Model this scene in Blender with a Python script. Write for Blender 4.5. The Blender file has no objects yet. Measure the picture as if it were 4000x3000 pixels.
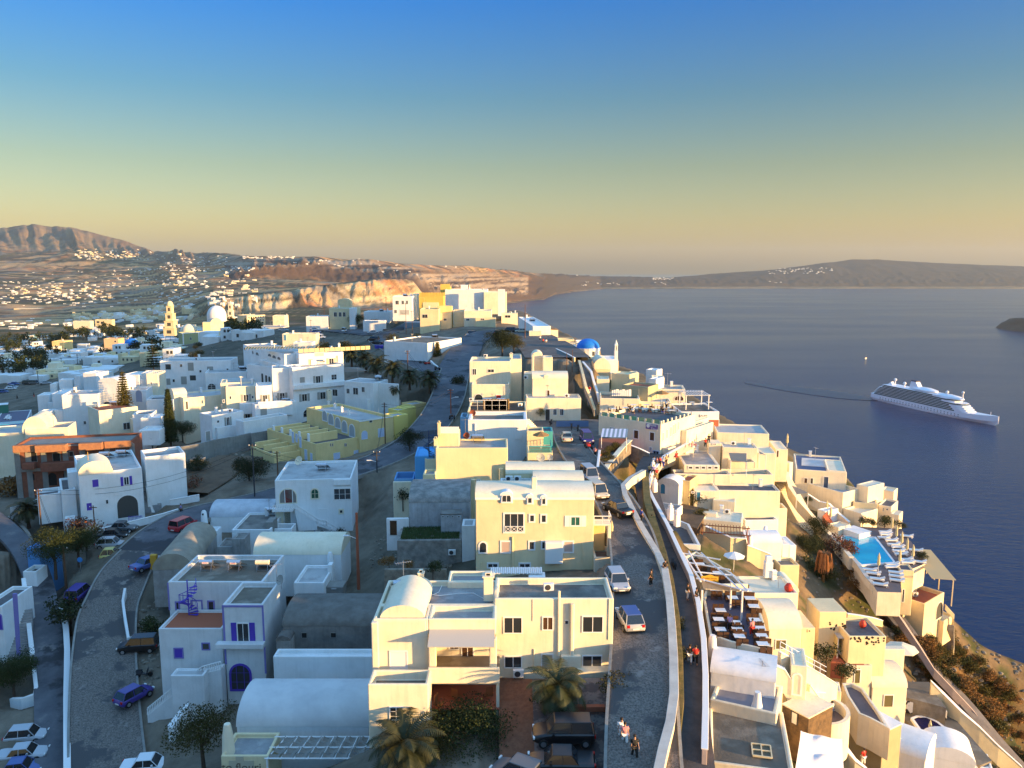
import bpy, bmesh, math, random
import numpy as np
from mathutils import Vector, Matrix
R = math.radians
random.seed(7); rng = np.random.default_rng(7)
SC = bpy.context.scene
COL = SC.collection
HAZE = 3.2e-5
# ------------------------------------------------------------------ camera
CAMZ = 255.0; PITCH = R(8.4); FPX = 3080.0
cam = bpy.data.objects.new("camera", bpy.data.cameras.new("camera"))
COL.objects.link(cam); SC.camera = cam
cam.location = (0, 0, CAMZ); cam.rotation_euler = (math.pi/2 - PITCH, 0, 0)
cam.data.sensor_width = 36; cam.data.lens = 36*FPX/4000
cam.data.clip_start = 1; cam.data.clip_end = 60000
# ------------------------------------------------------------------ sky, sun, exposure
SUN_EL = R(5.8); SUN_AZ = R(116)          # azimuth from the view direction towards the right
sd = Vector((math.sin(SUN_AZ)*math.cos(SUN_EL), math.cos(SUN_AZ)*math.cos(SUN_EL), math.sin(SUN_EL)))
w = bpy.data.worlds.new("World"); SC.world = w; w.use_nodes = True
nt = w.node_tree; nt.nodes.clear()
N = nt.nodes.new; L = nt.links.new
out = N("ShaderNodeOutputWorld"); bg = N("ShaderNodeBackground")
sky = N("ShaderNodeTexSky"); sky.sky_type = 'NISHITA'; sky.sun_disc = False
sky.sun_elevation = SUN_EL; sky.sun_rotation = SUN_AZ; sky.air_density = 1.0; sky.dust_density = 1.2; sky.ozone_density = 2.0
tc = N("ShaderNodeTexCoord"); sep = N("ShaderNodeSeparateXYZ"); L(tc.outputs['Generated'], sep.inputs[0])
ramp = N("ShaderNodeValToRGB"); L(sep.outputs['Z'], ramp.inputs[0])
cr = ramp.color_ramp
SKY_RAMP = [(0.0,(0.98,0.86,0.84)),(0.015,(1.05,0.88,0.78)),(0.05,(1.0,0.79,0.58)),(0.12,(0.70,0.64,0.50)),(0.20,(0.34,0.55,0.66)),(0.32,(0.04,0.48,1.10)),(0.5,(1.1,1.6,2.0)),(1.0,(3.3,3.7,3.8))]  # stops above the view raised beyond natural sky, added fill for shaded walls
cr.elements[0].position = 0; cr.elements[1].position = 1
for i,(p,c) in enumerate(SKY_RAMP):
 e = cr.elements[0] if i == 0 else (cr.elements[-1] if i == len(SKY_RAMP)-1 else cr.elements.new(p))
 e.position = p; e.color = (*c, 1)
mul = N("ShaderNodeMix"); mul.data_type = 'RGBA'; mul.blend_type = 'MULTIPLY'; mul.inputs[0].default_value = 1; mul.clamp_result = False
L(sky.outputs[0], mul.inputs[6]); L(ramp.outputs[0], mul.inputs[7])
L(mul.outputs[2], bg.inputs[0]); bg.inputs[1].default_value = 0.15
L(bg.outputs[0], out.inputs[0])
sun = bpy.data.objects.new("sun", bpy.data.lights.new("sun", 'SUN')); COL.objects.link(sun)
sun.rotation_euler = sd.to_track_quat('Z', 'Y').to_euler()
sun.data.energy = 5.0; sun.data.angle = R(0.6); sun.data.color = (1.0, 0.61, 0.24)
SC.view_settings.view_transform = 'Standard'; SC.view_settings.look = 'None'
SC.view_settings.exposure = 1.15; SC.view_settings.gamma = 1
SC.cycles.use_denoising = True
SC.cycles.max_bounces = 6; SC.cycles.diffuse_bounces = 3; SC.cycles.glossy_bounces = 3; SC.cycles.transparent_max_bounces = 8
SC.cycles.sample_clamp_indirect = 6
# ------------------------------------------------------------------ picture measurements to world points
FR = [0.0, 0.0, 1.0]
def frame(ox, oy, s): FR[:] = [ox, oy, s]
FRAMES = dict(T=(0,0,.553), F1=(0,800,2.212), F2=(1000,1000,2.212), F3=(1800,1050,2.212), F4=(3000,950,2.212), F5=(0,1300,2.4578), F6=(800,1300,2.4578),
  G1=(0,1700,2.765), G2=(700,1700,2.765), G3=(1500,1350,2.765), G4=(1500,1800,2.212), G5=(0,2200,2.074), G6=(500,2100,1.843),
  H1=(1350,2150,1.9235), H2=(2250,1300,2.7657), H3=(2450,1700,2.765), H4=(3000,1700,2.765), H5=(2600,2150,2.765), H6=(3200,2200,2.074), H7=(2600,2500,2.765),
  K1=(0,1200,4.424), K2=(400,1150,3.16), K3=(3400,2600,3.687), K4=(2750,2450,1.8143))
def fs(n): frame(*FRAMES[n])
CP, SP = math.cos(PITCH), math.sin(PITCH)
def src(p): return (FR[0] + p[0]/FR[2], FR[1] + p[1]/FR[2])
def ray(p):
 X, Y = src(p); a = (X-2000)/FPX; b = (Y-1500)/FPX
 return Vector((a, CP - SP*b, -SP - CP*b))
def W(p, D):                      # point D metres below the camera
 r = ray(p); k = -D/r.z; v = r*k; return Vector((v.x, v.y, CAMZ-D))
def WY(p, d):                     # point at camera depth d
 r = ray(p); v = r*d; return Vector((v.x, v.y, v.z+CAMZ))
def pix(v):
 x, y, z = v[0], v[1], v[2]-CAMZ
 f = y*CP - z*SP; u = -(y*SP + z*CP)
 return (2000+FPX*x/f, 1500+FPX*u/f)
# ------------------------------------------------------------------ materials
MATS = {}
def nmat(name, col, rough=.8, col2=None, scale=1.0, bump=0.0, bscale=8.0, detail=6, spec=.3, metal=0.0, stretch=None, thr=(.35,.65), streak=0.0, objvar=0.0):
 if name in MATS: return MATS[name]
 m = bpy.data.materials.new(name); m.use_nodes = True; t = m.node_tree; n = t.nodes; l = t.links
 b = n['Principled BSDF']; b.inputs['Roughness'].default_value = rough; b.inputs['Metallic'].default_value = metal
 b.inputs['Specular IOR Level'].default_value = spec
 b.inputs['Base Color'].default_value = (*col, 1)
 geo = n.new('ShaderNodeNewGeometry'); mp = n.new('ShaderNodeMapping'); l.new(geo.outputs['Position'], mp.inputs[0])
 if stretch: mp.inputs['Scale'].default_value = stretch
 cout = None
 if col2:
  nz = n.new('ShaderNodeTexNoise'); nz.inputs['Scale'].default_value = scale; nz.inputs['Detail'].default_value = detail; nz.inputs['Roughness'].default_value = .65
  l.new(mp.outputs[0], nz.inputs[0])
  r = n.new('ShaderNodeValToRGB'); r.color_ramp.elements[0].position = thr[0]; r.color_ramp.elements[1].position = thr[1]
  r.color_ramp.elements[0].color = (*col, 1); r.color_ramp.elements[1].color = (*col2, 1)
  l.new(nz.outputs[0], r.inputs[0]); cout = r.outputs[0]
 if streak:
  m2 = n.new('ShaderNodeMapping'); m2.inputs['Scale'].default_value = (3.5, 3.5, .35); l.new(geo.outputs['Position'], m2.inputs[0])
  n2 = n.new('ShaderNodeTexNoise'); n2.inputs['Scale'].default_value = 1.0; n2.inputs['Detail'].default_value = 5; l.new(m2.outputs[0], n2.inputs[0])
  r2 = n.new('ShaderNodeMapRange'); r2.inputs[1].default_value = .5; r2.inputs[2].default_value = .85; r2.inputs[3].default_value = 1; r2.inputs[4].default_value = 1-streak
  l.new(n2.outputs[0], r2.inputs[0])
  mx = n.new('ShaderNodeMix'); mx.data_type = 'RGBA'; mx.blend_type = 'MULTIPLY'; mx.inputs[0].default_value = 1
  if cout: l.new(cout, mx.inputs[6])
  else: mx.inputs[6].default_value = (*col, 1)
  l.new(r2.outputs[0], mx.inputs[7]); cout = mx.outputs[2]
 if objvar:
  oi = n.new('ShaderNodeObjectInfo'); r3 = n.new('ShaderNodeMapRange'); r3.inputs[3].default_value = 1-objvar; r3.inputs[4].default_value = 1+objvar*.5
  l.new(oi.outputs['Random'], r3.inputs[0])
  mx = n.new('ShaderNodeMix'); mx.data_type = 'RGBA'; mx.blend_type = 'MULTIPLY'; mx.inputs[0].default_value = 1; mx.clamp_result = False
  if cout: l.new(cout, mx.inputs[6])
  else: mx.inputs[6].default_value = (*col, 1)
  l.new(r3.outputs[0], mx.inputs[7]); cout = mx.outputs[2]
 if cout: l.new(cout, b.inputs['Base Color'])
 if bump:
  nb = n.new('ShaderNodeTexNoise'); nb.inputs['Scale'].default_value = bscale; nb.inputs['Detail'].default_value = 5; l.new(geo.outputs['Position'], nb.inputs[0])
  bp = n.new('ShaderNodeBump'); bp.inputs['Strength'].default_value = bump; bp.inputs['Distance'].default_value = .06
  l.new(nb.outputs[0], bp.inputs['Height']); l.new(bp.outputs[0], b.inputs['Normal'])
 MATS[name] = m; return m
white = nmat('whitewash', (.86,.86,.84), .9, (.76,.76,.73), .45, .35, 2.0, streak=.10)
cream = nmat('cream_plaster', (.81,.68,.42), .9, (.71,.59,.36), .4, .3, 2.0, streak=.10)
ivory = nmat('ivory_plaster', (.87,.78,.59), .9, (.77,.68,.49), .4, .3, 2.0, streak=.14)
yellow = nmat('yellow_plaster', (.88,.66,.30), .9, (.78,.57,.25), .4, .3, 2.0, streak=.12)
ochre = nmat('ochre_plaster', (.72,.50,.12), .9, (.60,.42,.10), .4, .3, 2.0, streak=.12)
bluewall = nmat('sky_blue_plaster', (.12,.42,.78), .8, (.10,.36,.70), .5)
greyroof = nmat('grey_roof_screed', (.33,.33,.32), .9, (.24,.24,.24), .35, .3, 4, streak=0)
paleroof = nmat('pale_roof_screed', (.50,.50,.48), .9, (.38,.38,.37), .3, .3, 4, thr=(.3,.7))
darkroof = nmat('dark_roof_screed', (.12,.11,.10), .95, (.22,.20,.17), .4, .5, 5)
brownroof = nmat('brown_roof_screed', (.20,.17,.13), .95, (.15,.13,.10), .6, .4, 6)
stone = nmat('lava_stone', (.16,.13,.10), .95, (.30,.26,.20), 1.6, .8, 3)
palestone = nmat('pale_rubble', (.36,.33,.28), .95, (.20,.18,.16), 1.4, .8, 3)
oldwall = nmat('weathered_plaster', (.40,.39,.36), .95, (.24,.22,.20), .5, .6, 3, streak=.3)
concrete = nmat('raw_concrete', (.30,.29,.26), .95, (.22,.21,.19), .6, .5, 4, streak=.25)
brick = nmat('hollow_brick', (.27,.10,.06), .95, (.20,.08,.05), 2.0, .4, 6)
brickcap = nmat('orange_brick', (.40,.19,.09), .95, (.30,.14,.08), 2.0, .4, 6)
asphalt = nmat('asphalt', (.085,.088,.10), .85, (.15,.15,.16), .35, .3, 10, thr=(.35,.7))
paving = nmat('grey_paving', (.16,.15,.15), .9, (.11,.10,.10), .8, .4, 8)
paving2 = nmat('mauve_terrace_paving', (.17,.14,.14), .9, (.13,.11,.115), .8, .3, 8)
glass = nmat('dark_glass', (.03,.035,.04), .12, spec=.8)
wood = nmat('dark_wood', (.10,.045,.02), .7, (.06,.03,.015), 6)
polewood = nmat('pole_wood', (.16,.08,.04), .9, (.10,.05,.03), 4)
violet = nmat('violet_paint', (.09,.05,.42), .55)
lilac = nmat('lilac_trim', (.22,.20,.48), .7)
bluedoor = nmat('teal_blue_paint', (.03,.22,.42), .55)
greydoor = nmat('grey_shutter', (.33,.33,.30), .7)
palepaint = nmat('pale_blue_shutter', (.55,.62,.78), .7)
trim = nmat('white_trim', (.82,.81,.78), .7)
redp = nmat('red_paint', (.55,.03,.02), .6)
metal = nmat('galvanised_metal', (.45,.46,.48), .35, metal=.8)
steel = nmat('stainless_tank', (.62,.64,.68), .25, metal=.9)
dmetal = nmat('dark_metal', (.05,.05,.055), .5)
fabric = nmat('grey_shade_fabric', (.24,.22,.19), .95)
canvas = nmat('cream_canvas', (.62,.54,.30), .9)
thatch = nmat('thatch', (.36,.22,.09), .95, (.24,.14,.06), 12, .6, 20)
rust = nmat('rust_terracotta', (.22,.06,.03), .8)
terra = nmat('terracotta', (.40,.12,.06), .85)
domeblue = nmat('dome_blue', (.015,.16,.60), .45, (.02,.20,.66), .8)
soil = nmat('garden_soil', (.10,.07,.045), .98, (.16,.11,.07), .8, .8, 6)
black = nmat('black_rubber', (.015,.015,.015), .7)
lampw = nmat('lamp_globe', (.9,.9,.85), .4)
# ------------------------------------------------------------------ mesh helpers
KIDS = {}
class MB:
 def __init__(s): s.v = []; s.f = []
 def face(s, pts):
  n = len(s.v); s.v += [tuple(p) for p in pts]; s.f.append(tuple(range(n, n+len(pts)))); return s
 def box(s, a0, a1, b0, b1, c0, c1):
  n = len(s.v)
  for z in (c0, c1):
   for (x, y) in ((a0,b0),(a1,b0),(a1,b1),(a0,b1)): s.v.append((x,y,z))
  for f in ((3,2,1,0),(4,5,6,7),(0,1,5,4),(1,2,6,5),(2,3,7,6),(3,0,4,7)): s.f.append(tuple(n+i for i in f))
  return s
 def prism(s, poly, c0, c1, axis='z', taper=None):
  # poly: ccw list of 2-tuples; extruded along axis ('z': (x,y); 'y': (x,z); 'x': (y,z))
  n = len(s.v); k = len(poly)
  def mk(p, c):
   if axis == 'z': return (p[0], p[1], c)
   if axis == 'y': return (p[0], c, p[1])
   return (c, p[0], p[1])
  for c in (c0, c1):
   for p in poly: s.v.append(mk(p, c))
  s.f.append(tuple(n+i for i in range(k))); s.f.append(tuple(n+k+i for i in reversed(range(k))))
  for i in range(k): j = (i+1) % k; s.f.append((n+i, n+k+i, n+k+j, n+j))
  return s
 def tube(s, pts, r, seg=6, r2=None):
  pts = [Vector(p) for p in pts]; n = len(s.v); m = len(pts); r2 = r if r2 is None else r2
  for i, p in enumerate(pts):
   d = (pts[min(i+1,m-1)] - pts[max(i-1,0)]).normalized()
   a = d.orthogonal().normalized() if abs(d.z) < .99 else Vector((1,0,0)); b = d.cross(a).normalized(); a = b.cross(d)
   rr = r + (r2-r)*i/max(1, m-1)
   for k in range(seg):
    t = 2*math.pi*k/seg; s.v.append(tuple(p + a*math.cos(t)*rr + b*math.sin(t)*rr))
  for i in range(m-1):
   for k in range(seg):
    k2 = (k+1) % seg; s.f.append((n+i*seg+k, n+i*seg+k2, n+(i+1)*seg+k2, n+(i+1)*seg+k))
  s.f.append(tuple(n+k for k in reversed(range(seg)))); s.f.append(tuple(n+(m-1)*seg+k for k in range(seg)))
  return s
 def lathe(s, prof, seg=16, c=(0,0,0), sx=1, sy=1):
  n = len(s.v); m = len(prof)
  for (r, z) in prof:
   for k in range(seg):
    t = 2*math.pi*k/seg; s.v.append((c[0]+math.cos(t)*r*sx, c[1]+math.sin(t)*r*sy, c[2]+z))
  for i in range(m-1):
   for k in range(seg):
    k2 = (k+1) % seg; s.f.append((n+i*seg+k, n+i*seg+k2, n+(i+1)*seg+k2, n+(i+1)*seg+k))
  s.f.append(tuple(n+k for k in reversed(range(seg)))); s.f.append(tuple(n+(m-1)*seg+k for k in range(seg)))
  return s
 def vault(s, a0, a1, b0, b1, c0, h, along='a', seg=14, lip=0):
  # barrel vault on the rectangle, running along a (x) or b (y)
  prof = []
  lo, hi = (b0, b1) if along == 'a' else (a0, a1)
  for i in range(seg+1):
   t = math.pi*i/seg; prof.append(((lo+hi)/2 + (hi-lo)/2*math.cos(t), c0 + h*math.sin(t)))
  if along == 'a': s.prism(prof, a0, a1, 'x')
  else: s.prism(prof, b0, b1, 'y')
  return s
 def dome(s, c, r, h, seg=28, rings=10):
  s.lathe([(r*math.cos(math.pi/2*i/rings) if i < rings else .02*r, h*math.sin(math.pi/2*i/rings)) for i in range(rings+1)], seg, c); return s
 def stairs(s, a0, a1, b0, b1, c0, c1, n, axis='b', base=None):
  # solid steps rising from c0 (at b0) to c1 (at b1)
  base = min(c0, c1)-.3 if base is None else base
  for i in range(n):
   z = c0 + (c1-c0)*(i+1)/n
   if axis == 'b': s.box(a0, a1, b0+(b1-b0)*i/n, b0+(b1-b0)*(i+1)/n, base, z)
   else: s.box(a0+(a1-a0)*i/n, a0+(a1-a0)*(i+1)/n, b0, b1, base, z)
  return s
 def xf(s, M):
  s.v = [tuple(M @ Vector(p)) for p in s.v]; return s
 def mesh(s, name):
  me = bpy.data.meshes.new(name); me.from_pydata(s.v, [], s.f); me.update(); return me
def smooth_obj(o, ang=40):
 me = o.data
 me.shade_smooth() if hasattr(me, 'shade_smooth') else [setattr(p,'use_smooth',True) for p in me.polygons]
 try: me.set_sharp_from_angle(angle=R(ang))
 except Exception: pass
def put(name, mb, m, parent=None, smooth=False, bevel=0, fix=True):
 me = mb if isinstance(mb, bpy.types.Mesh) else mb.mesh(name)
 if fix and not isinstance(mb, bpy.types.Mesh):
  b = bmesh.new(); b.from_mesh(me); bmesh.ops.recalc_face_normals(b, faces=b.faces); b.to_mesh(me); b.free()
 me.materials.append(m)
 o = bpy.data.objects.new(name, me); COL.objects.link(o)
 if parent: o.parent = parent; KIDS.setdefault(parent, []).append(o)
 if smooth: smooth_obj(o)
 if bevel:
  md = o.modifiers.new('bevel', 'BEVEL'); md.width = bevel; md.segments = 2; md.limit_method = 'ANGLE'; md.angle_limit = R(50)
  md.use_clamp_overlap = True
 return o
def thing(name, label, cat, loc=(0,0,0), rz=0, group=None):
 o = bpy.data.objects.new(name, None); o.empty_display_size = .5; COL.objects.link(o)
 o.location = loc; o.rotation_euler = (0,0,rz); o['label'] = label; o['category'] = cat
 if group: o['group'] = group
 return o
def tag(o, label, cat, group=None, kind=None):
 o['label'] = label; o['category'] = cat
 if group: o['group'] = group
 if kind: o['kind'] = kind
 return o
def struct(o, label=None, kind='structure', cat=None):
 o['kind'] = kind
 if label: o['label'] = label
 if cat: o['category'] = cat
 return o
def dup(root, loc, rz, label=None, group=None, scale=None, mats=None):
 r = root.copy(); COL.objects.link(r); r.location = loc; r.rotation_euler = (0,0,rz)
 if scale: r.scale = (scale,)*3 if not isinstance(scale, tuple) else scale
 if label: r['label'] = label
 if group: r['group'] = group
 def rec(src_, dst):
  for ch in list(KIDS.get(src_, [])):
   c = ch.copy(); COL.objects.link(c); c.parent = dst; KIDS.setdefault(dst, []).append(c)
   if mats and ch.name.split('.')[0] in mats and c.data:
    c.material_slots[0].link = 'OBJECT'; c.material_slots[0].material = mats[ch.name.split('.')[0]]
   rec(ch, c)
 rec(root, r)
 return r
# ------------------------------------------------------------------ terrain
def vnoise(x, y, seed=0):
 xi = np.floor(x).astype(np.int64); yi = np.floor(y).astype(np.int64); fx = x-xi; fy = y-yi
 fx = fx*fx*(3-2*fx); fy = fy*fy*(3-2*fy)
 def h(a, b):
  n = (a*374761393 + b*668265263 + seed*1442695041) & 0x7fffffff
  n = ((n ^ (n >> 13))*1274126177) & 0x7fffffff
  return ((n ^ (n >> 16)) & 0xffff)/65535.0
 return (h(xi,yi)*(1-fx)+h(xi+1,yi)*fx)*(1-fy) + (h(xi,yi+1)*(1-fx)+h(xi+1,yi+1)*fx)*fy
def fbm(x, y, o=4, seed=0):
 a = 0; am = .5; t = 0
 for i in range(o): a = a + am*vnoise(x*2**i, y*2**i, seed+i*7); t += am; am *= .5
 return a/t
fs('T')
# roads: name, width, material, [(px,py,D)]
ROADS = [
 ('caldera_road', 4.7, [(1395,1760,32.8),(1390,1659,32),(1388,1560,31),(1388,1450,30.1),(1386,1340,29.6),(1378,1240,29.2),(1362,1150,28.8),(1330,1085,28.4),(1296,1040,28.2),(1262,1000,28.2),(1235,960,28.3),(1222,925,28.6)]),
 ('footpath', 3.2, [(1500,1760,33.2),(1492,1659,32.9),(1485,1560,32.5),(1478,1450,32.2),(1474,1360,32),(1462,1270,31.8),(1440,1200,31.4),(1415,1120,30.8),(1400,1060,30.2),(1398,1010,29.9),(1425,975,30.2),(1480,950,30.2),(1530,930,30.4)]),
 ('car_park', 13, [(1240,1000,28.4),(1232,950,28.6),(1228,905,28.6)]),
 ('upper_path', 2.6, [(1258,770,20.8),(1266,800,21.5),(1275,840,24),(1285,875,26.5)]),
 ('church_square', 15, [(1205,772,20.2),(1185,752,20.1),(1160,735,20.2),(1125,716,20.4)]),
 ('upper_street', 9, [(1125,716,20.4),(1060,716,20.8),(1020,735,22),(1000,765,23.3),(985,795,25)]),
 ('town_street', 7, [(985,795,25),(975,830,26.3),(966,860,27.6),(945,900,29.4),(905,945,31.3),(850,980,32.6),(790,1005,33.3),(700,1035,34),(600,1068,35),(500,1092,35.8),(420,1112,36.3),(360,1145,37),(310,1190,38)]),
 ('lower_street', 6.2, [(310,1190,38),(275,1230,39),(250,1280,40.3),(232,1330,41.5),(225,1420,43),(225,1500,44.2),(228,1580,45.3),(235,1700,46.5)]),
 ('hotel_street', 6, [(975,830,26.3),(930,800,25.6),(880,775,25.5),(840,752,25.6),(815,735,25.8),(830,722,26),(860,712,26),(900,692,25)]),
 ('upper_car_park', 16, [(830,722,26),(780,717,26.5),(730,712,27)]),
 ('side_lane', 3.2, [(-40,1100,37),(10,1140,38),(55,1190,39.5),(82,1250,41.2),(98,1330,43),(106,1430,44.8),(112,1540,46.3),(118,1700,48)]),
 ('hillside_lane', 2.6, [(1790,1110,44),(1828,1180,46),(1860,1240,48),(1900,1290,50.3),(1950,1350,52.5),(2010,1430,56),(2070,1500,59.5),(2130,1570,62.5),(2200,1650,66),(2290,1750,70)]),
 ('dirt_yard', 9, [(395,1062,36),(440,1035,35.6),(480,1005,35.5),(520,985,35.5)]),
]
RD = []
for nm, wd, pts in ROADS:
 P = [W((a,b), d) for a, b, d in pts]
 # resample smoothly
 Q = []
 for i in range(len(P)-1):
  p0, p1, p2, p3 = P[max(i-1,0)], P[i], P[i+1], P[min(i+2,len(P)-1)]
  for k in range(6):
   t = k/6; Q.append(.5*((2*p1)+(p2-p0)*t+(2*p0-5*p1+4*p2-p3)*t*t+(3*p1-p0-3*p2+p3)*t**3))
 Q.append(P[-1]); RD.append((nm, wd, Q))
# rough ground control points (px, py, D)
GC = [(1000,1230,32.9),(900,1180,33.3),(820,1150,36.5),(780,1250,38),(800,1330,38.5),(700,1340,39.5),(640,1450,42),(760,1600,39),(600,1450,42.5),(650,1400,41),(560,1350,42.5),(900,1600,34.2),(850,1450,34.3),(1200,1480,32.5),(1100,1600,33),
 (1250,1600,31.5),(1290,1480,32.2),(1290,1200,32),(1200,1180,32.3),(1320,1300,31.5),(1000,1100,32.4),(900,1060,32.6),(860,1040,33.2),(700,1130,36.8),(600,1150,38),(500,1180,39),(450,1250,40.5),(300,1330,42),(330,1500,44),(400,1620,43.5),(520,1600,42.5),
 (300,1130,38),(250,1100,38),(150,1130,39),(100,1100,38.5),(20,1050,38),(-100,1050,40),(60,960,40),(200,1000,38.5),(380,1000,37),(480,960,38),(560,975,36),(650,960,35.5),(600,1010,35.5),(750,975,35),(850,940,32.5),(350,930,38.5),(200,900,40),(80,880,43),(0,850,46),
 (450,940,38),(600,900,35),(750,850,31),(850,830,28.5),(780,800,28.5),(900,830,27.3),(700,740,28.5),(600,740,30),(500,745,31),(400,765,36),(300,790,42),(200,820,46),(100,830,50),(0,800,54),(-200,820,54),(250,760,50),(120,770,56),
 (650,700,29),(500,720,32),(900,720,24),(940,745,24),(960,790,24.8),(1080,760,20.8),(1000,700,20),(880,670,19.5),(1050,665,18.5),(1095,690,20),
 (1050,850,27.5),(1150,860,27.8),(1050,950,31),(1100,1020,31),(1180,1000,29.5),(1250,890,28),(1230,830,25),(1250,800,24),(1255,775,26),(1215,745,24.5),(1160,712,23),(1120,695,22.5),
 (1350,900,30),(1400,850,31),(1300,800,25),(1500,860,33),(1450,980,31.5),(1600,1000,34),(1500,1060,35),(1600,1120,36.5),(1480,1150,34),(1550,1200,36.5),(1700,1180,42),(1650,1080,38),(1750,1080,42),(1700,980,40),(1800,1050,44.5),
 (1600,1280,37),(1700,1290,41),(1600,1400,37),(1560,1500,34.5),(1700,1450,43),(1800,1400,48),(1880,1150,45),(1950,1180,45.5),(1900,1220,46),(1850,1330,50.5),(1900,1430,54),(2000,1560,60),(1800,1550,52),(1700,1560,45),(1600,1600,36),(1750,1650,47),(1950,1650,60),(2100,1700,68),(2000,1350,56),(2100,1450,66),(2180,1560,74),(2050,1420,62),(2250,1650,80)]
PTS = [W((a,b), d)-Vector((0,0,.9)) for a, b, d in GC]
for nm, wd, Q in RD: PTS += Q[::5]
# behind and beside the camera
PTS += [Vector((0,15,222)), Vector((25,12,222)), Vector((-45,20,212)), Vector((-100,20,205)), Vector((-200,60,195)), Vector((-200,120,195)), Vector((55,15,205)), Vector((-220,250,195)), Vector((-300,380,190)),Vector((-60,420,222)),Vector((-20,420,232)), Vector((60,10,200))]
CA = np.array([[p.x,p.y,p.z] for p in PTS])
n_ = len(CA)
dd = np.hypot(CA[:,None,0]-CA[None,:,0], CA[:,None,1]-CA[None,:,1])
A = np.zeros((n_+3,n_+3)); A[:n_,:n_] = dd - np.eye(n_)*1.5; A[:n_,n_:] = np.c_[np.ones(n_), CA[:,:2]]; A[n_:,:n_] = A[:n_,n_:].T
wt = np.linalg.solve(A, np.r_[CA[:,2], 0,0,0])
def near_h(x, y):
 out = np.zeros(x.shape)
 for i in range(n_): out += wt[i]*np.hypot(x-CA[i,0], y-CA[i,1])
 return out + wt[n_] + wt[n_+1]*x + wt[n_+2]*y
# sea-side edge of the village: beyond it the ground falls to the water
EDGE = [W((a,b),d) for a,b,d in [(2520,1750,96),(2420,1640,88),(2330,1560,82),(2215,1452,73),(2140,1400,67),(2080,1340,60),(2045,1280,54),(2010,1215,47),(1960,1150,46.5),(1915,1105,46.5),(1880,1080,47),(1830,1015,45.5),(1760,985,43),(1685,955,40),(1600,915,37),(1535,885,35),(1505,850,33),(1425,820,31),(1328,780,28),(1225,735,27),(1175,708,25.5),(1105,682,24)]]
EX = [(EDGE[0].x-8, -20.)] + [(p.x, p.y) for p in EDGE] + [(-10,600.),(-70,900.),(-160,1500.),(-300,2500.)]
EY = np.array(sorted(EX, key=lambda q: q[1]))
def edge_x(y): return np.interp(y, EY[:,1], EY[:,0])
X0 = 2000
STN = {
 -1500:[(1400,540),(1300,900),(1245,1500),(1232,1900),(1150,3200),(1085,4300),(1045,5300),(975,6000),(930,7000),(960,9500)],
 0:  [(1400,540),(1300,1050),(1240,1700),(1222,2100),(1150,3200),(1085,4300),(1045,5300),(975,6000),(897,7000),(960,9500)],
 180:[(1400,540),(1300,1050),(1240,1700),(1222,2100),(1150,3200),(1085,4300),(1045,5300),(970,6000),(877,7000),(960,9500)],
 350:[(1400,540),(1300,1050),(1240,1650),(1222,2000),(1150,3100),(1085,4200),(1040,5200),(975,5900),(893,6900),(960,9500)],
 540:[(1400,540),(1300,950),(1245,1450),(1222,1800),(1150,2900),(1085,4000),(1035,5100),(1000,5700),(943,6500),(990,9500)],
 633:[(1400,540),(1300,920),(1245,1350),(1225,1600),(1160,2600),(1090,3700),(1040,4800),(1012,5500),(980,6200),(1000,9500)],
 700:[(1400,540),(1300,900),(1245,1300),(1225,1400),(1180,2000),(1120,2900),(1080,3600),(1035,4500),(985,5900),(1000,9000)],
 850:[(1390,540),(1290,900),(1240,1150),(1160,1300),(1150,1800),(1100,3000),(1070,3600),(1030,4400),(986,5200),(1000,9000)],
 1000:[(1330,540),(1260,900),(1215,1250),(1150,1400),(1140,1900),(1090,3400),(1040,3500),(1010,3900),(1003,4200),(1020,9000)],
 1250:[(1310,540),(1250,1000),(1190,1500),(1110,1650),(1125,2200),(1095,3700),(1015,3850),(1003,4100),(1000,4300),(1030,9000)],
 1500:[(1300,540),(1240,1100),(1180,1800),(1090,1950),(1110,2500),(1140,3600),(1060,4200),(1032,4500),(1026,4700),(1045,9000)],
 1620:[(1290,540),(1240,1100),(1185,2000),(1102,2150),(1130,2500),(1165,3800),(1060,4500),(1038,4700),(1031,4900),(1050,9000)],
 1700:[(1285,540),(1260,1100),(1215,2300),(1190,2450),('z',100,2700),('z',0,4600),(1110,4800),(1045,5000),(1035,5200),(1050,9000)],
 1850:[(1285,500),('z',100,900),('z',-10,1300),('z',-10,2500),('z',-10,4000),('z',-2,5000),(1130,5150),(1060,5500),(1040,5600),(1050,9000)]}
def seast(rf, g, h, i, j): return [('z',-15,520),('z',-15,900),('z',-15,2000),('z',-15,3500),('z',-15,rf*.85),('z',0,rf),g,h,i,j]
STN[1981] = seast(5850,(1140,6000),(1065,6400),(1057,6600),(1060,9500)); STN[1981][0] = ('z',150,500)
STN[2125] = seast(6640,(1135,6750),(1075,7000),(1068,7200),(1075,10000))
STN[2165] = seast(7970,(1120,8100),(1078,8350),(1071,8600),(1080,11000))
STN[2340] = seast(10360,(1105,10500),(1084,10700),(1078,10900),(1090,13000))
STN[2600] = seast(10600,(1105,10700),(1090,10900),(1085,11200),(1095,13500))
STN[2795] = seast(10700,(1100,10850),(1085,11100),(1067,11700),(1090,13500))
STN[3000] = seast(10750,(1100,10900),(1075,11200),(1054,11900),(1090,14500))
for xx, yy in ((3300,1013),(3400,1013),(3500,1020),(3700,1031),(4000,1043),(5600,1062)): STN[xx] = seast(10800,(1100,10950),(1062,11500),(yy,12300),(1080,15000))
def zat(Y, r):
 b = (Y-1500)/FPX; return CAMZ + r*(-SP - CP*b)/(CP - SP*b)
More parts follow.
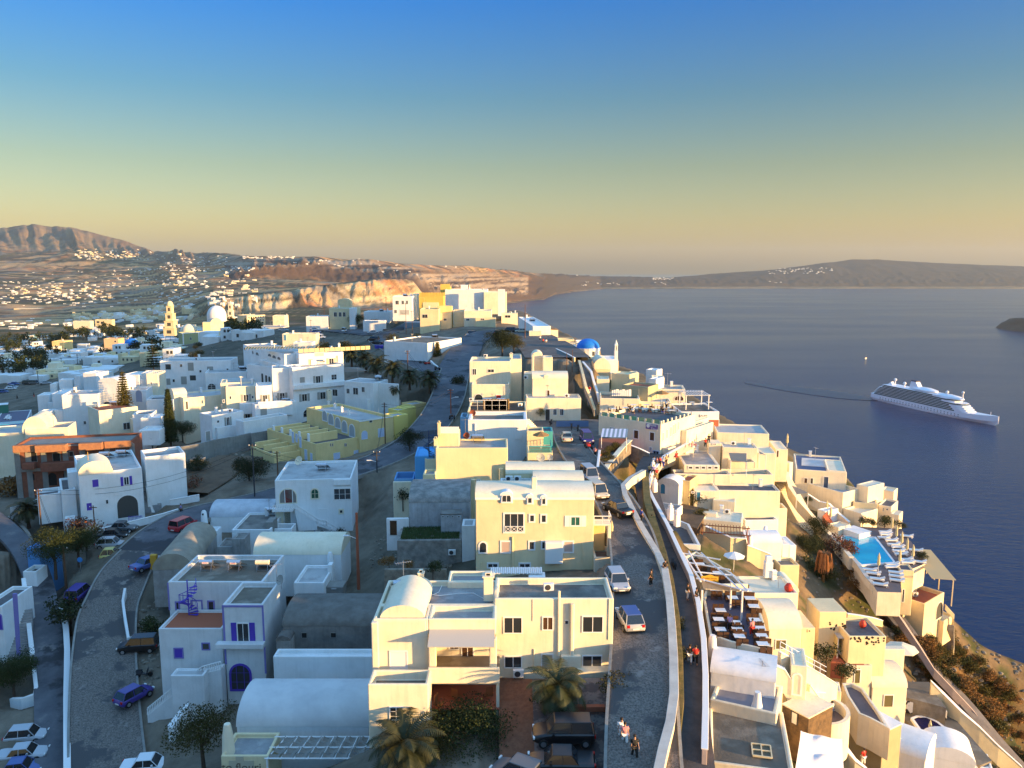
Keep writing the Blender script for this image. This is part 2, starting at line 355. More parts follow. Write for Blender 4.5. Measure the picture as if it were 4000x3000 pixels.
sx = sorted(STN); tx = np.array([(X-2000)/FPX/CP for X in sx])
rr_ = np.zeros((len(sx),10)); zz_ = np.zeros((len(sx),10))
for i, X in enumerate(sx):
 for k, e in enumerate(STN[X]):
  if e[0] == 'z': rr_[i,k] = e[2]; zz_[i,k] = e[1]
  else: rr_[i,k] = e[1]; zz_[i,k] = zat(e[0], e[1])
# columns t = x/y, rows
ts = np.concatenate([np.arange(-1.15,-.72,.01), np.arange(-.72,.72,.0022), np.arange(.72,1.15,.01)])
nr = 300; near_r = 14*np.exp(np.linspace(0, math.log(420/14), nr))
rows_r = [np.full(ts.shape, r) for r in near_r]; rows_z = [None]*nr
sub = [14,22,20,20,26,26,26,22,26,10]
pr = np.full(ts.shape, 420.0)
colr = [np.interp(ts, tx, np.log(rr_[:,k])) for k in range(10)]; colz = [np.interp(ts, tx, zz_[:,k]) for k in range(10)]
z420 = None
def near_full(T, RR):
 x = T*RR; y = RR
 h = near_h(x.ravel(), y.ravel()).reshape(x.shape)
 h = h + (fbm(x/7, y/7, 4, 3)-.5)*1.2
 for nm, wd, Q in RD:
  q = np.array([[p.x,p.y,p.z] for p in Q]); mn = q.min(0)-wd-8; mx = q.max(0)+wd+8
  m = (x>mn[0])&(x<mx[0])&(y>mn[1])&(y<mx[1])
  if not m.any(): continue
  px_, py_ = x[m], y[m]; best = np.full(px_.shape, 1e9); bz = np.zeros(px_.shape)
  for i in range(len(q)-1):
   a, b = q[i], q[i+1]; d = b-a; LL = d[0]**2+d[1]**2+1e-9
   t = np.clip(((px_-a[0])*d[0]+(py_-a[1])*d[1])/LL, 0, 1); ds = np.hypot(px_-a[0]-t*d[0], py_-a[1]-t*d[1])
   u = ds < best; best[u] = ds[u]; bz[u] = (a[2]+t*d[2])[u]
  k = np.clip((best-wd/2-.4)/1.3, 0, 1); hh = h[m]; h[m] = (bz-.25)*(1-k) + hh*k
 s = x - edge_x(y)
 drop = np.where(s > 0, s*1.25 + s*s*.003, 0)
 rough = np.where(s > 0, (fbm(x/16, y/16, 5, 11)-.45)*np.minimum(s, 18)*.9, 0)
 return np.maximum(h - drop + rough, -20)
NT, NRr = np.meshgrid(ts, near_r)
NZ = near_full(NT, NRr)
rowsR = [near_r[i]*np.ones_like(ts) for i in range(nr)]; rowsZ = [NZ[i] for i in range(nr)]; rowsK = [np.full(ts.shape, -1.0)]*nr
pr, pz = rowsR[-1], rowsZ[-1]
for k in range(10):
 r1 = np.exp(colr[k]); z1 = colz[k]
 for q in range(1, sub[k]+1):
  f = q/sub[k]; ff = f*f*(3-2*f) if k in (3,6) else f
  rowsR.append(pr*(1-f)+r1*f); rowsZ.append(pz*(1-ff)+z1*ff); rowsK.append(np.full(ts.shape, k+f-1))
 pr, pz = r1, z1
RR = np.array(rowsR); ZZ = np.array(rowsZ); KK = np.array(rowsK); TT = np.tile(ts, (len(RR),1))
XX = TT*RR; YY = RR.copy()
far = np.clip((RR-450)/500, 0, 1)
amp = far*np.clip(RR/1500, .3, 3.2)
relief = (fbm(XX/260, YY/420, 5, 21)-.5)*22*amp
ridg = (np.abs(fbm(TT*150+ZZ/70, RR/2600+ZZ/45, 4, 5)-.5)*2)                      # gullies down the steep faces
cl1 = np.clip(1-np.abs(KK-2.5)*1.6, 0, 1)*(TT < -.08)*(TT > -.43); cl2 = np.clip(1-np.abs(KK-6.0)/1.3, 0, 1)*(TT > -.36)
relief = relief*(1-.7*np.maximum(cl1, cl2)) + cl2*(ridg-.35)*60*far*np.where(TT > -.1, 1.0, .8) + cl1*(ridg-.3)*26
mt = np.clip((KK-6.6)/1.0, 0, 1)*(TT < -.38)*np.clip((8.6-KK), 0, 1); relief += mt*((np.abs(fbm(TT*70+RR/1500, RR/1800, 4, 9)-.5)*2)-.3)*120
top = np.clip(1-np.abs(KK-8)*2.5, 0, 1); relief *= (1-.75*top)
sea_m = (ZZ < 1) & (far > 0)
ZZ = np.where(sea_m, ZZ, ZZ + relief);
# base colours
C = np.zeros(ZZ.shape+(3,))
def mixc(C, c, m): return C*(1-m[...,None]) + np.array(c)*m[...,None]
n1 = fbm(XX/120, YY/120, 5, 31); n2 = fbm(XX/300+5, YY/110, 4, 41); n3 = fbm(XX/30, YY/30, 4, 51)
C[:] = (.17,.15,.125)
C = mixc(C, (.30,.14,.065), np.clip((n1-.4)*6, 0, 1)*far)
C = mixc(C, (.075,.068,.04), np.clip((n2-.50)*9, 0, 1)*far)
C = mixc(C, (.40,.24,.12), np.clip((fbm(XX/420, YY/90, 4, 61)-.56)*12, 0, 1)*far)
C = mixc(C, (.07,.055,.04), np.clip((fbm(XX/170, YY/38, 4, 64)-.53)*14, 0, 1)*far); C = mixc(C, (.33,.22,.12), np.clip((fbm(XX/200+9, YY/42, 4, 65)-.60)*14, 0, 1)*far)
valley = np.clip((RR-430)/150, 0, 1)*np.clip((1500-RR)/500, 0, 1); C = mixc(C, (.035,.045,.02), valley*np.clip((n3-.35)*4, 0, 1)*.8*(TT < -.25))
C = C*(1+.45*far*(RR > 900))[...,None]*np.array([1.06,1,.9])  # far land brightened and warmed in colour to imitate grazing golden sun
C = mixc(C, (.55,.43,.26), np.clip(cl1*2.2, 0, 1)*np.clip((fbm(TT*22, ZZ/6, 4, 71)-.36)*6, .1, 1)*np.clip((fbm(TT*30, ZZ/28, 4, 72)-.40)*9, 0, 1))
C = mixc(C, (.085,.058,.048), np.clip(cl2*2, 0, 1))
C = mixc(C, (.36,.28,.20), np.clip(cl2*2, 0, 1)*np.clip((KK-5.6)*2.5, 0, 1)*np.clip((7.3-KK)*2, 0, 1)*np.clip((fbm(TT*22, ZZ/11, 4, 81)-.42)*7, 0, 1)*(TT < .02))
C = mixc(C, (.20,.15,.11), mt)
C = mixc(C, (.36,.25,.14), mt*np.clip((fbm(TT*90+RR/900, RR/700, 4, 91)-.5)*7, 0, 1)*.7)
# near ground: paved, soil and the scrubby sea slope
s_ = XX - edge_x(YY); slope = np.clip(s_/4, 0, 1)*(1-far)
C = mixc(C, (.21,.095,.035), slope)
C = mixc(C, (.05,.042,.015), slope*np.clip((n3-.40)*7, 0, 1))
C = mixc(C, (.15,.11,.08), slope*np.clip((fbm(XX/9, YY/9, 4, 101)-.6)*8, 0, 1))
nearm = (1-far)*(1-slope)
C = mixc(C, (.11,.10,.075), nearm*np.clip((n3-.45)*6, 0, 1))
gd = nearm*np.clip((XX-14)/4,0,1)*(YY < 170); C = mixc(C, (.17,.115,.06), gd*.8); C = mixc(C, (.07,.075,.03), gd*np.clip((fbm(XX/3,YY/3,4,77)-.5)*8,0,1))
C = mixc(C, (.06,.05,.05), np.clip((TT-.02)*40, 0, 1)*(RR > 5000)*(ZZ > 1))
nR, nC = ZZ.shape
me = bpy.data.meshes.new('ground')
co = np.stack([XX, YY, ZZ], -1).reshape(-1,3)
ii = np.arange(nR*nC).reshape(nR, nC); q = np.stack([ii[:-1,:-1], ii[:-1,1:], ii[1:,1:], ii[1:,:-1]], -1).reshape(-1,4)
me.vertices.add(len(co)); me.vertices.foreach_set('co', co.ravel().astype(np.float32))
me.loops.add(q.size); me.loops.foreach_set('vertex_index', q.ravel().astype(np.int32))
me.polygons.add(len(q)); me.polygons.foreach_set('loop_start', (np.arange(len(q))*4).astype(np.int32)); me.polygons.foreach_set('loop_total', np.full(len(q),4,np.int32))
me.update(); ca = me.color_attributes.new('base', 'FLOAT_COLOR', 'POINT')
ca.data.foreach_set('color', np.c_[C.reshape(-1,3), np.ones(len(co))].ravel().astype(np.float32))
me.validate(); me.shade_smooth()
def attr_mat(name, attr, nscale=.8, amt=.35, rough=.95, bump=.6, bscale=2.0):
 m = bpy.data.materials.new(name); m.use_nodes = True; t = m.node_tree; n = t.nodes; l = t.links; b = n['Principled BSDF']; b.inputs['Roughness'].default_value = rough; b.inputs['Specular IOR Level'].default_value = .1
 a = n.new('ShaderNodeAttribute'); a.attribute_name = attr; geo = n.new('ShaderNodeNewGeometry')
 nz = n.new('ShaderNodeTexNoise'); nz.inputs['Scale'].default_value = nscale; nz.inputs['Detail'].default_value = 10; nz.inputs['Roughness'].default_value = .7; l.new(geo.outputs['Position'], nz.inputs[0])
 mr = n.new('ShaderNodeMapRange'); mr.inputs[1].default_value = .3; mr.inputs[2].default_value = .7; mr.inputs[3].default_value = 1-amt; mr.inputs[4].default_value = 1+amt; l.new(nz.outputs[0], mr.inputs[0])
 mx = n.new('ShaderNodeMix'); mx.data_type = 'RGBA'; mx.blend_type = 'MULTIPLY'; mx.inputs[0].default_value = 1; l.new(a.outputs['Color'], mx.inputs[6]); l.new(mr.outputs[0], mx.inputs[7]); l.new(mx.outputs[2], b.inputs['Base Color'])
 bp = n.new('ShaderNodeBump'); bp.inputs['Strength'].default_value = bump; bp.inputs['Distance'].default_value = .4; l.new(nz.outputs[0], bp.inputs['Height']); l.new(bp.outputs[0], b.inputs['Normal'])
 return m
me.materials.append(attr_mat('earth', 'base', .25, .45))
ground = struct(bpy.data.objects.new('ground', me)); COL.objects.link(ground)
def gz(x, y):      # ground height near the village
 r = max(y, 1.0); return float(near_full(np.array([[x/r]]), np.array([[r]]))[0,0])
# ---- roads as ribbons
def ribbon(Q, wd, dz=.0, skirt=.5):
 m = MB(); Lp = []
 for i, p in enumerate(Q):
  d = (Q[min(i+1,len(Q)-1)] - Q[max(i-1,0)]); d.z = 0; d.normalize(); nn = Vector((-d.y, d.x, 0))
  Lp.append((p+nn*wd/2, p-nn*wd/2))
 for a, b in Lp: m.v += [(a.x,a.y,a.z+dz),(b.x,b.y,b.z+dz),(a.x,a.y,a.z-skirt),(b.x,b.y,b.z-skirt)]
 for i in range(len(Lp)-1):
  k = i*4; m.f += [(k,k+4,k+5,k+1),(k,k+2,k+6,k+4),(k+1,k+5,k+7,k+3)]
 return m
cob = nmat('cobbles', (.23,.195,.165), .9, (.09,.08,.072), 7, .8, 9, thr=(.40,.62))
def patchy(m, c, sc, lo, hi):
 t = m.node_tree; n = t.nodes; l = t.links; b = n['Principled BSDF']; old = b.inputs['Base Color'].links[0].from_socket; geo = n.new('ShaderNodeNewGeometry'); z = n.new('ShaderNodeTexNoise'); z.inputs['Scale'].default_value = sc; z.inputs['Detail'].default_value = 7; z.inputs['Roughness'].default_value = .6; l.new(geo.outputs['Position'], z.inputs[0])
 r = n.new('ShaderNodeMapRange'); r.inputs[1].default_value = lo; r.inputs[2].default_value = hi; l.new(z.outputs[0], r.inputs[0]); x = n.new('ShaderNodeMix'); x.data_type = 'RGBA'; l.new(r.outputs[0], x.inputs[0]); l.new(old, x.inputs[6]); x.inputs[7].default_value = (*c,1); l.new(x.outputs[2], b.inputs['Base Color'])
patchy(cob, (.085,.08,.078), .16, .50, .54); patchy(cob, (.26,.23,.20), .5, .60, .66); patchy(asphalt, (.05,.05,.054), .12, .52, .56); patchy(asphalt, (.20,.19,.18), .35, .62, .68)
for m_, c_ in ((greyroof,(.42,.41,.39)),(paleroof,(.33,.32,.31)),(darkroof,(.26,.24,.21)),(brownroof,(.27,.24,.19))): patchy(m_, c_, .5, .52, .66)
pathm = nmat('path_asphalt', (.075,.068,.066), .9, (.12,.105,.10), .9, .4, 8)
conc_rd = nmat('concrete_paving', (.17,.16,.15), .95, (.10,.095,.09), .25, .4, 6)
patchy(conc_rd, (.10,.095,.09), .22, .5, .56)
RM = dict(caldera_road=cob, footpath=pathm, car_park=conc_rd, upper_path=conc_rd, church_square=conc_rd, upper_street=asphalt, town_street=asphalt, lower_street=cob, hotel_street=asphalt, upper_car_park=asphalt, side_lane=asphalt, hillside_lane=paving, dirt_yard=soil)
for k, (nm, wd, Q) in enumerate(RD):
 struct(put(nm, ribbon(Q, wd, .002*k), RM[nm]))
for nm, wd, Q in RD:
 if nm in ('town_street','lower_street','hotel_street','caldera_road'):
  for sg in (-1, 1):
   K_ = []
   for i, p in enumerate(Q): d = Q[min(i+1,len(Q)-1)]-Q[max(i-1,0)]; d.z = 0; d.normalize(); K_.append(p+Vector((-d.y,d.x,0))*sg*(wd/2+.1))
   struct(put('kerb', ribbon(K_, .22, .13), concrete))
ROAD = {nm: Q for nm, wd, Q in RD}
# ---- sea, curved like the globe
m = MB(); rings = [60*1.09**i for i in range(82)]; seg = 96
for r in rings:
 for k in range(seg): t = 2*math.pi*k/seg; m.v.append((r*math.cos(t), 6000+r*math.sin(t) if r < 0 else r*math.sin(t), -r*r/(2*7.4e6)))
for i in range(len(rings)-1):
 for k in range(seg): k2 = (k+1)%seg; m.f.append((i*seg+k,i*seg+k2,(i+1)*seg+k2,(i+1)*seg+k))
m.f.append(tuple(range(seg)))
sm = bpy.data.materials.new('sea_water'); sm.use_nodes = True; t = sm.node_tree; n = t.nodes; l = t.links; b = n['Principled BSDF']
b.inputs['Base Color'].default_value = (.002,.024,.085,1); b.inputs['Roughness'].default_value = .22; b.inputs['IOR'].default_value = 1.33; b.inputs['Specular IOR Level'].default_value = .27
geo = n.new('ShaderNodeNewGeometry'); mp = n.new('ShaderNodeMapping'); mp.inputs['Scale'].default_value = (.06,.11,.1); mp.inputs['Rotation'].default_value = (0,0,.5); l.new(geo.outputs['Position'], mp.inputs[0])
nz = n.new('ShaderNodeTexNoise'); nz.inputs['Scale'].default_value = 1; nz.inputs['Detail'].default_value = 6; nz.inputs['Roughness'].default_value = .6; l.new(mp.outputs[0], nz.inputs[0])
bp = n.new('ShaderNodeBump'); bp.inputs['Strength'].default_value = .9; bp.inputs['Distance'].default_value = 1.6; l.new(nz.outputs[0], bp.inputs['Height']); l.new(bp.outputs[0], b.inputs['Normal'])
mp2 = n.new('ShaderNodeMapping'); mp2.inputs['Scale'].default_value = (.0012,.0045,1); mp2.inputs['Rotation'].default_value = (0,0,.3); l.new(geo.outputs['Position'], mp2.inputs[0])
nz2 = n.new('ShaderNodeTexNoise'); nz2.inputs['Scale'].default_value = 1; nz2.inputs['Detail'].default_value = 5; l.new(mp2.outputs[0], nz2.inputs[0])
mr = n.new('ShaderNodeMapRange'); mr.inputs[1].default_value=.35; mr.inputs[2].default_value=.65; mr.inputs[3].default_value = .20; mr.inputs[4].default_value = .27; l.new(nz2.outputs[0], mr.inputs[0]); l.new(mr.outputs[0], b.inputs['Roughness'])
struct(put('sea', m, sm, fix=False))
# ---- dark lava islet at the right
m = MB(); fs('F4'); nx_ = 40
for i in range(nx_+1):
 X = 1945 + i*14; c = WY((X, 712), 3240); h = 46*min(1, (i/9)**.8)*(.85+.3*vnoise(np.array([i*.5]), np.array([1.]))[0])
 for j in range(9):
  f = j/8; tp = min(1,.15+i/9); m.v.append((c.x+60, c.y+(-160+f*330)*tp, -3+h*math.sin(math.pi*f)**.7*(1+.15*random.random())))
for i in range(nx_):
 for j in range(8): k = i*9+j; m.f.append((k,k+9,k+10,k+1))
struct(put('lava_islet', m, nmat('black_lava', (.03,.026,.026), .95, (.05,.045,.04), .02), smooth=True))
fs('H1')
for nm_, P_, m_ in (('forecourt', ((1400,965,32.2),(2085,955,31.4),(2110,1640,33.3),(1425,1640,33.8)), nmat('flagstones', (.20,.17,.15), .9, (.09,.08,.08), 1.0, .4, 4, thr=(.45,.52))), ('patio', ((1150,955,32.6),(1400,965,32.3),(1425,1640,33.9),(1155,1640,34.2)), nmat('brown_tiles', (.24,.11,.06), .9, (.16,.07,.04), 2.5, .4, 6))):
 P = [W((a,b),d) for a,b,d in P_]; struct(put(nm_, MB().face([tuple(p) for p in P]), m_, fix=False)); FC = globals().setdefault('FC', []); FC.append((P, min(p.z for p in P)-.3))
# ------------------------------------------------------------------ building kit
def fD(Y): return SP + 0  # placeholder
CARVE = []; BL = []
class Bld:
 def __init__(s, name, label, pl, pr, D, Db, depth=None, bk=None, cat='house', group=None, ang=None, **kw):
  a, b = W(pl, D), W(pr, D); u = b-a; rz = math.atan2(u.y, u.x) if ang is None else R(ang)
  s.u = Vector((math.cos(rz), math.sin(rz), 0)); s.vv = Vector((-s.u.y, s.u.x, 0)); s.rz = rz
  s.root = thing(name, label, cat, (a.x, a.y, CAMZ-Db), rz, group); s.o = Vector((a.x, a.y, CAMZ-Db)); s.Db = Db
  s.blocks = []; BL.append(s)
  s.main = s.blk(pl, pr, D, Db, depth, bk, **kw)
 def loc(s, p):      # world point -> local
  q = p - s.o; return Vector((q.dot(s.u), q.dot(s.vv), q.z))
 def at(s, p, D): return s.loc(W(p, D))
 def blk(s, pl, pr, D, Db=None, depth=None, bk=None, mat=None, par=.4, pw=.25, roof=None, name='wall', vault=None, vh=None, bev=.08, found=1.5, back=0):
  mat = mat or getattr(s, 'mat', white); s.mat = getattr(s, 'mat', mat); Db = s.Db if Db is None else Db
  a = s.at(pl, D); b = s.at(pr, D); x0, x1 = min(a.x,b.x), max(a.x,b.x); y0 = a.y + back; zt = s.Db-D; zb = s.Db-Db
  if bk is not None: depth = s.at(bk, D).y - y0
  if depth < 0: y0 += depth; depth = -depth
  return Blk(s, x0, x1, y0, y0+depth, zb, zt, mat, par, pw, roof, name, vault, vh, bev, found)
 def lb(s, x0, x1, y0, y1, zb, zt, mat=None, par=0, pw=.25, roof=None, name='wall', vault=None, vh=None, bev=.08, found=0):
  return Blk(s, x0, x1, y0, y1, zb, zt, mat or s.mat, par, pw, roof, name, vault, vh, bev, found)
 def part(s, name, mb, m, **k): return put(name, mb, m, s.root, **k)
 def world(s, q): return s.o + s.u*q[0] + s.vv*q[1] + Vector((0,0,q[2]))
class Blk:
 def __init__(s, B, x0, x1, y0, y1, zb, zt, mat, par, pw, roof, name, vault, vh, bev, found):
  s.B = B; s.x0, s.x1, s.y0, s.y1, s.zb, s.zt = x0, x1, y0, y1, zb, zt; s.par = par
  m = MB(); zf = zb-found; CARVE.append(([B.world((x,y,0)) for x,y in ((x0,y0),(x1,y0),(x1,y1),(x0,y1))], B.o.z+max(zb,0)+(.15 if zb <= .5 else 0)))
  if par > 0 and not vault:
   n = 0; zi = zt-par; p = min(pw, (x1-x0)*.3, (y1-y0)*.3)
   o = [(x0,y0),(x1,y0),(x1,y1),(x0,y1)]; i_ = [(x0+p,y0+p),(x1-p,y0+p),(x1-p,y1-p),(x0+p,y1-p)]
   m.v = [(a,b,zf) for a,b in o]+[(a,b,zt) for a,b in o]+[(a,b,zt) for a,b in i_]+[(a,b,zi) for a,b in i_]
   m.f = [(3,2,1,0)]
   for k in range(4):
    j = (k+1)%4; m.f += [(k,j,4+j,4+k),(4+k,4+j,8+j,8+k),(8+k,8+j,12+j,12+k)]
   m.f.append((12,13,14,15))
   s.w = B.part(name, m, mat, bevel=bev)
   if roof: B.part('roof', MB().face([(x0+p,y0+p,zi+.006),(x1-p,y0+p,zi+.006),(x1-p,y1-p,zi+.006),(x0+p,y1-p,zi+.006)]), roof, fix=False)
  else:
   m.box(x0,x1,y0,y1,zf,zt); s.w = B.part(name, m, mat, bevel=bev)
   if vault:
    e = .04; rf = B.part('roof', MB().vault(x0-e,x1+e,y0-e,y1+e,zt+.003,vh,vault), roof or mat, smooth=True); s.rf = rf
   elif roof: B.part('roof', MB().box(x0-.05,x1+.05,y0-.05,y1+.05,zt+.003,zt+.1), roof)
 # planes: F front (y0), R right (x1), L left (x0)
 def hit(s, p, face):
  r = ray(p); o = Vector((0,0,CAMZ)) - s.B.o
  ol = Vector((o.dot(s.B.u), o.dot(s.B.vv), o.z)); rl = Vector((r.dot(s.B.u), r.dot(s.B.vv), r.z))
  if face == 'F': t = (s.y0-ol.y)/rl.y; q = ol+rl*t; return (q.x, q.z)
  if face == 'R': t = (s.x1-ol.x)/rl.x; q = ol+rl*t; return (q.y, q.z)
  if face == 'L': t = (s.x0-ol.x)/rl.x; q = ol+rl*t; return (-q.y, q.z)
  if face == 'T': t = (s.zt-s.par-ol.z)/rl.z; return ol+rl*t
 def fx(s, face, a, t, n):
  if face == 'F': return (a, s.y0-n, t)
  if face == 'R': return (s.x1+n, a, t)
  return (s.x0-n, -a, t)
 def win(s, x0, y0, x1, y1, kind='w', face='F', frame=None, pane=None, fw=.09, mull=1, arch=False, sh=None, name=None, bars=0):
  a0, t1 = s.hit((x0,(y0+y1)/2), face)[0], s.hit(((x0+x1)/2,y0), face)[1]
  a1, t0 = s.hit((x1,(y0+y1)/2), face)[0], s.hit(((x0+x1)/2,y1), face)[1]
  if a1 < a0: a0, a1 = a1, a0
  return s.lwin(a0, a1, t0, t1, kind, face, frame, pane, fw, mull, arch, sh, name, bars)
 def lwin(s, a0, a1, t0, t1, kind='w', face='F', frame=None, pane=None, fw=.09, mull=1, arch=False, sh=None, name=None, bars=0):
  frame = frame or trim
  if kind == 'd': pane = pane or greydoor; name = name or 'door'
  elif kind == 'c': pane = pane or greydoor; name = name or 'window'
  else: pane = pane or glass; name = name or 'window'
  def outline(i):
   A0, A1, T0, T1 = a0+i, a1-i, t0+(i if kind != 'd' else 0), t1-i
   if not arch: return [(A0,T0),(A1,T0),(A1,T1),(A0,T1)]
   rr = (A1-A0)/2; h = min(rr, (T1-T0)*.6); P = [(A0,T0),(A1,T0)]
   return P+[((A0+A1)/2+rr*math.cos(math.pi*k/10), T1-h+h*math.sin(math.pi*k/10)) for k in range(11)]
  o, i_ = outline(0), outline(fw); n = len(o); m = MB()
  for pts, d in ((o,.07),(i_,.07),(o,-.02),(i_,.03)): m.v += [s.fx(face,a,t,d) for a,t in pts]
  for k in range(n):
   j = (k+1)%n; m.f += [(k,j,n+j,n+k),(2*n+k,2*n+j,j,k),(n+k,n+j,3*n+j,3*n+k)]
  if mull and kind == 'w' and a1-a0 > .5:
   for q in range(mull):
    c = a0+(a1-a0)*(q+1)/(mull+1)
    m.v += [s.fx(face,c-.03,t0+fw,.06),s.fx(face,c+.03,t0+fw,.06),s.fx(face,c+.03,t1-fw*1.2,.06),s.fx(face,c-.03,t1-fw*1.2,.06)]; k = len(m.v)-4; m.f.append((k,k+1,k+2,k+3))
   if bars:
    for q in range(bars):
     c = t0+(t1-t0)*(q+1)/(bars+1)
     m.v += [s.fx(face,a0+fw,c-.02,.057),s.fx(face,a1-fw,c-.02,.057),s.fx(face,a1-fw,c+.02,.057),s.fx(face,a0+fw,c+.02,.057)]; k = len(m.v)-4; m.f.append((k,k+1,k+2,k+3))
  f = s.B.part(name, m, frame, fix=False)
  p = MB().face([s.fx(face,a,t,.035) for a,t in i_]); put('leaf' if kind == 'd' else ('shutter' if kind == 'c' else 'pane'), p, pane, f, fix=False)  # shutter sheet also closes open arches and holes, its dark colour imitating shade
  if sh:
   w_ = (a1-a0)/2*.9
   for (q0,q1) in ((a0-w_,a0-.02),(a1+.02,a1+w_)):
    m = MB(); m.v = [s.fx(face,q0,t0,.0),s.fx(face,q1,t0,.0),s.fx(face,q1,t1,.0),s.fx(face,q0,t1,.0),s.fx(face,q0,t0,.06),s.fx(face,q1,t0,.06),s.fx(face,q1,t1,.06),s.fx(face,q0,t1,.06)]
    m.f = [(3,2,1,0),(4,5,6,7),(0,1,5,4),(1,2,6,5),(2,3,7,6),(3,0,4,7)]; put('shutter', m, sh, f)
  return f
 def wins(s, L, **k):
  for q in L: s.win(*q, **k)
 def pipe(s, x, y0, y1, r=.06, face='F', m=None, name='drainpipe'):
  a, t1 = s.hit((x,y0), face); _, t0 = s.hit((x,y1), face)
  s.B.part(name, MB().tube([s.fx(face,a,t0,r), s.fx(face,a,t1,r)], r), m or s.w.data.materials[0])
 def chimney(s, x, y, h=1.4, w=.5, m=None):
  q = s.hit((x,y), 'T'); M = MB(); M.box(q.x-w/2,q.x+w/2,q.y-w/2,q.y+w/2,s.zt-s.par-.1,s.zt-s.par+h)
  M.box(q.x-w*.65,q.x+w*.65,q.y-w*.65,q.y+w*.65,s.zt-s.par+h,s.zt-s.par+h+.12); M.box(q.x-w*.35,q.x+w*.35,q.y-w*.35,q.y+w*.35,s.zt-s.par+h+.12,s.zt-s.par+h+.35)
  c = s.B.part('chimney', M, m or s.w.data.materials[0], bevel=.03)
  put('flue', MB().box(q.x-w*.2,q.x+w*.2,q.y-w*.36,q.y-w*.34,s.zt-s.par+h+.14,s.zt-s.par+h+.3), black, c)
 def recess_arches(s): pass
def rail(B, pts, h=.9, m=None, n=None, name='railing', post=.03, bal=None, cap=.06):
 # railing along local points (list of Vector, base line)
 M = MB()
 for a, b in zip(pts[:-1], pts[1:]):
  a, b = Vector(a), Vector(b); L_ = (b-a).length; k = n or max(2, int(L_/(.22 if bal else 1.0)));
  for i in range(k+1):
   p = a+(b-a)*i/k
   if bal: M.lathe([(.05,0),(.09,h*.25),(.05,h*.55),(.07,h-.1)], 6, tuple(p))
   else: M.tube([p, p+Vector((0,0,h))], post, 5)
  z = Vector((0,0,h)); M.tube([a+z, b+z], cap, 5)
  if not bal: M.tube([a+z*.5, b+z*.5], post*.8, 4)
  else: M.tube([a+Vector((0,0,.03)), b+Vector((0,0,.03))], cap, 5)
 return B.part(name, M, m or trim) if B else M
def stairblk(B, pa, Da, pb, Dbt, wd, n, m=None, name='stairs', side=1):
 # stair flight from low point a to high point b (pixels), width wd sideways
 a, b = B.at(pa, Da), B.at(pb, Dbt); d = b-a; d.z = 0; L_ = d.length; e = d/L_; s_ = Vector((-e.y, e.x, 0))*side*wd; M = MB()
 for i in range(n):
  p0 = a+e*L_*i/n; p1 = a+e*L_*(i+1)/n; z = a.z+(b.z-a.z)*(i+1)/n; zb = min(a.z,b.z)-.5
  P = [p0, p1, p1+s_, p0+s_]
  if s_.cross(e).z > 0: P.reverse()
  M.prism([(q.x,q.y) for q in P], zb, z)
 return B.part(name, M, m or B.mat)
def text_mesh(s, size, depth=.01):
 c = bpy.data.curves.new('text', 'FONT'); c.body = s; c.size = size; c.extrude = depth; c.align_x = 'CENTER'; c.align_y = 'CENTER'; c.resolution_u = 3
 o = bpy.data.objects.new('text', c); COL.objects.link(o); bpy.context.view_layer.update()
 me = bpy.data.meshes.new_from_object(o.evaluated_get(bpy.context.evaluated_depsgraph_get())); bpy.data.objects.remove(o); return me
def lettering(parent, s, size, loc, rot, m):
 me = text_mesh(s, size); o = put('lettering', me, m, parent); o.location = loc; o.rotation_euler = rot; return o
# ---- roof furniture, each a thing of its own
def rot2(v, a): c, s = math.cos(a), math.sin(a); return Vector((v[0]*c-v[1]*s, v[0]*s+v[1]*c, v[2]))
PROTO = {}
def solar(loc, rz, label, tankm=None, textstr=None, group='solar water heaters on the roofs'):
 t = thing('solar_water_heater', label, 'water heater', loc, rz, group)
 M = MB(); M.tube([(-.75,0,1.0),(.75,0,1.0)], .27, 12); put('tank', M, tankm or steel, t, smooth=True)
 M = MB();
 for x in (-.6,.6):
  for p in (((x,0,.75),(x,-.3,0)),((x,0,.75),(x,.9,0)),((x,-.3,.15),(x,.9,.1))): M.tube(p, .03, 4)
 M.tube([(-.6,-.3,.1),(.6,-.3,.1)], .03, 4); put('stand', M, metal, t)
 M = MB(); M.v = [(-.95,.1,.85),(.95,.1,.85),(.95,1.5,.15),(-.95,1.5,.15),(-.95,.13,.92),(.95,.13,.92),(.95,1.53,.22),(-.95,1.53,.22)]
 M.f = [(3,2,1,0),(4,5,6,7),(0,1,5,4),(1,2,6,5),(2,3,7,6),(3,0,4,7)]; put('panel', M, glass, t)
 if textstr:
  p = put('name_plate', MB().box(-.36,.36,-.29,-.275,.89,1.11), trim, t); lettering(p, textstr, .2, (0,-.292,1.0), (math.pi/2,0,0), redp if textstr == 'DIANA' else violet)
 return t
def dish(loc, rz, label, r=.45, m=None, h=.6):
 t = thing('satellite_dish', label, 'satellite dish', loc, rz, 'satellite dishes on the roofs'); m = m or trim
 M = MB(); M.lathe([(.02,0),(r*.5,.05),(r*.85,.14),(r,.2),(r*.97,.22),(r*.5,.07),(.02,.03)], 14); M.xf(Matrix.Translation((0,0,h))@Matrix.Rotation(R(65),4,'X')); put('reflector', M, m, t, smooth=True)
 M = MB(); M.tube([(0,0,-.1),(0,.03,h)], .03, 5); put('mast', M, metal, t)
 M = MB(); M.tube([(0,0,h-.2),(0,-r*.9,h+.12)], .015, 4); M.tube([(0,-r*.9,h+.08),(0,-r*.95,h+.18)], .035, 5); put('feed_arm', M, dmetal, t)
 return t
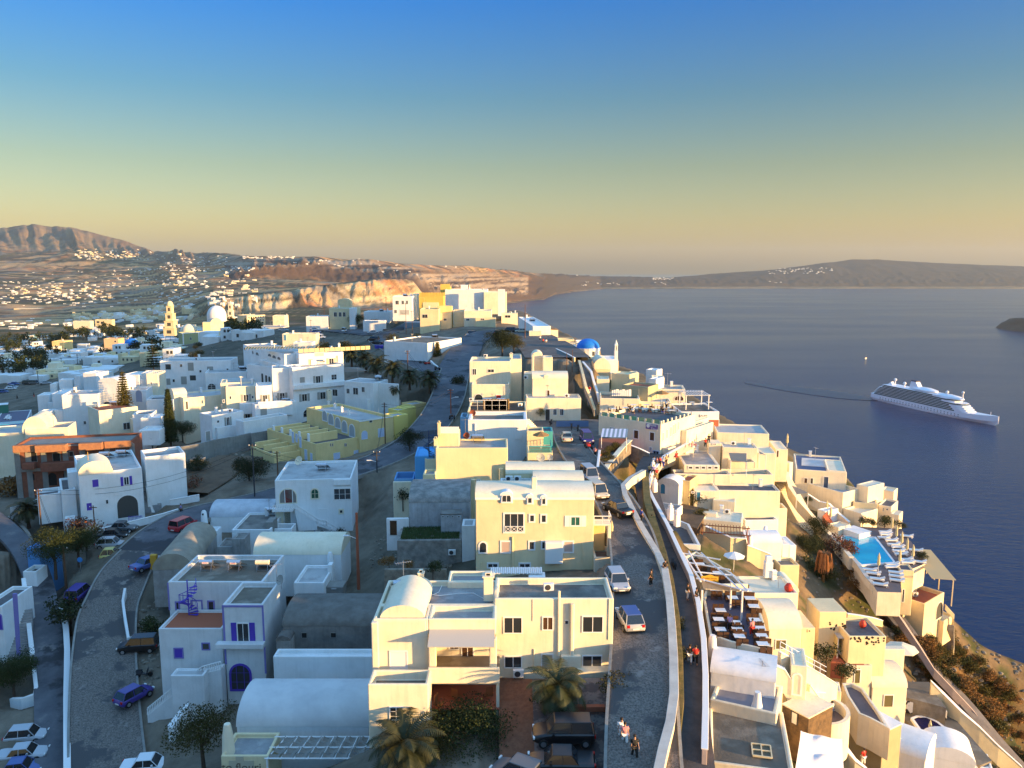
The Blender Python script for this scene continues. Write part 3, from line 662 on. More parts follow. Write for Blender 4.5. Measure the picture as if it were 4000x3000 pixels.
def acunit(loc, rz, label):
 t = thing('air_conditioner', label, 'air conditioner', loc, rz, 'air conditioning units')
 put('casing', MB().box(-.42,.42,-.16,.16,0,.62), trim, t, bevel=.02); M = MB(); M.lathe([(.24,0),(.24,.02),(.02,.03)], 16); M.xf(Matrix.Translation((-.08,-.165,.31))@Matrix.Rotation(R(90),4,'X')); put('fan_grille', M, dmetal, t)
 put('feet', MB().box(-.35,-.28,-.18,.18,-.08,0).box(.28,.35,-.18,.18,-.08,0), dmetal, t)
 return t
def antenna(loc, rz, label, h=2.5):
 t = thing('roof_antenna', label, 'antenna', loc, rz, 'television aerials on the roofs')
 put('mast', MB().tube([(0,0,-.05),(0,0,h)], .035, 5), metal, t)
 M = MB(); M.tube([(-.7,0,h-.15),(.7,0,h-.15)], .02, 4)
 for k in range(7): x = -.65+k*.21; M.tube([(x,-.35+k*.03,h-.15),(x,.35-k*.03,h-.15)], .015, 4)
 put('aerial', M, metal, t); return t
def wpt(blk, x, y): return blk.B.world(blk.hit((x,y), 'T'))
def ppoly(blk, name, pts, thick, m, dy=0, face='F', parent=None):
 # plate whose outline was read on the plane in front of a block
 y0 = blk.y0; blk.y0 = y0-dy; P = [blk.hit(p, 'F') for p in pts]; yy = blk.y0; blk.y0 = y0
 M = MB(); M.prism(P, yy, yy+thick, 'y'); return blk.B.part(name, M, m)
def wallline(name, label, pts, h, th, m, cap=None, cat='wall', group=None, capw=.06, hs=None):
 P = [W((a,b),d) for a,b,d in pts]; c = P[0]; t = thing(name, label, cat, (c.x,c.y,c.z-h), 0, group); M = MB()
 for a_, b_ in zip(P[:-1], P[1:]): CARVE.append(([a_, b_], min(a_.z, b_.z)-h*.75)); MC = MB(); n = []
 for i, p in enumerate(P):
  d = P[min(i+1,len(P)-1)]-P[max(i-1,0)]; d.z = 0; d.normalize(); n.append(Vector((-d.y,d.x,0)))
 o = Vector((c.x,c.y,c.z-h))
 def strip(M, w0, zt, zb):
  k0 = len(M.v)
  for i, p in enumerate(P):
   q = p-o; hh = h if hs is None else hs[i]; zz = zb if zb != 'h' else -hh
   for s_, z in ((1,zt),(-1,zt),(-1,zz),(1,zz)): M.v.append(tuple(q+n[i]*s_*w0+Vector((0,0,z))))
  for i in range(len(P)-1):
   a = k0+i*4; b = a+4
   for j in range(4): j2 = (j+1)%4; M.f.append((a+j,a+j2,b+j2,b+j))
  M.f.append((k0,k0+3,k0+2,k0+1)); e = k0+4*(len(P)-1); M.f.append((e,e+1,e+2,e+3))
 strip(M, th/2, -.004, 'h'); put('wall', M, m, t, bevel=.03)
 if cap: strip(MC, th/2+capw, .1, -.003); put('coping', MC, cap, t, bevel=.03)
 return t
def platform(name, label, cat, pts, D, th, m, rim=None, rimh=.35, rimw=.25, rimm=None, kind=None):
 P = [W(p, D) for p in pts]; c = P[0]; t = thing(name, label, cat, (c.x,c.y,c.z-th)); CARVE.append((P, c.z-.35))
 Q = [(p.x-c.x, p.y-c.y) for p in P]; A_ = sum(Q[i][0]*Q[(i+1)%len(Q)][1]-Q[(i+1)%len(Q)][0]*Q[i][1] for i in range(len(Q)))
 if A_ < 0: Q.reverse()
 if rim is None: put('deck', MB().prism(Q, 0, th), m, t, bevel=.03)
 else:
  put('wall', MB().prism(Q, 0, th-.004), rim, t, bevel=.04)
  n = len(Q); I = [Vector(q) for q in Q] if rimw == 0 else []
  for i in range(n if rimw else 0):
   a, b, c2 = Vector(Q[i-1]), Vector(Q[i]), Vector(Q[(i+1)%n]); d1 = (b-a).normalized(); d2 = (c2-b).normalized(); n1 = Vector((-d1.y,d1.x)); n2 = Vector((-d2.y,d2.x)); nn = (n1+n2); nn = nn/max(.3, nn.length_squared)*2; I.append(b+nn*rimw)
  put('deck', MB().face([(q[0],q[1],th) for q in I]), m, t, fix=False)
  if rimw == 0: return t
  M = MB(); M.v = [(q[0],q[1],th-.003) for q in Q]+[(q[0],q[1],th+rimh) for q in Q]+[(q.x,q.y,th+rimh) for q in I]+[(q.x,q.y,th-.003) for q in I]
  for i in range(n): j = (i+1)%n; M.f += [(i,j,n+j,n+i),(n+i,n+j,2*n+j,2*n+i),(2*n+i,2*n+j,3*n+j,3*n+i)]
  put('parapet', M, rimm or rim, t, bevel=.04)
 return t
def hn(D1, D2): return D2-D1
CARVE += FC
# ================================================================== central buildings
fs('H1')
A = Bld('guest_house', 'large ivory guest house with a barrel vaulted room and two stacked loggias behind trees', (205,515), (1130,515), 26.4, 33.6, bk=(260,222), mat=ivory, roof=greyroof, par=.45, cat='guest house', ang=0, depth=3, back=2.6)
# the main body stands back behind the loggia; these are the front pieces
x_l = A.at((620,515),26.4).x; x_r = A.at((1130,515),26.4).x; H_ = A.main.zt; yb = A.main.y0; xL = A.main.x0
A.lb(x_l, x_r, 0, yb-.003, H_-1.25, H_, par=.45, roof=greyroof, name='roof_slab')
A.lb(xL, x_l-.003, 0, yb-.003, -1.5, H_, par=.45, roof=greyroof, name='wall')
vb = A.lb(xL+.5, x_l-.3, .35, 6.3, H_-.46, H_-.2, vault='b', vh=1.15, name='vault_base')
zf1 = 33.6-30.75;
terr = A.blk((165,1006), (622,1000), 30.0, bk=None, depth=None if 0 else 2.2, par=.75, roof=brownroof, name='terrace');
vr = A.lb(xL+.35, x_l-.15, -.02, .2, zf1, H_-.1, name='room_front')
vr.win(330,752,468,960,'d', pane=trim)
vr.lwin(xL+.2,xL+.75,zf1,H_+.2,'w') if False else None
A.lb(xL-.1, xL+.42, -.35, .3, zf1-.3, H_-.15, name='chimney')
# loggia floors, parapet, pillars
A.lb(x_l+.02, x_r+.25, -.75, yb-.003, 33.6-31.05, 33.6-30.72, mat=brownroof, name='balcony_floor')
A.lb(x_l+.02, x_r+.28, -.98, -.76, 33.6-31.15, 33.6-29.85, name='balcony_parapet')
A.lb(x_l+.06, x_l+.62, -.7, -.15, 33.6-30.7, H_-1.3, name='pillar'); A.lb(x_r-.5, x_r+.06, -.7, -.15, 33.6-30.7, H_-1.3, name='pillar')
A.lb(x_r+.0, x_r+.25, -.74, -.3, -1, 33.6-31.06, name='pillar')
A.lb(x_l+.02, x_r+.25, -.95, yb-.003, .3, .42, mat=terra, name='porch_floor')
M = MB(); M.v = [(x_l+.1,.0,H_-.9),(x_r-.1,.0,H_-.9),(x_r-.1,-1.6,H_-1.5),(x_l+.1,-1.6,H_-1.5),(x_l+.1,.0,H_-.84),(x_r-.1,.0,H_-.84),(x_r-.1,-1.6,H_-1.44),(x_l+.1,-1.6,H_-1.44)]
M.f = [(3,2,1,0),(4,5,6,7),(0,1,5,4),(1,2,6,5),(2,3,7,6),(3,0,4,7)]; A.part('awning', M, nmat('awning_sheet', (.50,.46,.40), .6));
for k in range(5): x = x_l+.3+k*(x_r-x_l-.6)/4; A.part('awning_bracket', MB().tube([(x,-.02,H_-1.25),(x,-1.55,H_-1.52)], .03, 4), trim)
A.main.wins([(775,718,855,745),(868,720,965,808)], pane=wood); A.main.win(1000,820,1072,860,'w')
A.main.win(835,1030,912,1100,'d',pane=wood); A.main.win(780,1025,812,1042,'w')
terr.win(328,1172,434,1278,'w',mull=1,bars=2)
for k in range(3): pass
# back wing and right wing
A.blk((765,238), (1085,238), 26.3, depth=2.6, par=.4, roof=greyroof, name='back_wing', Db=33)
A2 = A.blk((1118,362), (2015,362), 25.9, Db=32.3, bk=(1940,200), roof=darkroof, par=.55, pw=.28, name='right_wing')
A2.win(1185,497,1330,625,'w'); A2.win(1476,495,1562,600,'w',pane=wood); A2.win(1775,490,1937,618,'w'); A2.win(1190,790,1327,885,'w'); A2.win(1775,785,1928,887,'w')
A2.win(1648,525,1673,553,'c',pane=dmetal,fw=.02); A2.win(1468,775,1562,890,'d',pane=greydoor)
A2.pipe(1604,300,785,.1); A2.pipe(1703,395,785,.17); A2.pipe(1980,365,670,.04); A2.pipe(1407,368,530,.03); A2.pipe(1416,740,890,.05)
q = A2.hit((1720,790),'F'); A.lb(q[0]-1.1, q[0]+.5, A2.y0-.4, A2.y0-.003, q[1]-.9, q[1]+.15, name='meter_cabinet')
A.lb(A2.x1-2.9, A2.x1-.2, A2.y0-1.0, A2.y0-.003, -.6+1.3, 1.3+.75, name='basement_hatch')
A2.chimney(1073,360,1.9,.75); A.main.chimney(570,300,1.5,.45)
acunit(wpt(A2,1525,300), .1, 'white air conditioner on the dark flat roof of the ivory guest house')
acunit(A.world((A2.x0+1.9,A2.y0-.4,1.3)), .05, 'white air conditioner with red fan on the forecourt wall of the guest house')
solar(wpt(A.main,430,330), .1, 'silver solar heater beside the vault on the grey roof of the guest house')
antenna(wpt(A.main,437,300), .4, 'thin television aerial behind the solar heater of the guest house', 2.6)
dish(wpt(A.main,555,330), .8, 'small grey dish between vault and chimney of the guest house')
M = MB(); P = [A.main.hit(p,'T')+Vector((0,0,.05)) for p in ((580,318),(640,345),(700,318),(735,245))]; M.tube(P,.03,5); P = [A.main.hit(p,'T')+Vector((0,0,.05)) for p in ((590,325),(700,345),(850,328),(960,325),(1050,372))]; M.tube(P,.035,5); A.part('roof_pipe', M, trim)
# low corrugated canopy behind
fs('G4')
K = Bld('corrugated_canopy', 'low pale corrugated canopy behind the dark flat roof', (1250,1005), (1395,1005), 29.8, 31.2, depth=1.4, mat=trim, par=0, cat='canopy')
M = MB(); a = K.at((920,965),29.7); b = K.at((1370,965),29.7)
for k in range(26): x = a.x+(b.x-a.x)*k/26; M.box(x, x+.16, a.y-.4, a.y+1.2, a.z-.02+(k%2)*.04, a.z+.06+(k%2)*.04)
K.part('sheet', M, trim)
# ---- three storey cream house with vaulted roofs
C1 = Bld('cream_house', 'tall cream house with white trimmed windows, dormers and vaulted roofs by the cobbled road', (790,322), (1815,318), 24.2, 32.3, depth=5.2, mat=cream, par=0, roof=ivory, vault='a', vh=.95, ang=0)
m1 = C1.main; w_ = m1.x1
C1.lb(m1.x0-.06, m1.x1+.06, m1.y0-.12, m1.y0-.003, m1.zt-.22, m1.zt+.06, mat=trim, name='cornice')
C1.lb(w_*.5, w_-.6, 5.25, 9.6, 0, m1.zt, roof=ivory, vault='a', vh=.95); C1.lb(w_*.25, w_-1.3, 9.65, 13.4, 0, m1.zt+.1, roof=ivory, vault='a', vh=.9)
C1.lb(w_*.2, w_*.5-.003, 5.25, 9.6, 0, m1.zt-.4, mat=white, par=.3, roof=paleroof)
F_ = dict(frame=trim, fw=.16)
m1.win(1030,446,1217,626,'w',mull=2,**F_); q0 = m1.hit((1045,610),'F'); q1 = m1.hit((1203,565),'F'); M = MB()
for k in range(3):
 a = q0[0]+(q1[0]-q0[0])*k/3; b = q0[0]+(q1[0]-q0[0])*(k+1)/3; y = m1.y0-.1
 for p in (((a,y,q0[1]),(b,y,q1[1])),((a,y,q1[1]),(b,y,q0[1])),((a,y,q0[1]),(a,y,q1[1]))): M.tube(p,.03,4)
M.tube([(q0[0],y,q1[1]),(q1[0],y,q1[1])],.04,4); M.tube([(q0[0],y,q0[1]),(q1[0],y,q0[1])],.04,4); C1.part('balcony_railing', M, trim)
m1.wins([(1250,458,1308,534),(1350,458,1410,540),(1245,688,1308,774),(1355,688,1416,768)], kind='w', mull=0, **F_)
m1.win(1605,474,1702,568,'w',sh=trim,pane=nmat('green_curtain',(.02,.12,.09),.6),**F_); m1.win(815,693,896,802,'w',arch=True,mull=0,**F_)
pk = nmat('pink_shutter', (.50,.38,.32), .8); m1.win(1002,688,1099,800,'c',pane=pk,**F_); m1.win(1544,688,1642,797,'c',pane=pk,**F_)
m1.win(888,878,992,930,'w',**F_); m1.win(1162,878,1271,930,'w',**F_); m1.pipe(1110,655,930,.09); m1.pipe(1716,712,885,.06); m1.pipe(838,875,910,.05)
q = m1.hit((1465,872),'F'); C1.lb(q[0]-.95, q[0]+.95, m1.y0-.75, m1.y0-.003, q[1], q[1]+2.4, mat=trim, name='meter_cabinet')
for (xa,ya,xb,yb_) in ((1005,262,1112,368),(1228,284,1292,378),(1350,290,1410,388)):
 a = m1.hit((xa,yb_),'F'); b = m1.hit((xb,ya),'F'); zt_ = b[1]; d_ = C1.lb(a[0], b[0], m1.y0-.14, m1.y0+1.8, a[1], zt_-.45, vault='b', vh=.45, name='dormer', mat=trim)
 d_.y0 = m1.y0-.14; d_.lwin(a[0]+.12, b[0]-.12, a[1]+.15, zt_-.18, 'w', arch=True, mull=1 if xb-xa > 80 else 0)
c = m1.hit((1300,318),'F'); C1.lb(c[0]-.28,c[0]+.28,m1.y0+.9,m1.y0+1.5,m1.zt,m1.zt+2.0,mat=ivory,name='chimney')
# sea side terraces of the cream house
e = C1.lb(m1.x1+.003, m1.x1+2.1, -1.0, 2.4, 0, .9+1.0, mat=ivory, par=.5, roof=paving, name='terrace')
C1.lb(m1.x1+.003, m1.x1+1.9, .3, 2.2, 4.9, 5.1, mat=ivory, name='balcony'); rail(C1, [(m1.x1+.05,.32,5.1),(m1.x1+1.85,.32,5.1),(m1.x1+1.85,2.15,5.1)], .9, trim, name='balcony_railing')
C1.lb(m1.x1+1.5, m1.x1+1.9, .35, .7, 1.5, 4.9, mat=ivory, name='pillar'); C1.lb(m1.x1+.02, m1.x1+1.45, 2.0, 2.2, 1.5, 4.9, mat=yellow, name='porch_wall')
gg = nmat('green_glass', (.10,.30,.20), .15, spec=.7)
M = MB().box(m1.x1+2.12, m1.x1+3.6, -.9, -.85, 1.0, 3.2).box(m1.x1+3.55, m1.x1+3.6, -.85, 2.4, 1.0, 3.0); C1.part('glass_screen', M, gg)
C1.lb(m1.x1+2.103, m1.x1+3.7, -1.05, 2.6, -.5, 1.0, mat=cream, name='terrace')
acunit(C1.world((w_*.28,8.9,m1.zt-.6)), 0, 'left air conditioner in the shaded nook behind the vaults'); acunit(C1.world((w_*.36,8.9,m1.zt-.6)), 0, 'right air conditioner in the shaded nook behind the vaults')
dish(C1.world((w_*.58,12.4,m1.zt+.75)), .3, 'larger round dish on the rear vault of the cream house', .55, greydoor); dish(C1.world((w_*.67,12.6,m1.zt+.75)), .2, 'smaller dish on the rear vault, towards the road', .4, greydoor)
# ---- old vaulted stone house with grass yard
OH = Bld('old_vaulted_house', 'old weathered house with a rubble grey vaulted roof beside the grassy yard', (215,362), (742,357), 28.2, 31.6, depth=8.6, mat=nmat('blue_grey_limewash',(.52,.54,.55),.95,(.34,.34,.34),.7,.5,3,streak=.3), par=0, roof=nmat('rubble_roof',(.20,.195,.18),.98,(.34,.32,.29),.9,.9,2,thr=(.4,.6)), vault='a', vh=1.3, ang=2)
bx = OH.blk((490,466), (667,468), 29.0, Db=31.8, depth=1.8, par=0, roof=darkroof, name='oven_house'); bx.wins([(503,474,516,490),(545,474,558,490),(587,474,600,490),(640,474,655,490),(562,538,573,550),(590,538,603,550)], kind='c', pane=black, fw=.02)
Gd = Bld('garden_terrace', 'grassy raised garden bed held by a rubble stone wall beside the cream house', (112,690), (668,706), 31.25, 33.2, depth=4.6, mat=palestone, par=0, cat='garden bed', ang=2)
GRASS_BEDS = [(Gd, Gd.main)]
ax = Bld('garden_gate_wall', 'white wall with a dark slatted wooden gate left of the grassy bed', (20,498), (212,500), 30.0, 32.6, depth=.35, mat=white, par=0, cat='wall', ang=2); ax.main.win(45,510,118,640,'d',pane=wood)
st = Bld('blue_lean_to', 'narrow pale lean to roof and outdoor steps against the cream house', (672,560), (785,556), 29.5, 33, depth=2.5, mat=white, par=.1, roof=paleroof, cat='lean-to', ang=0)
acunit(W((588,812),32.9), 0, 'white air conditioner standing below the rubble garden wall')
bl = Bld('low_stone_planter', 'long low rubble wall with orange shrubs above the guest house roof', (0,940), (540,940), 32.2, 33.5, depth=.5, mat=stone, par=0, cat='wall', ang=0)
# ---- pale yellow block with roof bulkhead
fs('G3')
Y1 = Bld('pale_yellow_house', 'big blank pale yellow block with a roof hut and a solar heater', (556,1105), (1337,1098), 24.2, 33, bk=(1285,1003), mat=nmat('butter_plaster', (.80,.70,.42), .9, (.74,.64,.38), .35, .3, 2, streak=.08), roof=greyroof, par=.25, ang=1)
hut = Y1.blk((578,955), (808,955), 22.6, Db=26, depth=3.2, par=0, name='roof_hut', mat=cream, back=.4); M = MB()
for k in range(15): x = hut.x0+.1+k*(hut.x1-hut.x0-.3)/14; M.box(x, x+.2, hut.y0+.1, hut.y0+.18, hut.zt, hut.zt+.9)
Y1.part('slatted_screen', M, trim); Y1.main.chimney(560,1095,1.1,.5); hut.chimney(595,955,1.5,.4)
Y1.blk((420,1392), (556,1390), 27.4, Db=33, depth=3, par=.3, roof=greyroof, name='side_annexe'); Y1.blk((1338,1295), (1500,1295), 26.4, Db=31, depth=2.6, par=.9, roof=brownroof, name='balcony')
sw = Y1.blk((1240,1330), (1290,1330), 27, Db=33, depth=4, par=0); sw = Y1.blk((555,1440), (985,1440), 27.2, Db=33, depth=.4, par=0, back=-.42)
Y1.main.win(998,1442,1043,1500,'w',pane=wood)
t = wpt(Y1.main,1010,1050); solar(t, 0, 'solar heater and boiler lying on the roof of the pale yellow block'); dish(wpt(Y1.main,895,1020), -.3, 'dark red dish on the pale yellow roof', .5, rust); antenna(wpt(Y1.main,880,1010), .3, 'aerial above the dark red dish', 3)
BW = Bld('sky_blue_house', 'bright sky blue house wall with a spiral stair beside the tree', (332,1195), (535,1195), 26.3, 33, depth=6, mat=bluewall, roof=bluewall, par=.25, ang=3)
BW.blk((440,1225), (560,1225), 26.6, Db=33, depth=1.5, mat=ivory, par=.4, roof=paving)
M = MB()
for k in range(16): a_ = k*.45; M.box(0,.8,-.14,.14,k*.2,k*.2+.05); M.v[-8:] = [tuple(rot2(p,a_)) for p in M.v[-8:]]
M.tube([(0,0,-.1),(0,0,3.8)],.06,6); M.tube([tuple(rot2((.8,0,k*.2+.9),k*.45)) for k in range(16)],.03,5)
t = thing('spiral_stair', 'dark blue spiral stair on the sky blue house', 'spiral staircase', W((487,1200),26.4), 0); put('steps', M, nmat('navy_paint',(.02,.05,.12),.6), t)
BW2 = Bld('blue_patio', 'small patio with blue painted parapet beside the stony lane', (108,1440), (322,1440), 29.6, 33.5, depth=4, mat=ivory, roof=paving, par=.9, ang=3); BW2.main.w.data.materials[0] = nmat('blue_patio_wall', (.16,.36,.62), .9)
BW2.blk((103,1455), (300,1455), 29.9, Db=33.8, depth=.5, mat=ivory, par=0, back=-.9)
# ---- white flat block with dark deck, and the timber terrace behind
E = Bld('white_flat_house', 'plain white block with a dark sunken roof deck in the middle of the ridge row', (905,800), (1546,800), 24.3, 32, bk=(1505,712), mat=white, roof=darkroof, par=.55, pw=.5, ang=0)
E.main.win(1412,912,1492,1010,'d',pane=trim); E.main.win(1430,885,1455,895,'c',fw=.02); E.main.pipe(985,840,995,.12)
E.blk((823,770), (903,770), 25.2, Db=32, depth=4, mat=nmat('faded_blue',(.30,.46,.58),.9), par=.5, roof=paving, name='annexe')
TT_ = Bld('timber_terrace_house', 'house with a wooden roof terrace and fence panels in front of the red shutter', (900,706), (1540,700), 24.6, 32, bk=(1500,600), mat=cream, roof=wood, par=.3, ang=0)
M = MB(); q0 = TT_.main.hit((1075,690),'T'); q1 = TT_.main.hit((1340,690),'T')
for k in range(22): x = q0.x+(q1.x-q0.x)*k/22; M.box(x, x+.42, q0.y, q0.y+.06, q0.z, q0.z+1.9-.1*(k%3))
TT_.part('fence_panel', M, nmat('ochre_boards',(.42,.28,.10),.8,(.20,.12,.05),4)); rail(TT_, [TT_.main.hit((930,700),'T'), TT_.main.hit((1325,700),'T')], 1.8, trim, n=5, name='terrace_frame')
acunit(wpt(TT_.main,945,600), 0, 'air conditioner at the left corner of the timber roof terrace'); acunit(wpt(TT_.main,1470,660), .5, 'air conditioner at the right corner of the timber roof terrace')
solar(wpt(TT_.main,1120,640), 0, 'left solar heater above the timber fence panels'); solar(wpt(TT_.main,1265,640), 0, 'right solar heater above the timber fence panels')
dish(wpt(E.main,958,770), 0, 'rust red dish on the left end of the dark roof deck', .55, rust)
# ---- tall cream house with red shutter
F1_ = Bld('tall_cream_house', 'tall cream house with a small red shutter and an arched opening', (922,168), (1368,168), 18.4, 26.5, depth=8, mat=ivory, roof=paleroof, par=.5, ang=0)
F1_.blk((1366,150), (1487,150), 18.2, depth=9.5, par=.3, roof=paleroof, back=1.2)
f2 = F1_.blk((945,416), (1352,416), 22.6, depth=4.4, par=.5, roof=paving); F1_.main.win(955,248,1000,318,'w',sh=None); F1_.main.win(1118,252,1192,292,'w')
f2.win(975,520,1068,600,'w',arch=True,mull=0); f2.win(1208,530,1268,580,'c',pane=redp); F1_.main.chimney(1373,165,1.4,.6); f2.win(1350,470,1362,510,'w')
acunit(wpt(F1_.main,1098,125), 0, 'air conditioner on the roof edge of the tall cream house')
M = MB(); M.tube([(0,0,0),(0,0,1.3)],.04,5); M.tube([(-.3,0,1),(.3,0,1)],.04,5)
t = thing('metal_cross', 'thin metal cross in front of the red shutter', 'cross', f2.B.world((f2.hit((1168,570),'F')[0], f2.y0-1, f2.hit((1168,570),'F')[1])), 0); put('bars', M, metal, t)
# ---- white stepped house with two vaults
G_ = Bld('white_stepped_house', 'white stepped house with two barrel vaults above the car park', (1535,566), (2127,562), 24.3, 28.6, depth=5, mat=ivory, roof=paleroof, par=.3, ang=0)
g2 = G_.blk((1602,362), (1988,360), 21.2, depth=5, par=0, roof=ivory, vault='a', vh=1.2, back=.3); g2.win(1755,478,1792,545,'w',pane=wood,mull=0); G_.main.win(1740,682,1795,805,'d',pane=dmetal); G_.main.win(1825,682,1868,752,'w'); G_.main.win(1898,682,1942,755,'w')
g3 = G_.blk((1726,152), (1832,150), 18.2, depth=3.5, par=.2, back=4.2); g4 = G_.blk((1600,160), (1728,160), 18.8, depth=5, par=0, roof=ivory, vault='b', vh=1.3, back=4.2)
G_.blk((1515,308), (1604,308), 20.8, depth=4, par=.2, back=.5); G_.lb(g2.x0+2.2,g2.x0+3.1,g2.y0-.05,g2.y0+1.2,g2.zt-.1,g2.zt+.45,name='dormer',vault='b',vh=.35)
acunit(G_.world((g2.x0-1.2,g2.y0+1.5,g2.zt-.2)), 0, 'stacked air conditioner in the gap beside the white vaults'); g2.chimney(1610,330,4.2,.35)
q = G_.main.hit((1870,800),'F');
# ---- turquoise terrace by the car park
fs('G3')
TQ = Bld('turquoise_terrace', 'terrace with turquoise fence and straw parasol above the concrete car park', (1548,1158), (1822,1158), 27.3, 29.3, depth=5.5, mat=cream, roof=terra, par=.15, cat='terrace', ang=0)
tq = nmat('turquoise_paint', (.06,.42,.42), .6)
a = TQ.main; rail(TQ, [(a.x0+.3,.1,a.zt),(a.x1-.15,.1,a.zt),(a.x1-.15,a.y1,a.zt)], .95, tq, n=22, name='fence')
TQ.lb(a.x0, a.x0+2.6, 5.51, 8.5, 0, a.zt+2.2, mat=cream, par=.3, roof=paving); TQ.lb(a.x0+1.2, a.x0+4.2, 8.55, 12, 0, a.zt+1.5, mat=nmat('teal_wall',(.05,.30,.36),.8), par=.3, roof=paving)
stairblk(TQ, (1745,985), 28.2, (1560,790), 25.6, 1.4, 12, m=ivory, name='outside_stairs')
# ================================================================== houses on the left
fs('G1')
dk = nmat('porch_shade', (.07,.07,.065), .9)  # flat dark pane colour imitating the shade inside porches and open arches
KH = Bld('blue_shutter_house', 'white house with violet blue shutters, a half vaulted roof and a big arched porch', (845,428), (1530,347), 30.4, 38.6, bk=(880,212), mat=white, roof=paleroof, par=.35)
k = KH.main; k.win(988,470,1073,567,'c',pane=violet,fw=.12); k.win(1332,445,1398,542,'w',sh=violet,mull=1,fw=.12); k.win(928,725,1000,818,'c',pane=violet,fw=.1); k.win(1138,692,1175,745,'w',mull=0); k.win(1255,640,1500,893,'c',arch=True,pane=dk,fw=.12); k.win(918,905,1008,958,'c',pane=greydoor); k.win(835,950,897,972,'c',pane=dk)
k.lwin(*( [k.hit((1195,0),'F')[0], k.hit((1247,0),'F')[0]] + [k.hit((1195,655),'F')[1], k.hit((1195,618),'F')[1]]), 'c', pane=trim, name='name_board')
q = KH.at((845,425),30.4); r_ = KH.at((1220,390),30.4); KH.lb(q.x, r_.x, 0.0, 5.5, k.zt-.3, k.zt-.1, vault='b', vh=1.9, name='vault_base', mat=ivory)
KH.blk((1562,237), (1992,180), 29.4, depth=4.5, par=.5, roof=greyroof, name='side_wing', bk=(1850,125)); KH.blk((655,600), (815,580), 33.3, depth=8, par=.3, roof=paving, name='terrace', back=.2); KH.blk((700,880), (812,868), 36.6, depth=1.6, par=.5, roof=paving, back=-1.4, name='patio')
KH.blk((735,440),(850,425),31.0,depth=3,par=.3,back=2.2,name='arch_room'); KH.lb(-5.5,-2.4,5,9,0,4.6,par=.6,roof=paving,name='terrace')
stairblk(KH, (1550,838), 38.2, (1550,600), 35.3, 2.6, 16, side=-1, m=greyroof); ppoly(k,'stair_wall',[(1600,700),(1672,820),(1672,835),(1640,835),(1575,560),(1590,560)],.2,white,dy=1.2)
fl = KH.blk((1600,560),(1870,520),34.6,depth=3,par=0,vault='b',vh=.8,back=.5,name='annexe'); fl.win(1700,545,1762,610,'c',pane=violet)
for (x,y,g) in ((1130,260,'left'),(1310,240,'right')): solar(wpt(k,x,y), .1, g+' of two silver solar tanks on the flat roof of the blue shuttered house')
t = thing('roof_cross', 'small gilt cross standing on the vault of the blue shuttered house', 'cross', KH.world((1.5,1.5,k.zt+1.7)), 0); put('bars', MB().tube([(0,0,0),(0,0,1.3)],.06,6).tube([(-.4,0,.85),(.4,0,.85)],.06,6), nmat('gilt',(.6,.38,.1),.4,metal=.6), t)
wallline('garden_wall', 'white garden wall curving along the street below the arched porch', [(1065,1015,38),(1200,985,37.8),(1340,950,37.6),(1555,900,37.2),(1760,850,36.8),(1925,800,36.5)], 1.0, .25, white, trim)
wallline('garden_wall', 'white wall beside the street under the dark shrub', [(1835,700,35.9),(2000,672,35.5),(2150,645,35.1)], 1.0, .25, white, trim)
t = thing('garden_gate', 'violet blue barred gate between two white posts', 'gate', W((1465,955),38.4), .2); M = MB()
for i in range(11): M.tube([(-.95+i*.19,0,0),(-.95+i*.19,0,1.25)],.03,4)
M.tube([(-.95,0,.25),(.95,0,.25)],.03,4); M.tube([(-.95,0,1.1),(.95,0,1.1)],.03,4); put('bars', M, violet, t)
wallline('retaining_wall', 'pale rubble retaining wall beside the lane on the left', [(95,870,38.6),(200,930,38.8),(300,1050,39.4),(390,1240,41)], 3.2, .5, palestone)
wallline('terrace_wall', 'white wall of the paved terrace beside the lane', [(110,790,37),(300,740,36.6),(500,660,36.2)], 1.4, .3, white, trim)
# ---- unfinished brick house
fs('F5')
RB = Bld('brick_shell', 'unfinished red brick and concrete house shell with orange brick parapets', (130,1085), (1268,1035), 29.6, 38.8, bk=(300,1000), mat=brick, roof=concrete, par=.4, pw=.35)
r = RB.main; r.wins([(288,1118,357,1240),(505,1150,582,1250),(662,1135,707,1187)], kind='c', pane=black, fw=.08, frame=concrete)
for q in ((268,1335,348,1430),(452,1330,562,1478),(595,1320,702,1478)): r.win(*q, 'c', arch=True, pane=black, frame=brick, fw=.25)
for x in (128,235,385,595,760,1000,1240):
 a = r.hit((x,1100),'F')[0]; RB.lb(a, a+.9, r.y0-.12, r.y0-.003, 0, r.zt-.5, mat=concrete, name='column')
RB.lb(r.x0-.05, r.x1+.05, r.y0-.1, r.y0-.003, r.zt-4.6, r.zt-4.0, mat=concrete, name='floor_slab'); RB.lb(r.x0-.06,r.x1+.06,r.y0-.14,r.y0-.003,r.zt-.5,r.zt-.25,mat=concrete,name='roof_edge')
for (xa,xb,dy,yy) in ((130,352,.5,1085),(362,662,1.3,1105),(775,1000,1.2,1085),(1005,1262,.4,1030)):
 a = r.hit((xa,yy),'F')[0]; b = r.hit((xb,yy),'F')[0]; RB.lb(a,b,r.y0-dy-.15,r.y0-.15,r.zt-1.1,r.zt+.12,mat=brickcap,name='parapet')
for (xa,xb,ya,yb_) in ((240,360,1240,1290),(415,770,1235,1300)):
 a = r.hit((xa,ya),'F'); b = r.hit((xb,yb_),'F'); RB.lb(a[0],b[0],r.y0-1.6,r.y0-.14,b[1],a[1],mat=brick,name='balcony')
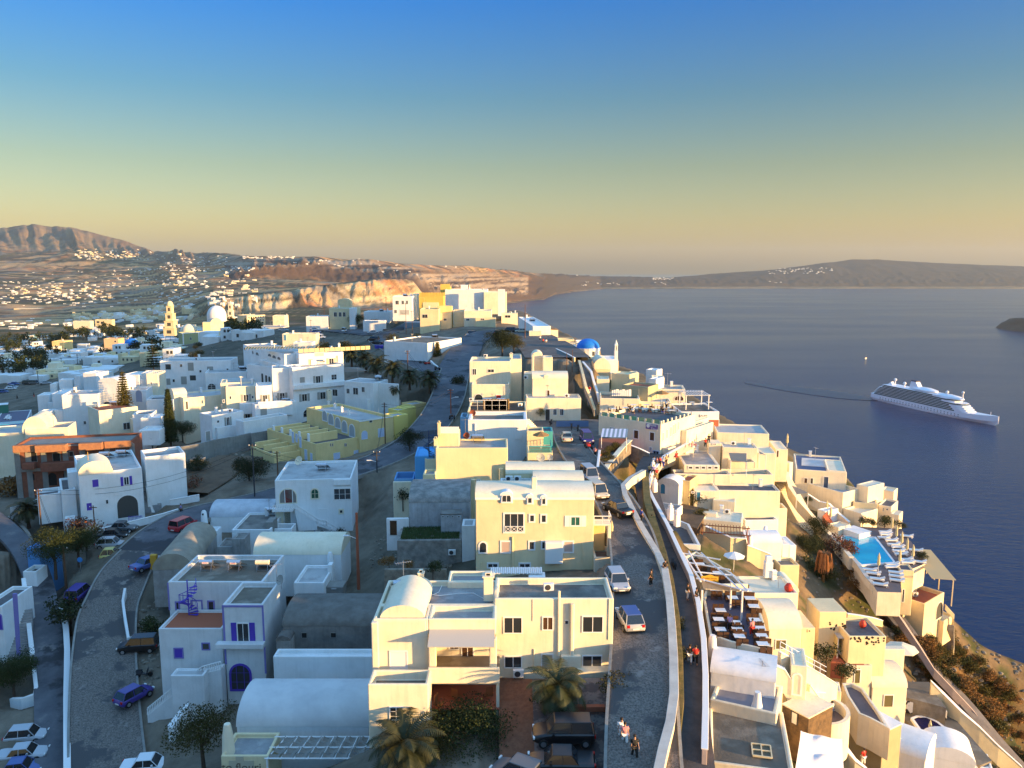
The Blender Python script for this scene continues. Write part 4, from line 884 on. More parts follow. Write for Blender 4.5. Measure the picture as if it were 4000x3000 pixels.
# ---- white house with a big vault behind it
WV = Bld('white_vault_house', 'white house with a tall rounded vault at the left edge behind the brick shell', (235,925), (652,905), 30.6, 38, depth=6, mat=ivory, par=.5, roof=greyroof)
v = WV.main; WV.blk((-120,972),(236,962),31.4,Db=40,depth=7,par=.3,roof=paleroof); q = WV.at((215,950),30.6); WV.lb(q.x-.9,q.x+3.4,.3,7,v.zt-1,v.zt-.6,vault='b',vh=2.9,mat=ivory)
PL = Bld('hotel_pool_deck', 'hotel pool deck in blue shade at the left edge', (-80,905), (240,880), 36.2, 38, depth=22, mat=white, par=.1, roof=nmat('mauve_deck',(.16,.15,.20),.9), cat='pool deck')
q = PL.at((40,875),36.2); pw_ = nmat('pool_water', (.02,.30,.50), .05, (.03,.36,.56), .6, .2, 2, spec=.8); PL.part('pool', MB().box(q.x-2,q.x+7,q.y-1,q.y+3,1.5,1.78), pw_)
for i, (x, y) in enumerate(((75,815),(90,830),(60,826))):
 p = W((x,y),36.3); t = thing('pool_lounger', ['white lounger nearest the pool bar','middle white lounger on the shaded pool deck','white lounger by the edge of the shaded pool'][i], 'lounger', p, .3); put('frame', MB().box(-.3,.3,-.9,.9,.2,.3).box(-.28,-.22,-.85,.85,0,.2).box(.22,.28,-.85,.85,0,.2), trim, t); put('backrest', MB().box(-.29,.29,.4,1,.31,.6), trim, t)
PB = Bld('pool_bar', 'small green fronted pool bar with a white roof', (-60,700), (75,690), 34.2, 37, depth=3, mat=nmat('bar_green',(.05,.20,.14),.7), par=0, roof=trim, cat='pool bar')
# ---- big white hotel, in several wings
H = []
def hotel(label, pl, pr, D, Db, **k):
 k.setdefault('mat', white); k.setdefault('roof', paleroof); k.setdefault('par', .35); k.setdefault('depth', 6)
 b = Bld('hotel_wing', label, pl, pr, D, Db, cat='hotel wing', group='wings of the big white hotel', **k); H.append(b); return b
sh_ = greydoor
h1 = hotel('long low hotel wing with a red box on its parapet, behind the dark tree', (590,597), (942,585), 28.8, 38, depth=7); h1.main.win(770,790,890,880,'c',pane=white); h1.blk((497,585),(590,595),29.2,depth=8); h1.main.win(800,845,830,880,'w',mull=0)
h1.blk((355,600),(497,585),29.9,depth=5); h1.blk((412,738),(515,742),32.5,depth=4,back=-3.5); h1.blk((412,520),(470,512),28.6,depth=4,back=5); h1.blk((475,490),(625,478),27.9,depth=3,back=7); h1.main.win(445,805,500,860,'c',arch=True,pane=dk)
h2 = hotel('hotel wing with the bright rounded box roof above a big dark arch', (942,478), (1145,482), 26.9, 38, depth=6.5, mat=white, par=0, roof=white, vault='b', vh=1.2); h2.main.win(985,655,1085,712,'c',arch=True,pane=glass,fw=.15)
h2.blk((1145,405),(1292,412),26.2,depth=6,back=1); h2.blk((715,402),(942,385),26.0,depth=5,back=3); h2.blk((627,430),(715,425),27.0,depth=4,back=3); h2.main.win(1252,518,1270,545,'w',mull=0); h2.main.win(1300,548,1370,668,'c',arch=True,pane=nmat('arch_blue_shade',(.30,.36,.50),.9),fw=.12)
h3 = hotel('low cream lit hotel annexe with a small paved terrace next to the tall pine', (946,748), (1322,705), 31.0, 37.5, depth=8, mat=ivory, roof=terra); h3.blk((1322,852),(1420,848),33.4,depth=5); h3.main.win(1180,860,1250,930,'w')
h4 = hotel('long rear hotel wing with grey doors and a bright corner bay', (1532,270), (2212,262), 24.0, 35.2, depth=8)
m4 = h4.main; m4.wins([(1585,298,1645,356),(1725,298,1753,330),(1912,355,1938,383),(2172,340,2197,369),(1655,443,1682,476)], kind='w', mull=0)
m4.wins([(1800,283,1863,363),(1985,320,2052,406),(1595,436,1640,499),(1735,416,1797,494),(1585,553,1642,641),(1467,590,1502,656),(1392,716,1427,761)], kind='d')
h4.blk((1402,392),(1492,398),25.8,depth=6,mat=ivory).win(1447,470,1463,500,'w',mull=0); h4.blk((1355,385),(1402,392),25.9,depth=5); rail(h4,[h4.at((1402,392),25.8),h4.at((1565,392),25.8)],.8,trim,n=8); m4.win(1820,405,1885,460,'c',pane=dk); m4.win(1490,722,1535,750,'w')
stairblk(h4,(1560,700),31.5,(1660,640),29.5,2,8,m=white); h4.blk((1440,770),(1560,800),32,depth=5,back=-6); h4.blk((1470,860),(1620,880),33.5,depth=5,back=-9)
h5 = hotel('broad hotel wing with a lit front wall and a low rounded vault on its roof', (1758,628), (2225,585), 29.0, 39, depth=9, mat=ivory); q = h5.main; h5.blk((1690,612),(1815,600),28.6,depth=5,par=0,vault='a',vh=1.3,back=2); h5.main.win(2140,642,2158,672,'w',mull=0); h5.main.win(1975,940,2025,1035,'d'); h5.main.win(1780,655,1808,738,'c',pane=dk)
h5.blk((1745,480),(1800,480),27,depth=.1) if False else None
fs('F6')
h6 = hotel('hotel wing with balconies and grey shutters left of the tall centre', (198,520), (482,508), 26.4, 36, depth=7, mat=ivory)
m6 = h6.main; m6.win(370,590,422,660,'w',sh=sh_); m6.win(448,603,470,632,'w',mull=0); m6.win(235,605,258,640,'w',mull=0); m6.win(172,640,192,672,'w',mull=0); m6.win(385,745,437,835,'w'); m6.win(467,758,487,790,'w',mull=0); m6.win(528,712,672,820,'c',pane=sh_); m6.win(560,728,605,795,'w')
h6.blk((148,482),(198,500),25.8,depth=6); h6.lb(h6.at((320,690),29).x, h6.at((482,660),29).x, -1.6, -.003, m6.hit((400,770),'F')[1], m6.hit((400,668),'F')[1], name='balcony', mat=white)
h7 = hotel('tall central hotel block with rows of grey shuttered windows', (838,337), (1336,298), 22.4, 34.5, depth=6)
m7 = h7.main; m7.win(908,422,963,482,'c',pane=sh_); m7.win(1063,412,1112,485,'w',sh=sh_); m7.win(1213,398,1267,452,'w',bars=1); m7.win(930,585,983,658,'w',sh=sh_); m7.win(1105,567,1160,638,'w',sh=sh_); m7.win(942,728,1043,808,'w',arch=True,bars=1); m7.win(1083,700,1103,770,'w',mull=0)
h7.lb(m7.x0-.1,m7.x1,m7.y0-.7,m7.y0-.003,m7.hit((900,505),'F')[1]-.9,m7.hit((900,497),'F')[1],name='ledge',bev=.1)
h7b = hotel('projecting hotel bay with stepped top and green grey shutters', (642,342), (838,335), 22.6, 35, depth=6); b7 = h7b.main; b7.win(718,575,770,648,'w',sh=sh_); b7.win(678,600,692,627,'w',mull=0); b7.win(735,738,785,805,'w',sh=sh_)
h7b.blk((485,512),(642,505),26.2,depth=6).win(555,595,603,668,'w',sh=sh_); h7b.lb(h7b.at((500,0+600),26.2).x-1, b7.x1+.2, -1.4, -.003, b7.hit((700,800),'F')[1]-1.2, b7.hit((700,655),'F')[1], name='balcony') if False else None
h7b.blk((510,665),(840,648),29.4,Db=31,depth=1.3,par=.6,roof=paving,back=-.9,name='balcony')
h8 = hotel('sunlit upper storey of the hotel with shutters and slatted roof', (902,203), (1330,182), 20.0, 22.9, depth=6, mat=white, par=.2); m8 = h8.main; m8.win(990,250,1040,310,'c',pane=canvas); m8.win(1190,243,1240,300,'w',sh=canvas); m8.win(1050,188,1145,228,'c',pane=paleroof); m8.win(1256,215,1282,295,'d'); m8.chimney(1290,180,1.8,.5)
h9 = hotel('rear hotel row stepping away with small arched windows', (366,112), (762,205), 20.2, 26, depth=7, par=.25)
for q in ((378,140,392,170),(455,168,470,205),(490,185,520,220),(608,198,640,230),(650,213,685,248),(698,228,730,262)): h9.main.win(*q,'w',arch=True)
h9.blk((640,250),(838,330),22.5,Db=26,depth=3,back=-3);
h9b = hotel('small hotel terrace block with three arched openings', (400,300), (645,330), 23.5, 30, depth=8);
for q in ((543,385,566,490),(580,402,603,490),(610,415,636,488)): h9b.main.win(*q,'c',arch=True,pane=dk)
h10 = hotel('low hotel wing running right towards the palms', (1336,462), (1618,482), 25.6, 34.5, depth=6, par=.2); m10 = h10.main
m10.win(1225,540,1277,608,'w'); m10.wins([(1360,533,1393,585),(1505,518,1538,572)],kind='w'); m10.win(1423,525,1475,595,'w'); h10.blk((1618,475),(1925,475),25.8,Db=34,depth=.4,par=0,name='boundary_wall')
h11 = hotel('low hotel terrace wing with curved parapets above the bare retaining wall', (66,795), (372,748), 30.6, 37, depth=5, mat=white); h11.main.win(113,838,140,866,'w',mull=0); h11.main.win(205,808,240,890,'w',sh=sh_); h11.main.win(5,942,55,1035,'d')
h11.blk((372,852),(882,800),31.6,Db=36.3,depth=3,par=.7,roof=paving,name='terrace'); h11.blk((88,905),(366,890),33.2,Db=37,depth=1.6,par=.5,back=-1.2,roof=paving,name='terrace'); h11.main.win(378,905,415,935,'w')
fs('F5'); h12 = hotel('middle hotel walls linking the bright box roof to the rear wing', (1148,560), (1402,552), 28.9, 38, depth=7); h12.blk((1402,640),(1600,655),30.2,depth=6,par=.5,roof=paving); h12.blk((1322,745),(1480,760),31.6,depth=5,par=.5,roof=paving,back=-5); h12.blk((1290,470),(1402,468),27.3,depth=6,back=5); h12.main.win(1215,600,1250,640,'w',mull=0)
h13 = hotel('stepped hotel terraces with pale parapets left of the tall pine', (520,740), (600,745), 32.4, 39, depth=4, par=.7); h13.blk((352,690),(412,690),31.5,depth=5,par=.6,back=3)
fs('F6'); h14 = hotel('inner hotel terraces with curved walls under the stepping arched row', (0,385), (400,372), 26.2, 36, depth=9, par=.4); h14.blk((395,262),(650,300),23.4,depth=4,par=.3,back=6); h14.main.win(25,485,105,545,'w',arch=True,bars=2); h14.blk((150,455),(470,440),27.0,depth=3,par=.5,roof=paving,back=-.5)
h15 = hotel('low connecting hotel front below the shuttered balconies', (480,690), (880,655), 29.6, 36, depth=3, par=.6, roof=paving); h15.main.win(530,725,600,800,'c',pane=sh_); h15.main.win(715,735,800,805,'w',arch=True,bars=1)
# slatted collectors on the hotel roof
t = thing('sun_louvres', 'long rows of sunlit slatted panels on the hotel roof', 'sun louvres', h8.world((-8,2,3.2)), h8.rz); M = MB()
for i in range(26):
 x = -2+i*.62; M.v += [(x-.5,8.5-i*.28,.2),(x+.9,12.5-i*.28,.2),(x+1.15,12.4-i*.28,.75),(x-.25,8.4-i*.28,.75)]; k_ = len(M.v)-4; M.f.append((k_,k_+1,k_+2,k_+3))
put('slats', M, canvas, t, fix=False); t = thing('roof_screen', 'low sunlit cane screen along the hotel roof edge', 'screen', h8.world((0,1.5,2.9)), h8.rz); M = MB()
for i in range(14): x = .3+i*1.25; M.box(x,x+1.1,0,.05,.1,1.0); M.tube([(x,-.03,.05),(x,-.03,1.1)],.05,4)
put('slats', M, canvas, t)
# ---- retaining wall below the hotel
fs('F6')
wallline('retaining_wall', 'long bare concrete retaining wall below the hotel terraces', [(-330,1110,34.2),(-100,1070,34.2),(90,1025,34.2),(300,990,34.2),(440,960,34)], 4.6, .5, concrete); wallline('retaining_wall', 'rough concrete wall with a dark doorway beside the yellow flats', [(445,965,33.8),(620,935,33.4),(830,905,33.2)], 5, .5, concrete)
# ---- yellow holiday flats
YC = Bld('yellow_flats', 'yellow holiday flats with an arcade of five arches and pale blue shutters', (1484,850), (1812,800), 29.6, 37, depth=21, mat=yellow, roof=paleroof, par=.55, pw=.35)
y = YC.main; y.win(1503,938,1562,1022,'c',arch=True,pane=palepaint,fw=.05); y.win(1662,915,1722,1000,'c',pane=palepaint,fw=.05); y.win(1578,835,1606,862,'c',pane=dk,fw=.03)
M_ = ppoly(y,'white_coping',[(1484,850),(1812,800),(1812,808),(1484,858)],.1,trim,dy=.1)
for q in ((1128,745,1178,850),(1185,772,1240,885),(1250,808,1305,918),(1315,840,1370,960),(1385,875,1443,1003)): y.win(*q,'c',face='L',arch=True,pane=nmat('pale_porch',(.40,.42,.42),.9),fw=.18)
for (x,yy) in ((1190,700),(1250,730),(1315,760),(1385,790)): y.chimney(x,yy,.9,.45,m=trim)
for (x,yy) in ((1255,690),(1670,770),(1780,740),(1825,720),(1875,690)):
 q = y.hit((x,yy),'T'); YC.part('vent_pipe', MB().tube([q,q+Vector((0,0,1.1))],.07,6), trim)
y.chimney(1195,650,2.2,.9,m=ivory)
for i,(x0,y0,x1,y1) in enumerate(((1815,800,1894,766),(1850,745,1942,728),(1930,722,1972,708),(1965,715,2000,700))): YC.blk((x0,y0),(x1,y1),29.7,depth=3.5,par=.3,roof=paleroof,mat=nmat('bright_yellow_plaster',(.86,.68,.20),.9),name='bay')
YC.blk((1990,690),(2056,655),29.7,depth=4,par=.3,roof=paleroof,name='bay'); YC.blk((1560,640),(1870,618),29.3,Db=31,depth=.3,par=0,mat=white,name='rear_parapet')
y2 = YC.blk((1063,1068),(1600,1005),32.8,Db=37.5,depth=20,par=.4,roof=paving,name='lower_wall',mat=yellow)
for q in ((1235,1150,1298,1215),(1430,1125,1490,1195)): y2.win(*q,'c',pane=palepaint,fw=.05)
for x in (1202,1222,1340,1352): y2.win(x,1060,x+10,1090,'c',pane=brick,fw=.02)
for q in ((838,950,858,1055),(873,970,892,1050),(910,995,930,1100),(960,1120,985,1225),(1015,1155,1035,1225)): y2.win(*q,'c',face='L',pane=palepaint,fw=.04)
for i in range(5): YC.lb(y2.x0+.2, y2.x0+6.5, y2.y0+3+i*3.6, y2.y0+3.3+i*3.6, y2.zt-.4, y2.zt+1.3-.15*i, name='partition', mat=yellow); YC.lb(y2.x0+.1, y2.x0+.5, y2.y0+2.9+i*3.6, y2.y0+3.4+i*3.6, y2.zt-.1, y2.zt+1.5-.15*i, name='end_post', mat=trim)
y3 = YC.lb(y2.x0-5.5, y2.x0-.003, y2.y0+6, y2.y0+16, 0, y2.zt-2.2, par=.4, roof=paving, name='lower_wall', mat=yellow)
for i in range(3): YC.lb(y3.x0+.2, y3.x1-.2, y3.y0+1+i*3.6, y3.y0+1.3+i*3.6, y3.zt-.4, y3.zt+1.0, name='partition', mat=yellow)
# ---- white house with balustrade
fs('G2')
MH = Bld('balustrade_house', 'white two storey house with a balustraded outdoor stair and solar panel on its roof', (1030,487), (1858,463), 29.9, 37.9, bk=(1200,284), mat=white, roof=paleroof, par=.3)
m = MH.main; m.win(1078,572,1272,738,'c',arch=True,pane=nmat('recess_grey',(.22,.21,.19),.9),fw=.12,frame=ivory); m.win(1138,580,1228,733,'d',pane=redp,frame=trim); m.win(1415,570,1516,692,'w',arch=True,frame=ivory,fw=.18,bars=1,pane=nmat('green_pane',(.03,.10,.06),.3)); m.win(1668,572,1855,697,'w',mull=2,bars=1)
m.win(1505,790,1602,922,'d',pane=trim); m.win(1720,795,1778,853,'w',mull=0,fw=.2,frame=ivory); m.win(1345,993,1475,1100,'c',arch=True,pane=greydoor,frame=lilac,fw=.12); m.win(1042,820,1212,1000,'c',pane=ivory,fw=.05); m.win(1130,822,1210,985,'d',pane=nmat('teal_grey',(.16,.28,.30),.8)); m.win(1505,1022,1580,1092,'c',arch=True,pane=dk)
MH.lb(m.hit((1665,0+500),'F')[0], m.x1-.05, m.y0-.25, m.y0-.003, m.hit((1700,540),'F')[1], m.hit((1700,475),'F')[1], name='shutter_box')
a = m.hit((1025,795),'F'); b = m.hit((1245,795),'F'); MH.lb(a[0]-.1,b[0],-1.3,-.003,a[1]-.15,a[1]+.05,name='balcony'); rail(MH,[(a[0],-1.25,a[1]+.05),(b[0],-1.25,a[1]+.05)],.85,trim,bal=1,name='balustrade')
m.y0 -= 1.3; c = m.hit((1250,800),'F'); d = m.hit((1490,955),'F'); e = m.hit((1590,985),'F'); f = m.hit((1700,1050),'F'); m.y0 += 1.3
for (p,q) in ((c,d),(d,e),(e,f)):
 rail(MH,[(p[0],-1.28,p[1]),(q[0],-1.28,q[1])],.8,trim,bal=1,name='balustrade'); M = MB(); M.prism([(p[0],p[1]-.35),(q[0],q[1]-.35),(q[0],q[1]),(p[0],p[1])],-1.3,-.003,'y'); MH.part('stair_flight', M, white)
M = MB(); M.prism([(c[0],c[1]-.35),(c[0]+.4,c[1]-3.2),(d[0],c[1]-3.2),(d[0],d[1]-.35)],-1.29,-.9,'y'); MH.part('stair_wall',M,white)
solar(wpt(m,1540,390), 0, 'solar heater with brown panels on the roof of the balustrade house'); dish(wpt(m,1300,330), -.5, 'big cream dish at the back corner of the balustrade house roof', .7, ivory, .8)
t = thing('dormer_pipe','x','x') if False else None
m4_ = Bld('white_patio_block', 'white patio walls below the balustrade house', (972,1012), (1218,1005), 35.8, 38.2, depth=2.5, mat=white, par=.7, roof=paving, cat='patio', ang=1); m4_.blk((965,1120),(1235,1120),36.6,Db=38.5,depth=2.2,par=.4,roof=darkroof,back=-.3)
BV = Bld('long_vault_house', 'long pale vaulted house beside the street, in front of the asphalt bend', (328,885), (1005,880), 36.0, 38.5, depth=5.5, mat=white, par=0, roof=nmat('pale_vault',(.60,.63,.66),.9,(.45,.47,.5),.6), vault='a', vh=1.7); BV.blk((300,985),(440,1000),36.4,depth=3,par=.4,back=-3)
DK = Bld('dark_deck_house', 'low house with a dark sunken roof and a diagonal pipe', (565,1022), (985,1018), 35.3, 38.3, bk=(700,835), mat=white, roof=darkroof, par=.3); DK.blk((905,965),(985,965),34.6,depth=2.5,par=0,mat=concrete,back=1)
wc = thing('white_chimney_pot', 'tapered white chimney tower beside the long vaulted house', 'chimney', W((275,985),37)); put('stack', MB().lathe([(.5,0),(.42,1.6),(.34,2.2),(.2,2.4)],12), white, wc, smooth=True); put('flue', MB().box(-.1,.1,-.45,-.3,1.8,2.05), black, wc)
TK = Bld('concrete_tank', 'weathered concrete water tank tower with an orange lit edge', (565,1118), (707,1116), 34.2, 38, depth=2.4, mat=oldwall, par=.15, roof=darkroof, cat='water tank'); TK.blk((405,1205),(575,1205),35.8,depth=3.5,par=.3,roof=darkroof)
a = W((-40,1350),37.2); b = W((395,1030),36.6)
fs('T'); OV = Bld('old_barrel_vault', 'long weathered barrel vault running diagonally beside the lower street', (415,1228), (468,1156), 36.2, 39.5, depth=4.6, mat=oldwall, par=0, roof=nmat('ochre_vault',(.38,.33,.25),.95,(.26,.22,.17),.5,.5,3), vault='a', vh=2.0)
fs('G2')
NV = Bld('white_barn_vault', 'wide white barrel vaulted barn with a shadow line across its curved roof', (803,1290), (1742,1300), 34.7, 38.6, depth=5.6, mat=white, par=0, roof=ivory, vault='a', vh=1.7, ang=0)
ND = Bld('grey_deck_annexe', 'small annexe with a bluish grey sunken deck below the barn vault', (1235,1592), (1565,1590), 35.5, 38.8, bk=(1320,1400), mat=white, par=.3, roof=paleroof, ang=0); ND.blk((1565,1640),(1770,1640),36.4,Db=39,depth=2,par=0,mat=concrete).win(1640,1655,1700,1659,'c'); ND.blk((1600,1400),(1650,1400),34.6,depth=1,par=0)
pt = thing('chimney_tower', 'tapered white chimney leaning against the barn vault', 'chimney', W((1635,1425),36.2)); put('stack', MB().lathe([(.5,-1.5),(.42,.8),(.34,1.6),(.2,1.9)],12), white, pt, smooth=True)
ppoly_ = None
# ---- violet trimmed house in front
fs('G6')
VH = Bld('violet_trim_house', 'big white house with violet trim and shutters and a long balustraded stair', (285,318), (975,312), 33.4, 43.8, bk=(470,122), mat=nmat('grey_whitewash',(.76,.76,.74),.9,(.64,.64,.62),.45,.3,2,streak=.15), roof=brownroof, par=.55, pw=.3, ang=0, depth=8)
v = VH.main; tw = VH.blk((680,480),(972,478),33.4,depth=5.7,par=.5,roof=brownroof,name='tower')
tf = VH.blk((217,655),(678,652),36.4,depth=4.6,par=.25,roof=terra,name='terrace_wing')
v.win(455,448,541,607,'d',pane=trim,frame=lilac,fw=.15); v.win(573,452,626,537,'w',frame=lilac,fw=.15,mull=0); v.win(340,458,375,522,'w',frame=lilac,fw=.15,mull=0)
tf.win(330,792,401,869,'c',pane=violet,frame=lilac,fw=.12); tf.win(530,755,592,810,'c',pane=dk,frame=lilac,fw=.12)
tw.win(785,612,875,762,'w',frame=trim,sh=violet,fw=.1); tw.win(730,905,892,1104,'w',arch=True,frame=violet,fw=.22,mull=2,bars=2)
a = tw.hit((662,765),'F'); VH.lb(a[0]-.2,tw.x1+.1,tw.y0-.8,tw.y0-.003,a[1]-.2,a[1]+.35,name='balcony')
[VH.part('violet_trim',MB().box(*q),lilac) for q in ((tw.x0-.06,tw.x0+.12,tw.y0-.05,tw.y0-.003,4,tw.zt-.15),(tw.x1-.12,tw.x1+.06,tw.y0-.05,tw.y0-.003,3,tw.zt-.15),(tw.x0-.06,tw.x1+.06,tw.y0-.06,tw.y0-.004,tw.zt-.3,tw.zt-.1),(v.x0-.05,v.x0+.1,v.y0-.05,v.y0-.003,7.2,v.zt-.1))]
an = VH.blk((350,938),(588,932),39.6,depth=1.5,par=.15,back=-1.5,roof=paleroof,name='annexe')
tw.y0 -= 1.5; P = [tw.hit(p,'F') for p in ((140,1285),(330,1130),(535,985),(668,950))]; tw.y0 += 1.5; ys = tw.y0-1.5
for p,q in zip(P[:-1],P[1:]):
 M = MB(); M.prism([(p[0],-1.5),(q[0],-1.5),(q[0],q[1]),(p[0],p[1])],ys,ys+1.2,'y'); VH.part('stair_wall',M,v.w.data.materials[0]); rail(VH,[(p[0],ys+.1,p[1]),(q[0],ys+.1,q[1])],.8,trim,bal=1,name='balustrade')
for i,(x,yy,s_) in enumerate(((565,195,'DIANA'),(765,198,'DIANA'),(970,195,None))): solar(wpt(v,x,yy+42), 0, ['leftmost red lettered solar tank behind the violet trimmed roof parapet','middle red lettered solar tank on the violet trimmed house roof','cream solar tank at the right of the row behind the parapet'][i], None if s_ else ivory, s_)
dish(wpt(v,1085,350)+Vector((.6,-1,.2)), -.6, 'grey dish fixed on the right wall of the violet trimmed house', .55, greydoor, .9); antenna(wpt(v,1070,300), .5, 'yellowish aerial on the right parapet of the violet trimmed house', 1.8)
t = thing('spiral_stair', 'violet spiral staircase from the terrace to the roof', 'spiral staircase', tf.B.world((tf.hit((365,640),'T').x, v.y0-1.2, tf.zt-.2)), 0); M = MB(); M2 = MB()
for k in range(15): n0=len(M.v); M.prism([(0,0),(.95,-.22),(.95,.22)],k*.21,k*.21+.05); M.v[n0:] = [tuple(rot2(p,k*.5)) for p in M.v[n0:]]; p = rot2((.9,0,k*.21),k*.5); M2.tube([p,p+Vector((0,0,.9))],.02,4)
M.tube([(0,0,0),(0,0,3.9)],.07,6); M2.tube([tuple(rot2((.9,0,k*.21+.9),k*.5)) for k in range(15)],.035,5); put('steps',M,violet,t); put('handrail',M2,violet,t)
# ---- tavern in front with the sign
FL = Bld('tavern', 'white tavern with a long rounded vault, lettered front wall and round chimney', (782,1362), (1738,1358), 38.0, 42, depth=6.3, mat=white, par=0, roof=nmat('vault_white',(.66,.66,.64),.9,(.55,.55,.54),.5,.3,3), vault='a', vh=1.9, ang=0, cat='tavern')
ff = FL.blk((667,1572),(1012,1570),37.9,Db=42.5,bk=(760,1400),par=.35,roof=greyroof,mat=cream,name='front_room'); ff.B = FL
a = ff.hit((727,1600),'F'); b = ff.hit((905,1600),'F'); w__ = b[0]-a[0]; cx = (a[0]+b[0])/2
M = MB().box(a[0],b[0],ff.y0-.05,ff.y0-.003,a[1]-1.25,a[1]-.05).box(cx-w__*.22,cx+w__*.1,ff.y0-.05,ff.y0-.004,a[1]-.05,a[1]+.3); sg = FL.part('sign_panel', M, nmat('sign_plaster',(.50,.44,.32),.9)); lettering(sg, 'to flouri', .95, (cx,ff.y0-.06,a[1]-.62), (math.pi/2,0,0), nmat('sign_brown',(.16,.12,.09),.8))
c = ff.hit((725,1550),'T'); FL.part('chimney', MB().lathe([(.5,0),(.42,1.5),(.30,2.3),(.25,2.5)],14,tuple(c)), ivory, smooth=True)
FL.blk((890,1105),(1728,1092),36.6,Db=39.5,depth=1.6,par=.4,back=6.2,name='rear_parapet')
pg = thing('shade_pergola', 'white pergola roofed with rows of sagging grey fabric panels', 'pergola', FL.world((0,0,0)), 0);
PG = Bld.__new__(Bld); a = FL.at((1000,1590),38.0); b = FL.at((1675,1600),38.0); c = FL.at((1060,1385),37.3)
M = MB()
for i in range(8): f = i/7; M.tube([(a.x+(b.x-a.x)*f, a.y-.1, a.z),(a.x+.8+(b.x-a.x-.6)*f, c.y, a.z+.15)],.05,5)
for f in (0,.5,1): M.tube([(a.x-.2, a.y+(c.y-a.y)*f, a.z+.1*f),(b.x+.6, a.y+(c.y-a.y)*f, a.z+.1*f)],.06,5)
for x in (a.x,b.x): M.tube([(x,a.y,a.z),(x,a.y,0)],.08,6)
put('frame', M, trim, pg)
for i in range(7):
 for j in range(4):
  M = MB(); x0 = a.x+(b.x-a.x)*i/7+.3*j*.66+.1; x1 = x0+(b.x-a.x)/7-.18; y0 = a.y+(c.y-a.y)*j/4+.05; y1 = y0+(c.y-a.y)/4*.86; n = 5
  for p in range(n):
   for q in range(2): f = p/(n-1); M.v.append((x0+(x1-x0)*f, y0+(y1-y0)*q, a.z+.12+.03*j-.22*math.sin(math.pi*f)))
  for p in range(n-1): M.f.append((p*2,p*2+2,p*2+3,p*2+1))
  put('fabric_panel', M, fabric, pg, smooth=True, fix=False)
# ---- grey ruins between
QR = Bld('grey_vaulted_ruin', 'dark weathered vaulted farm building with two square window holes', (1112,637), (1785,637), 36.0, 40.5, depth=7, mat=nmat('ruin_wall',(.25,.24,.22),.95,(.15,.14,.13),.5,.7,3,streak=.3), par=0, roof=nmat('ruin_roof',(.13,.12,.105),.98,(.19,.18,.16),.8,.8,3), vault='a', vh=1.3, ang=0); QR.main.wins([(1250,683,1289,722),(1459,683,1499,720)],kind='c',pane=black,fw=.03,frame=concrete)
QO = Bld('ruined_oven', 'small ruined outhouse with a rounded top beside the farm ruin', (1065,742), (1168,740), 36.8, 40.5, depth=2.2, mat=oldwall, par=0, roof=darkroof, vault='b', vh=.5, ang=0, cat='outhouse')
QH = Bld('flat_ruin', 'roofless low grey hut with crumbling edges', (1310,928), (1632,928), 38.0, 41.5, bk=(1350,802), mat=oldwall, par=.35, roof=darkroof, ang=0, cat='hut')
wallline('yard_wall', 'plain grey yard wall next to the guest house', [(1632,960,38.8),(1660,830,37.5),(1740,820,37.2)], 2.6, .3, oldwall)
wallline('white_planter', 'white sloping planter wall at the foot of the balustraded stair', [(300,1360,42.6),(390,1240,41.6),(435,1200,41.2)], 1.6, .7, white)
# ---- left edge houses and walls
fs('G5')
LE = Bld('left_edge_house', 'white and blue house with an outdoor stair at the left edge', (-160,350), (42,330), 38.9, 46, depth=6, mat=white, par=.4, roof=paving, ang=0); LE.blk((25,165),(206,122),39.5,Db=45,depth=2.5,par=.5,roof=darkroof,back=4); LE.blk((-100,60),(30,50),37.6,Db=45,depth=5,par=.3,back=8,mat=nmat('blue_edge',(.10,.30,.62),.8))
stairblk(LE,(60,780),45.5,(60,400),41.2,2.6,18,side=-1,m=greyroof); ppoly(LE.main,'stair_wall',[(100,250),(130,250),(160,750),(135,750)],.25,lilac,dy=1.5); LE.main.win(-20,410,22,540,'c',arch=True,pane=violet,frame=lilac)
wallline('lane_wall', 'tall bluish white wall along the left lane', [(190,118,39.6),(215,300,41),(235,500,42.6),(262,735,44.3)], 2.2, .5, white)
wallline('lane_wall', 'curved white wall around the tree at the left edge', [(275,850,44.6),(292,1000,45.4),(270,1060,45.8),(180,1090,46.2),(90,1092,46.6)], 1.3, .4, white)
wallline('median_wall', 'long white topped wall between the two streets', [(480,362,42),(513,370,42.1),(535,540,42.8),(545,700,43.4),(543,900,44),(540,1100,44.6),(542,1350,45.2),(545,1750,46)], 2.4, .5, stone, trim)
wallline('yard_wall', 'white wall around the sunken yard beside the lower street', [(1012,200,39.4),(995,300,40.4),(1010,420,41),(1040,600,42),(1140,575,41.8)], 1.2, .3, white)
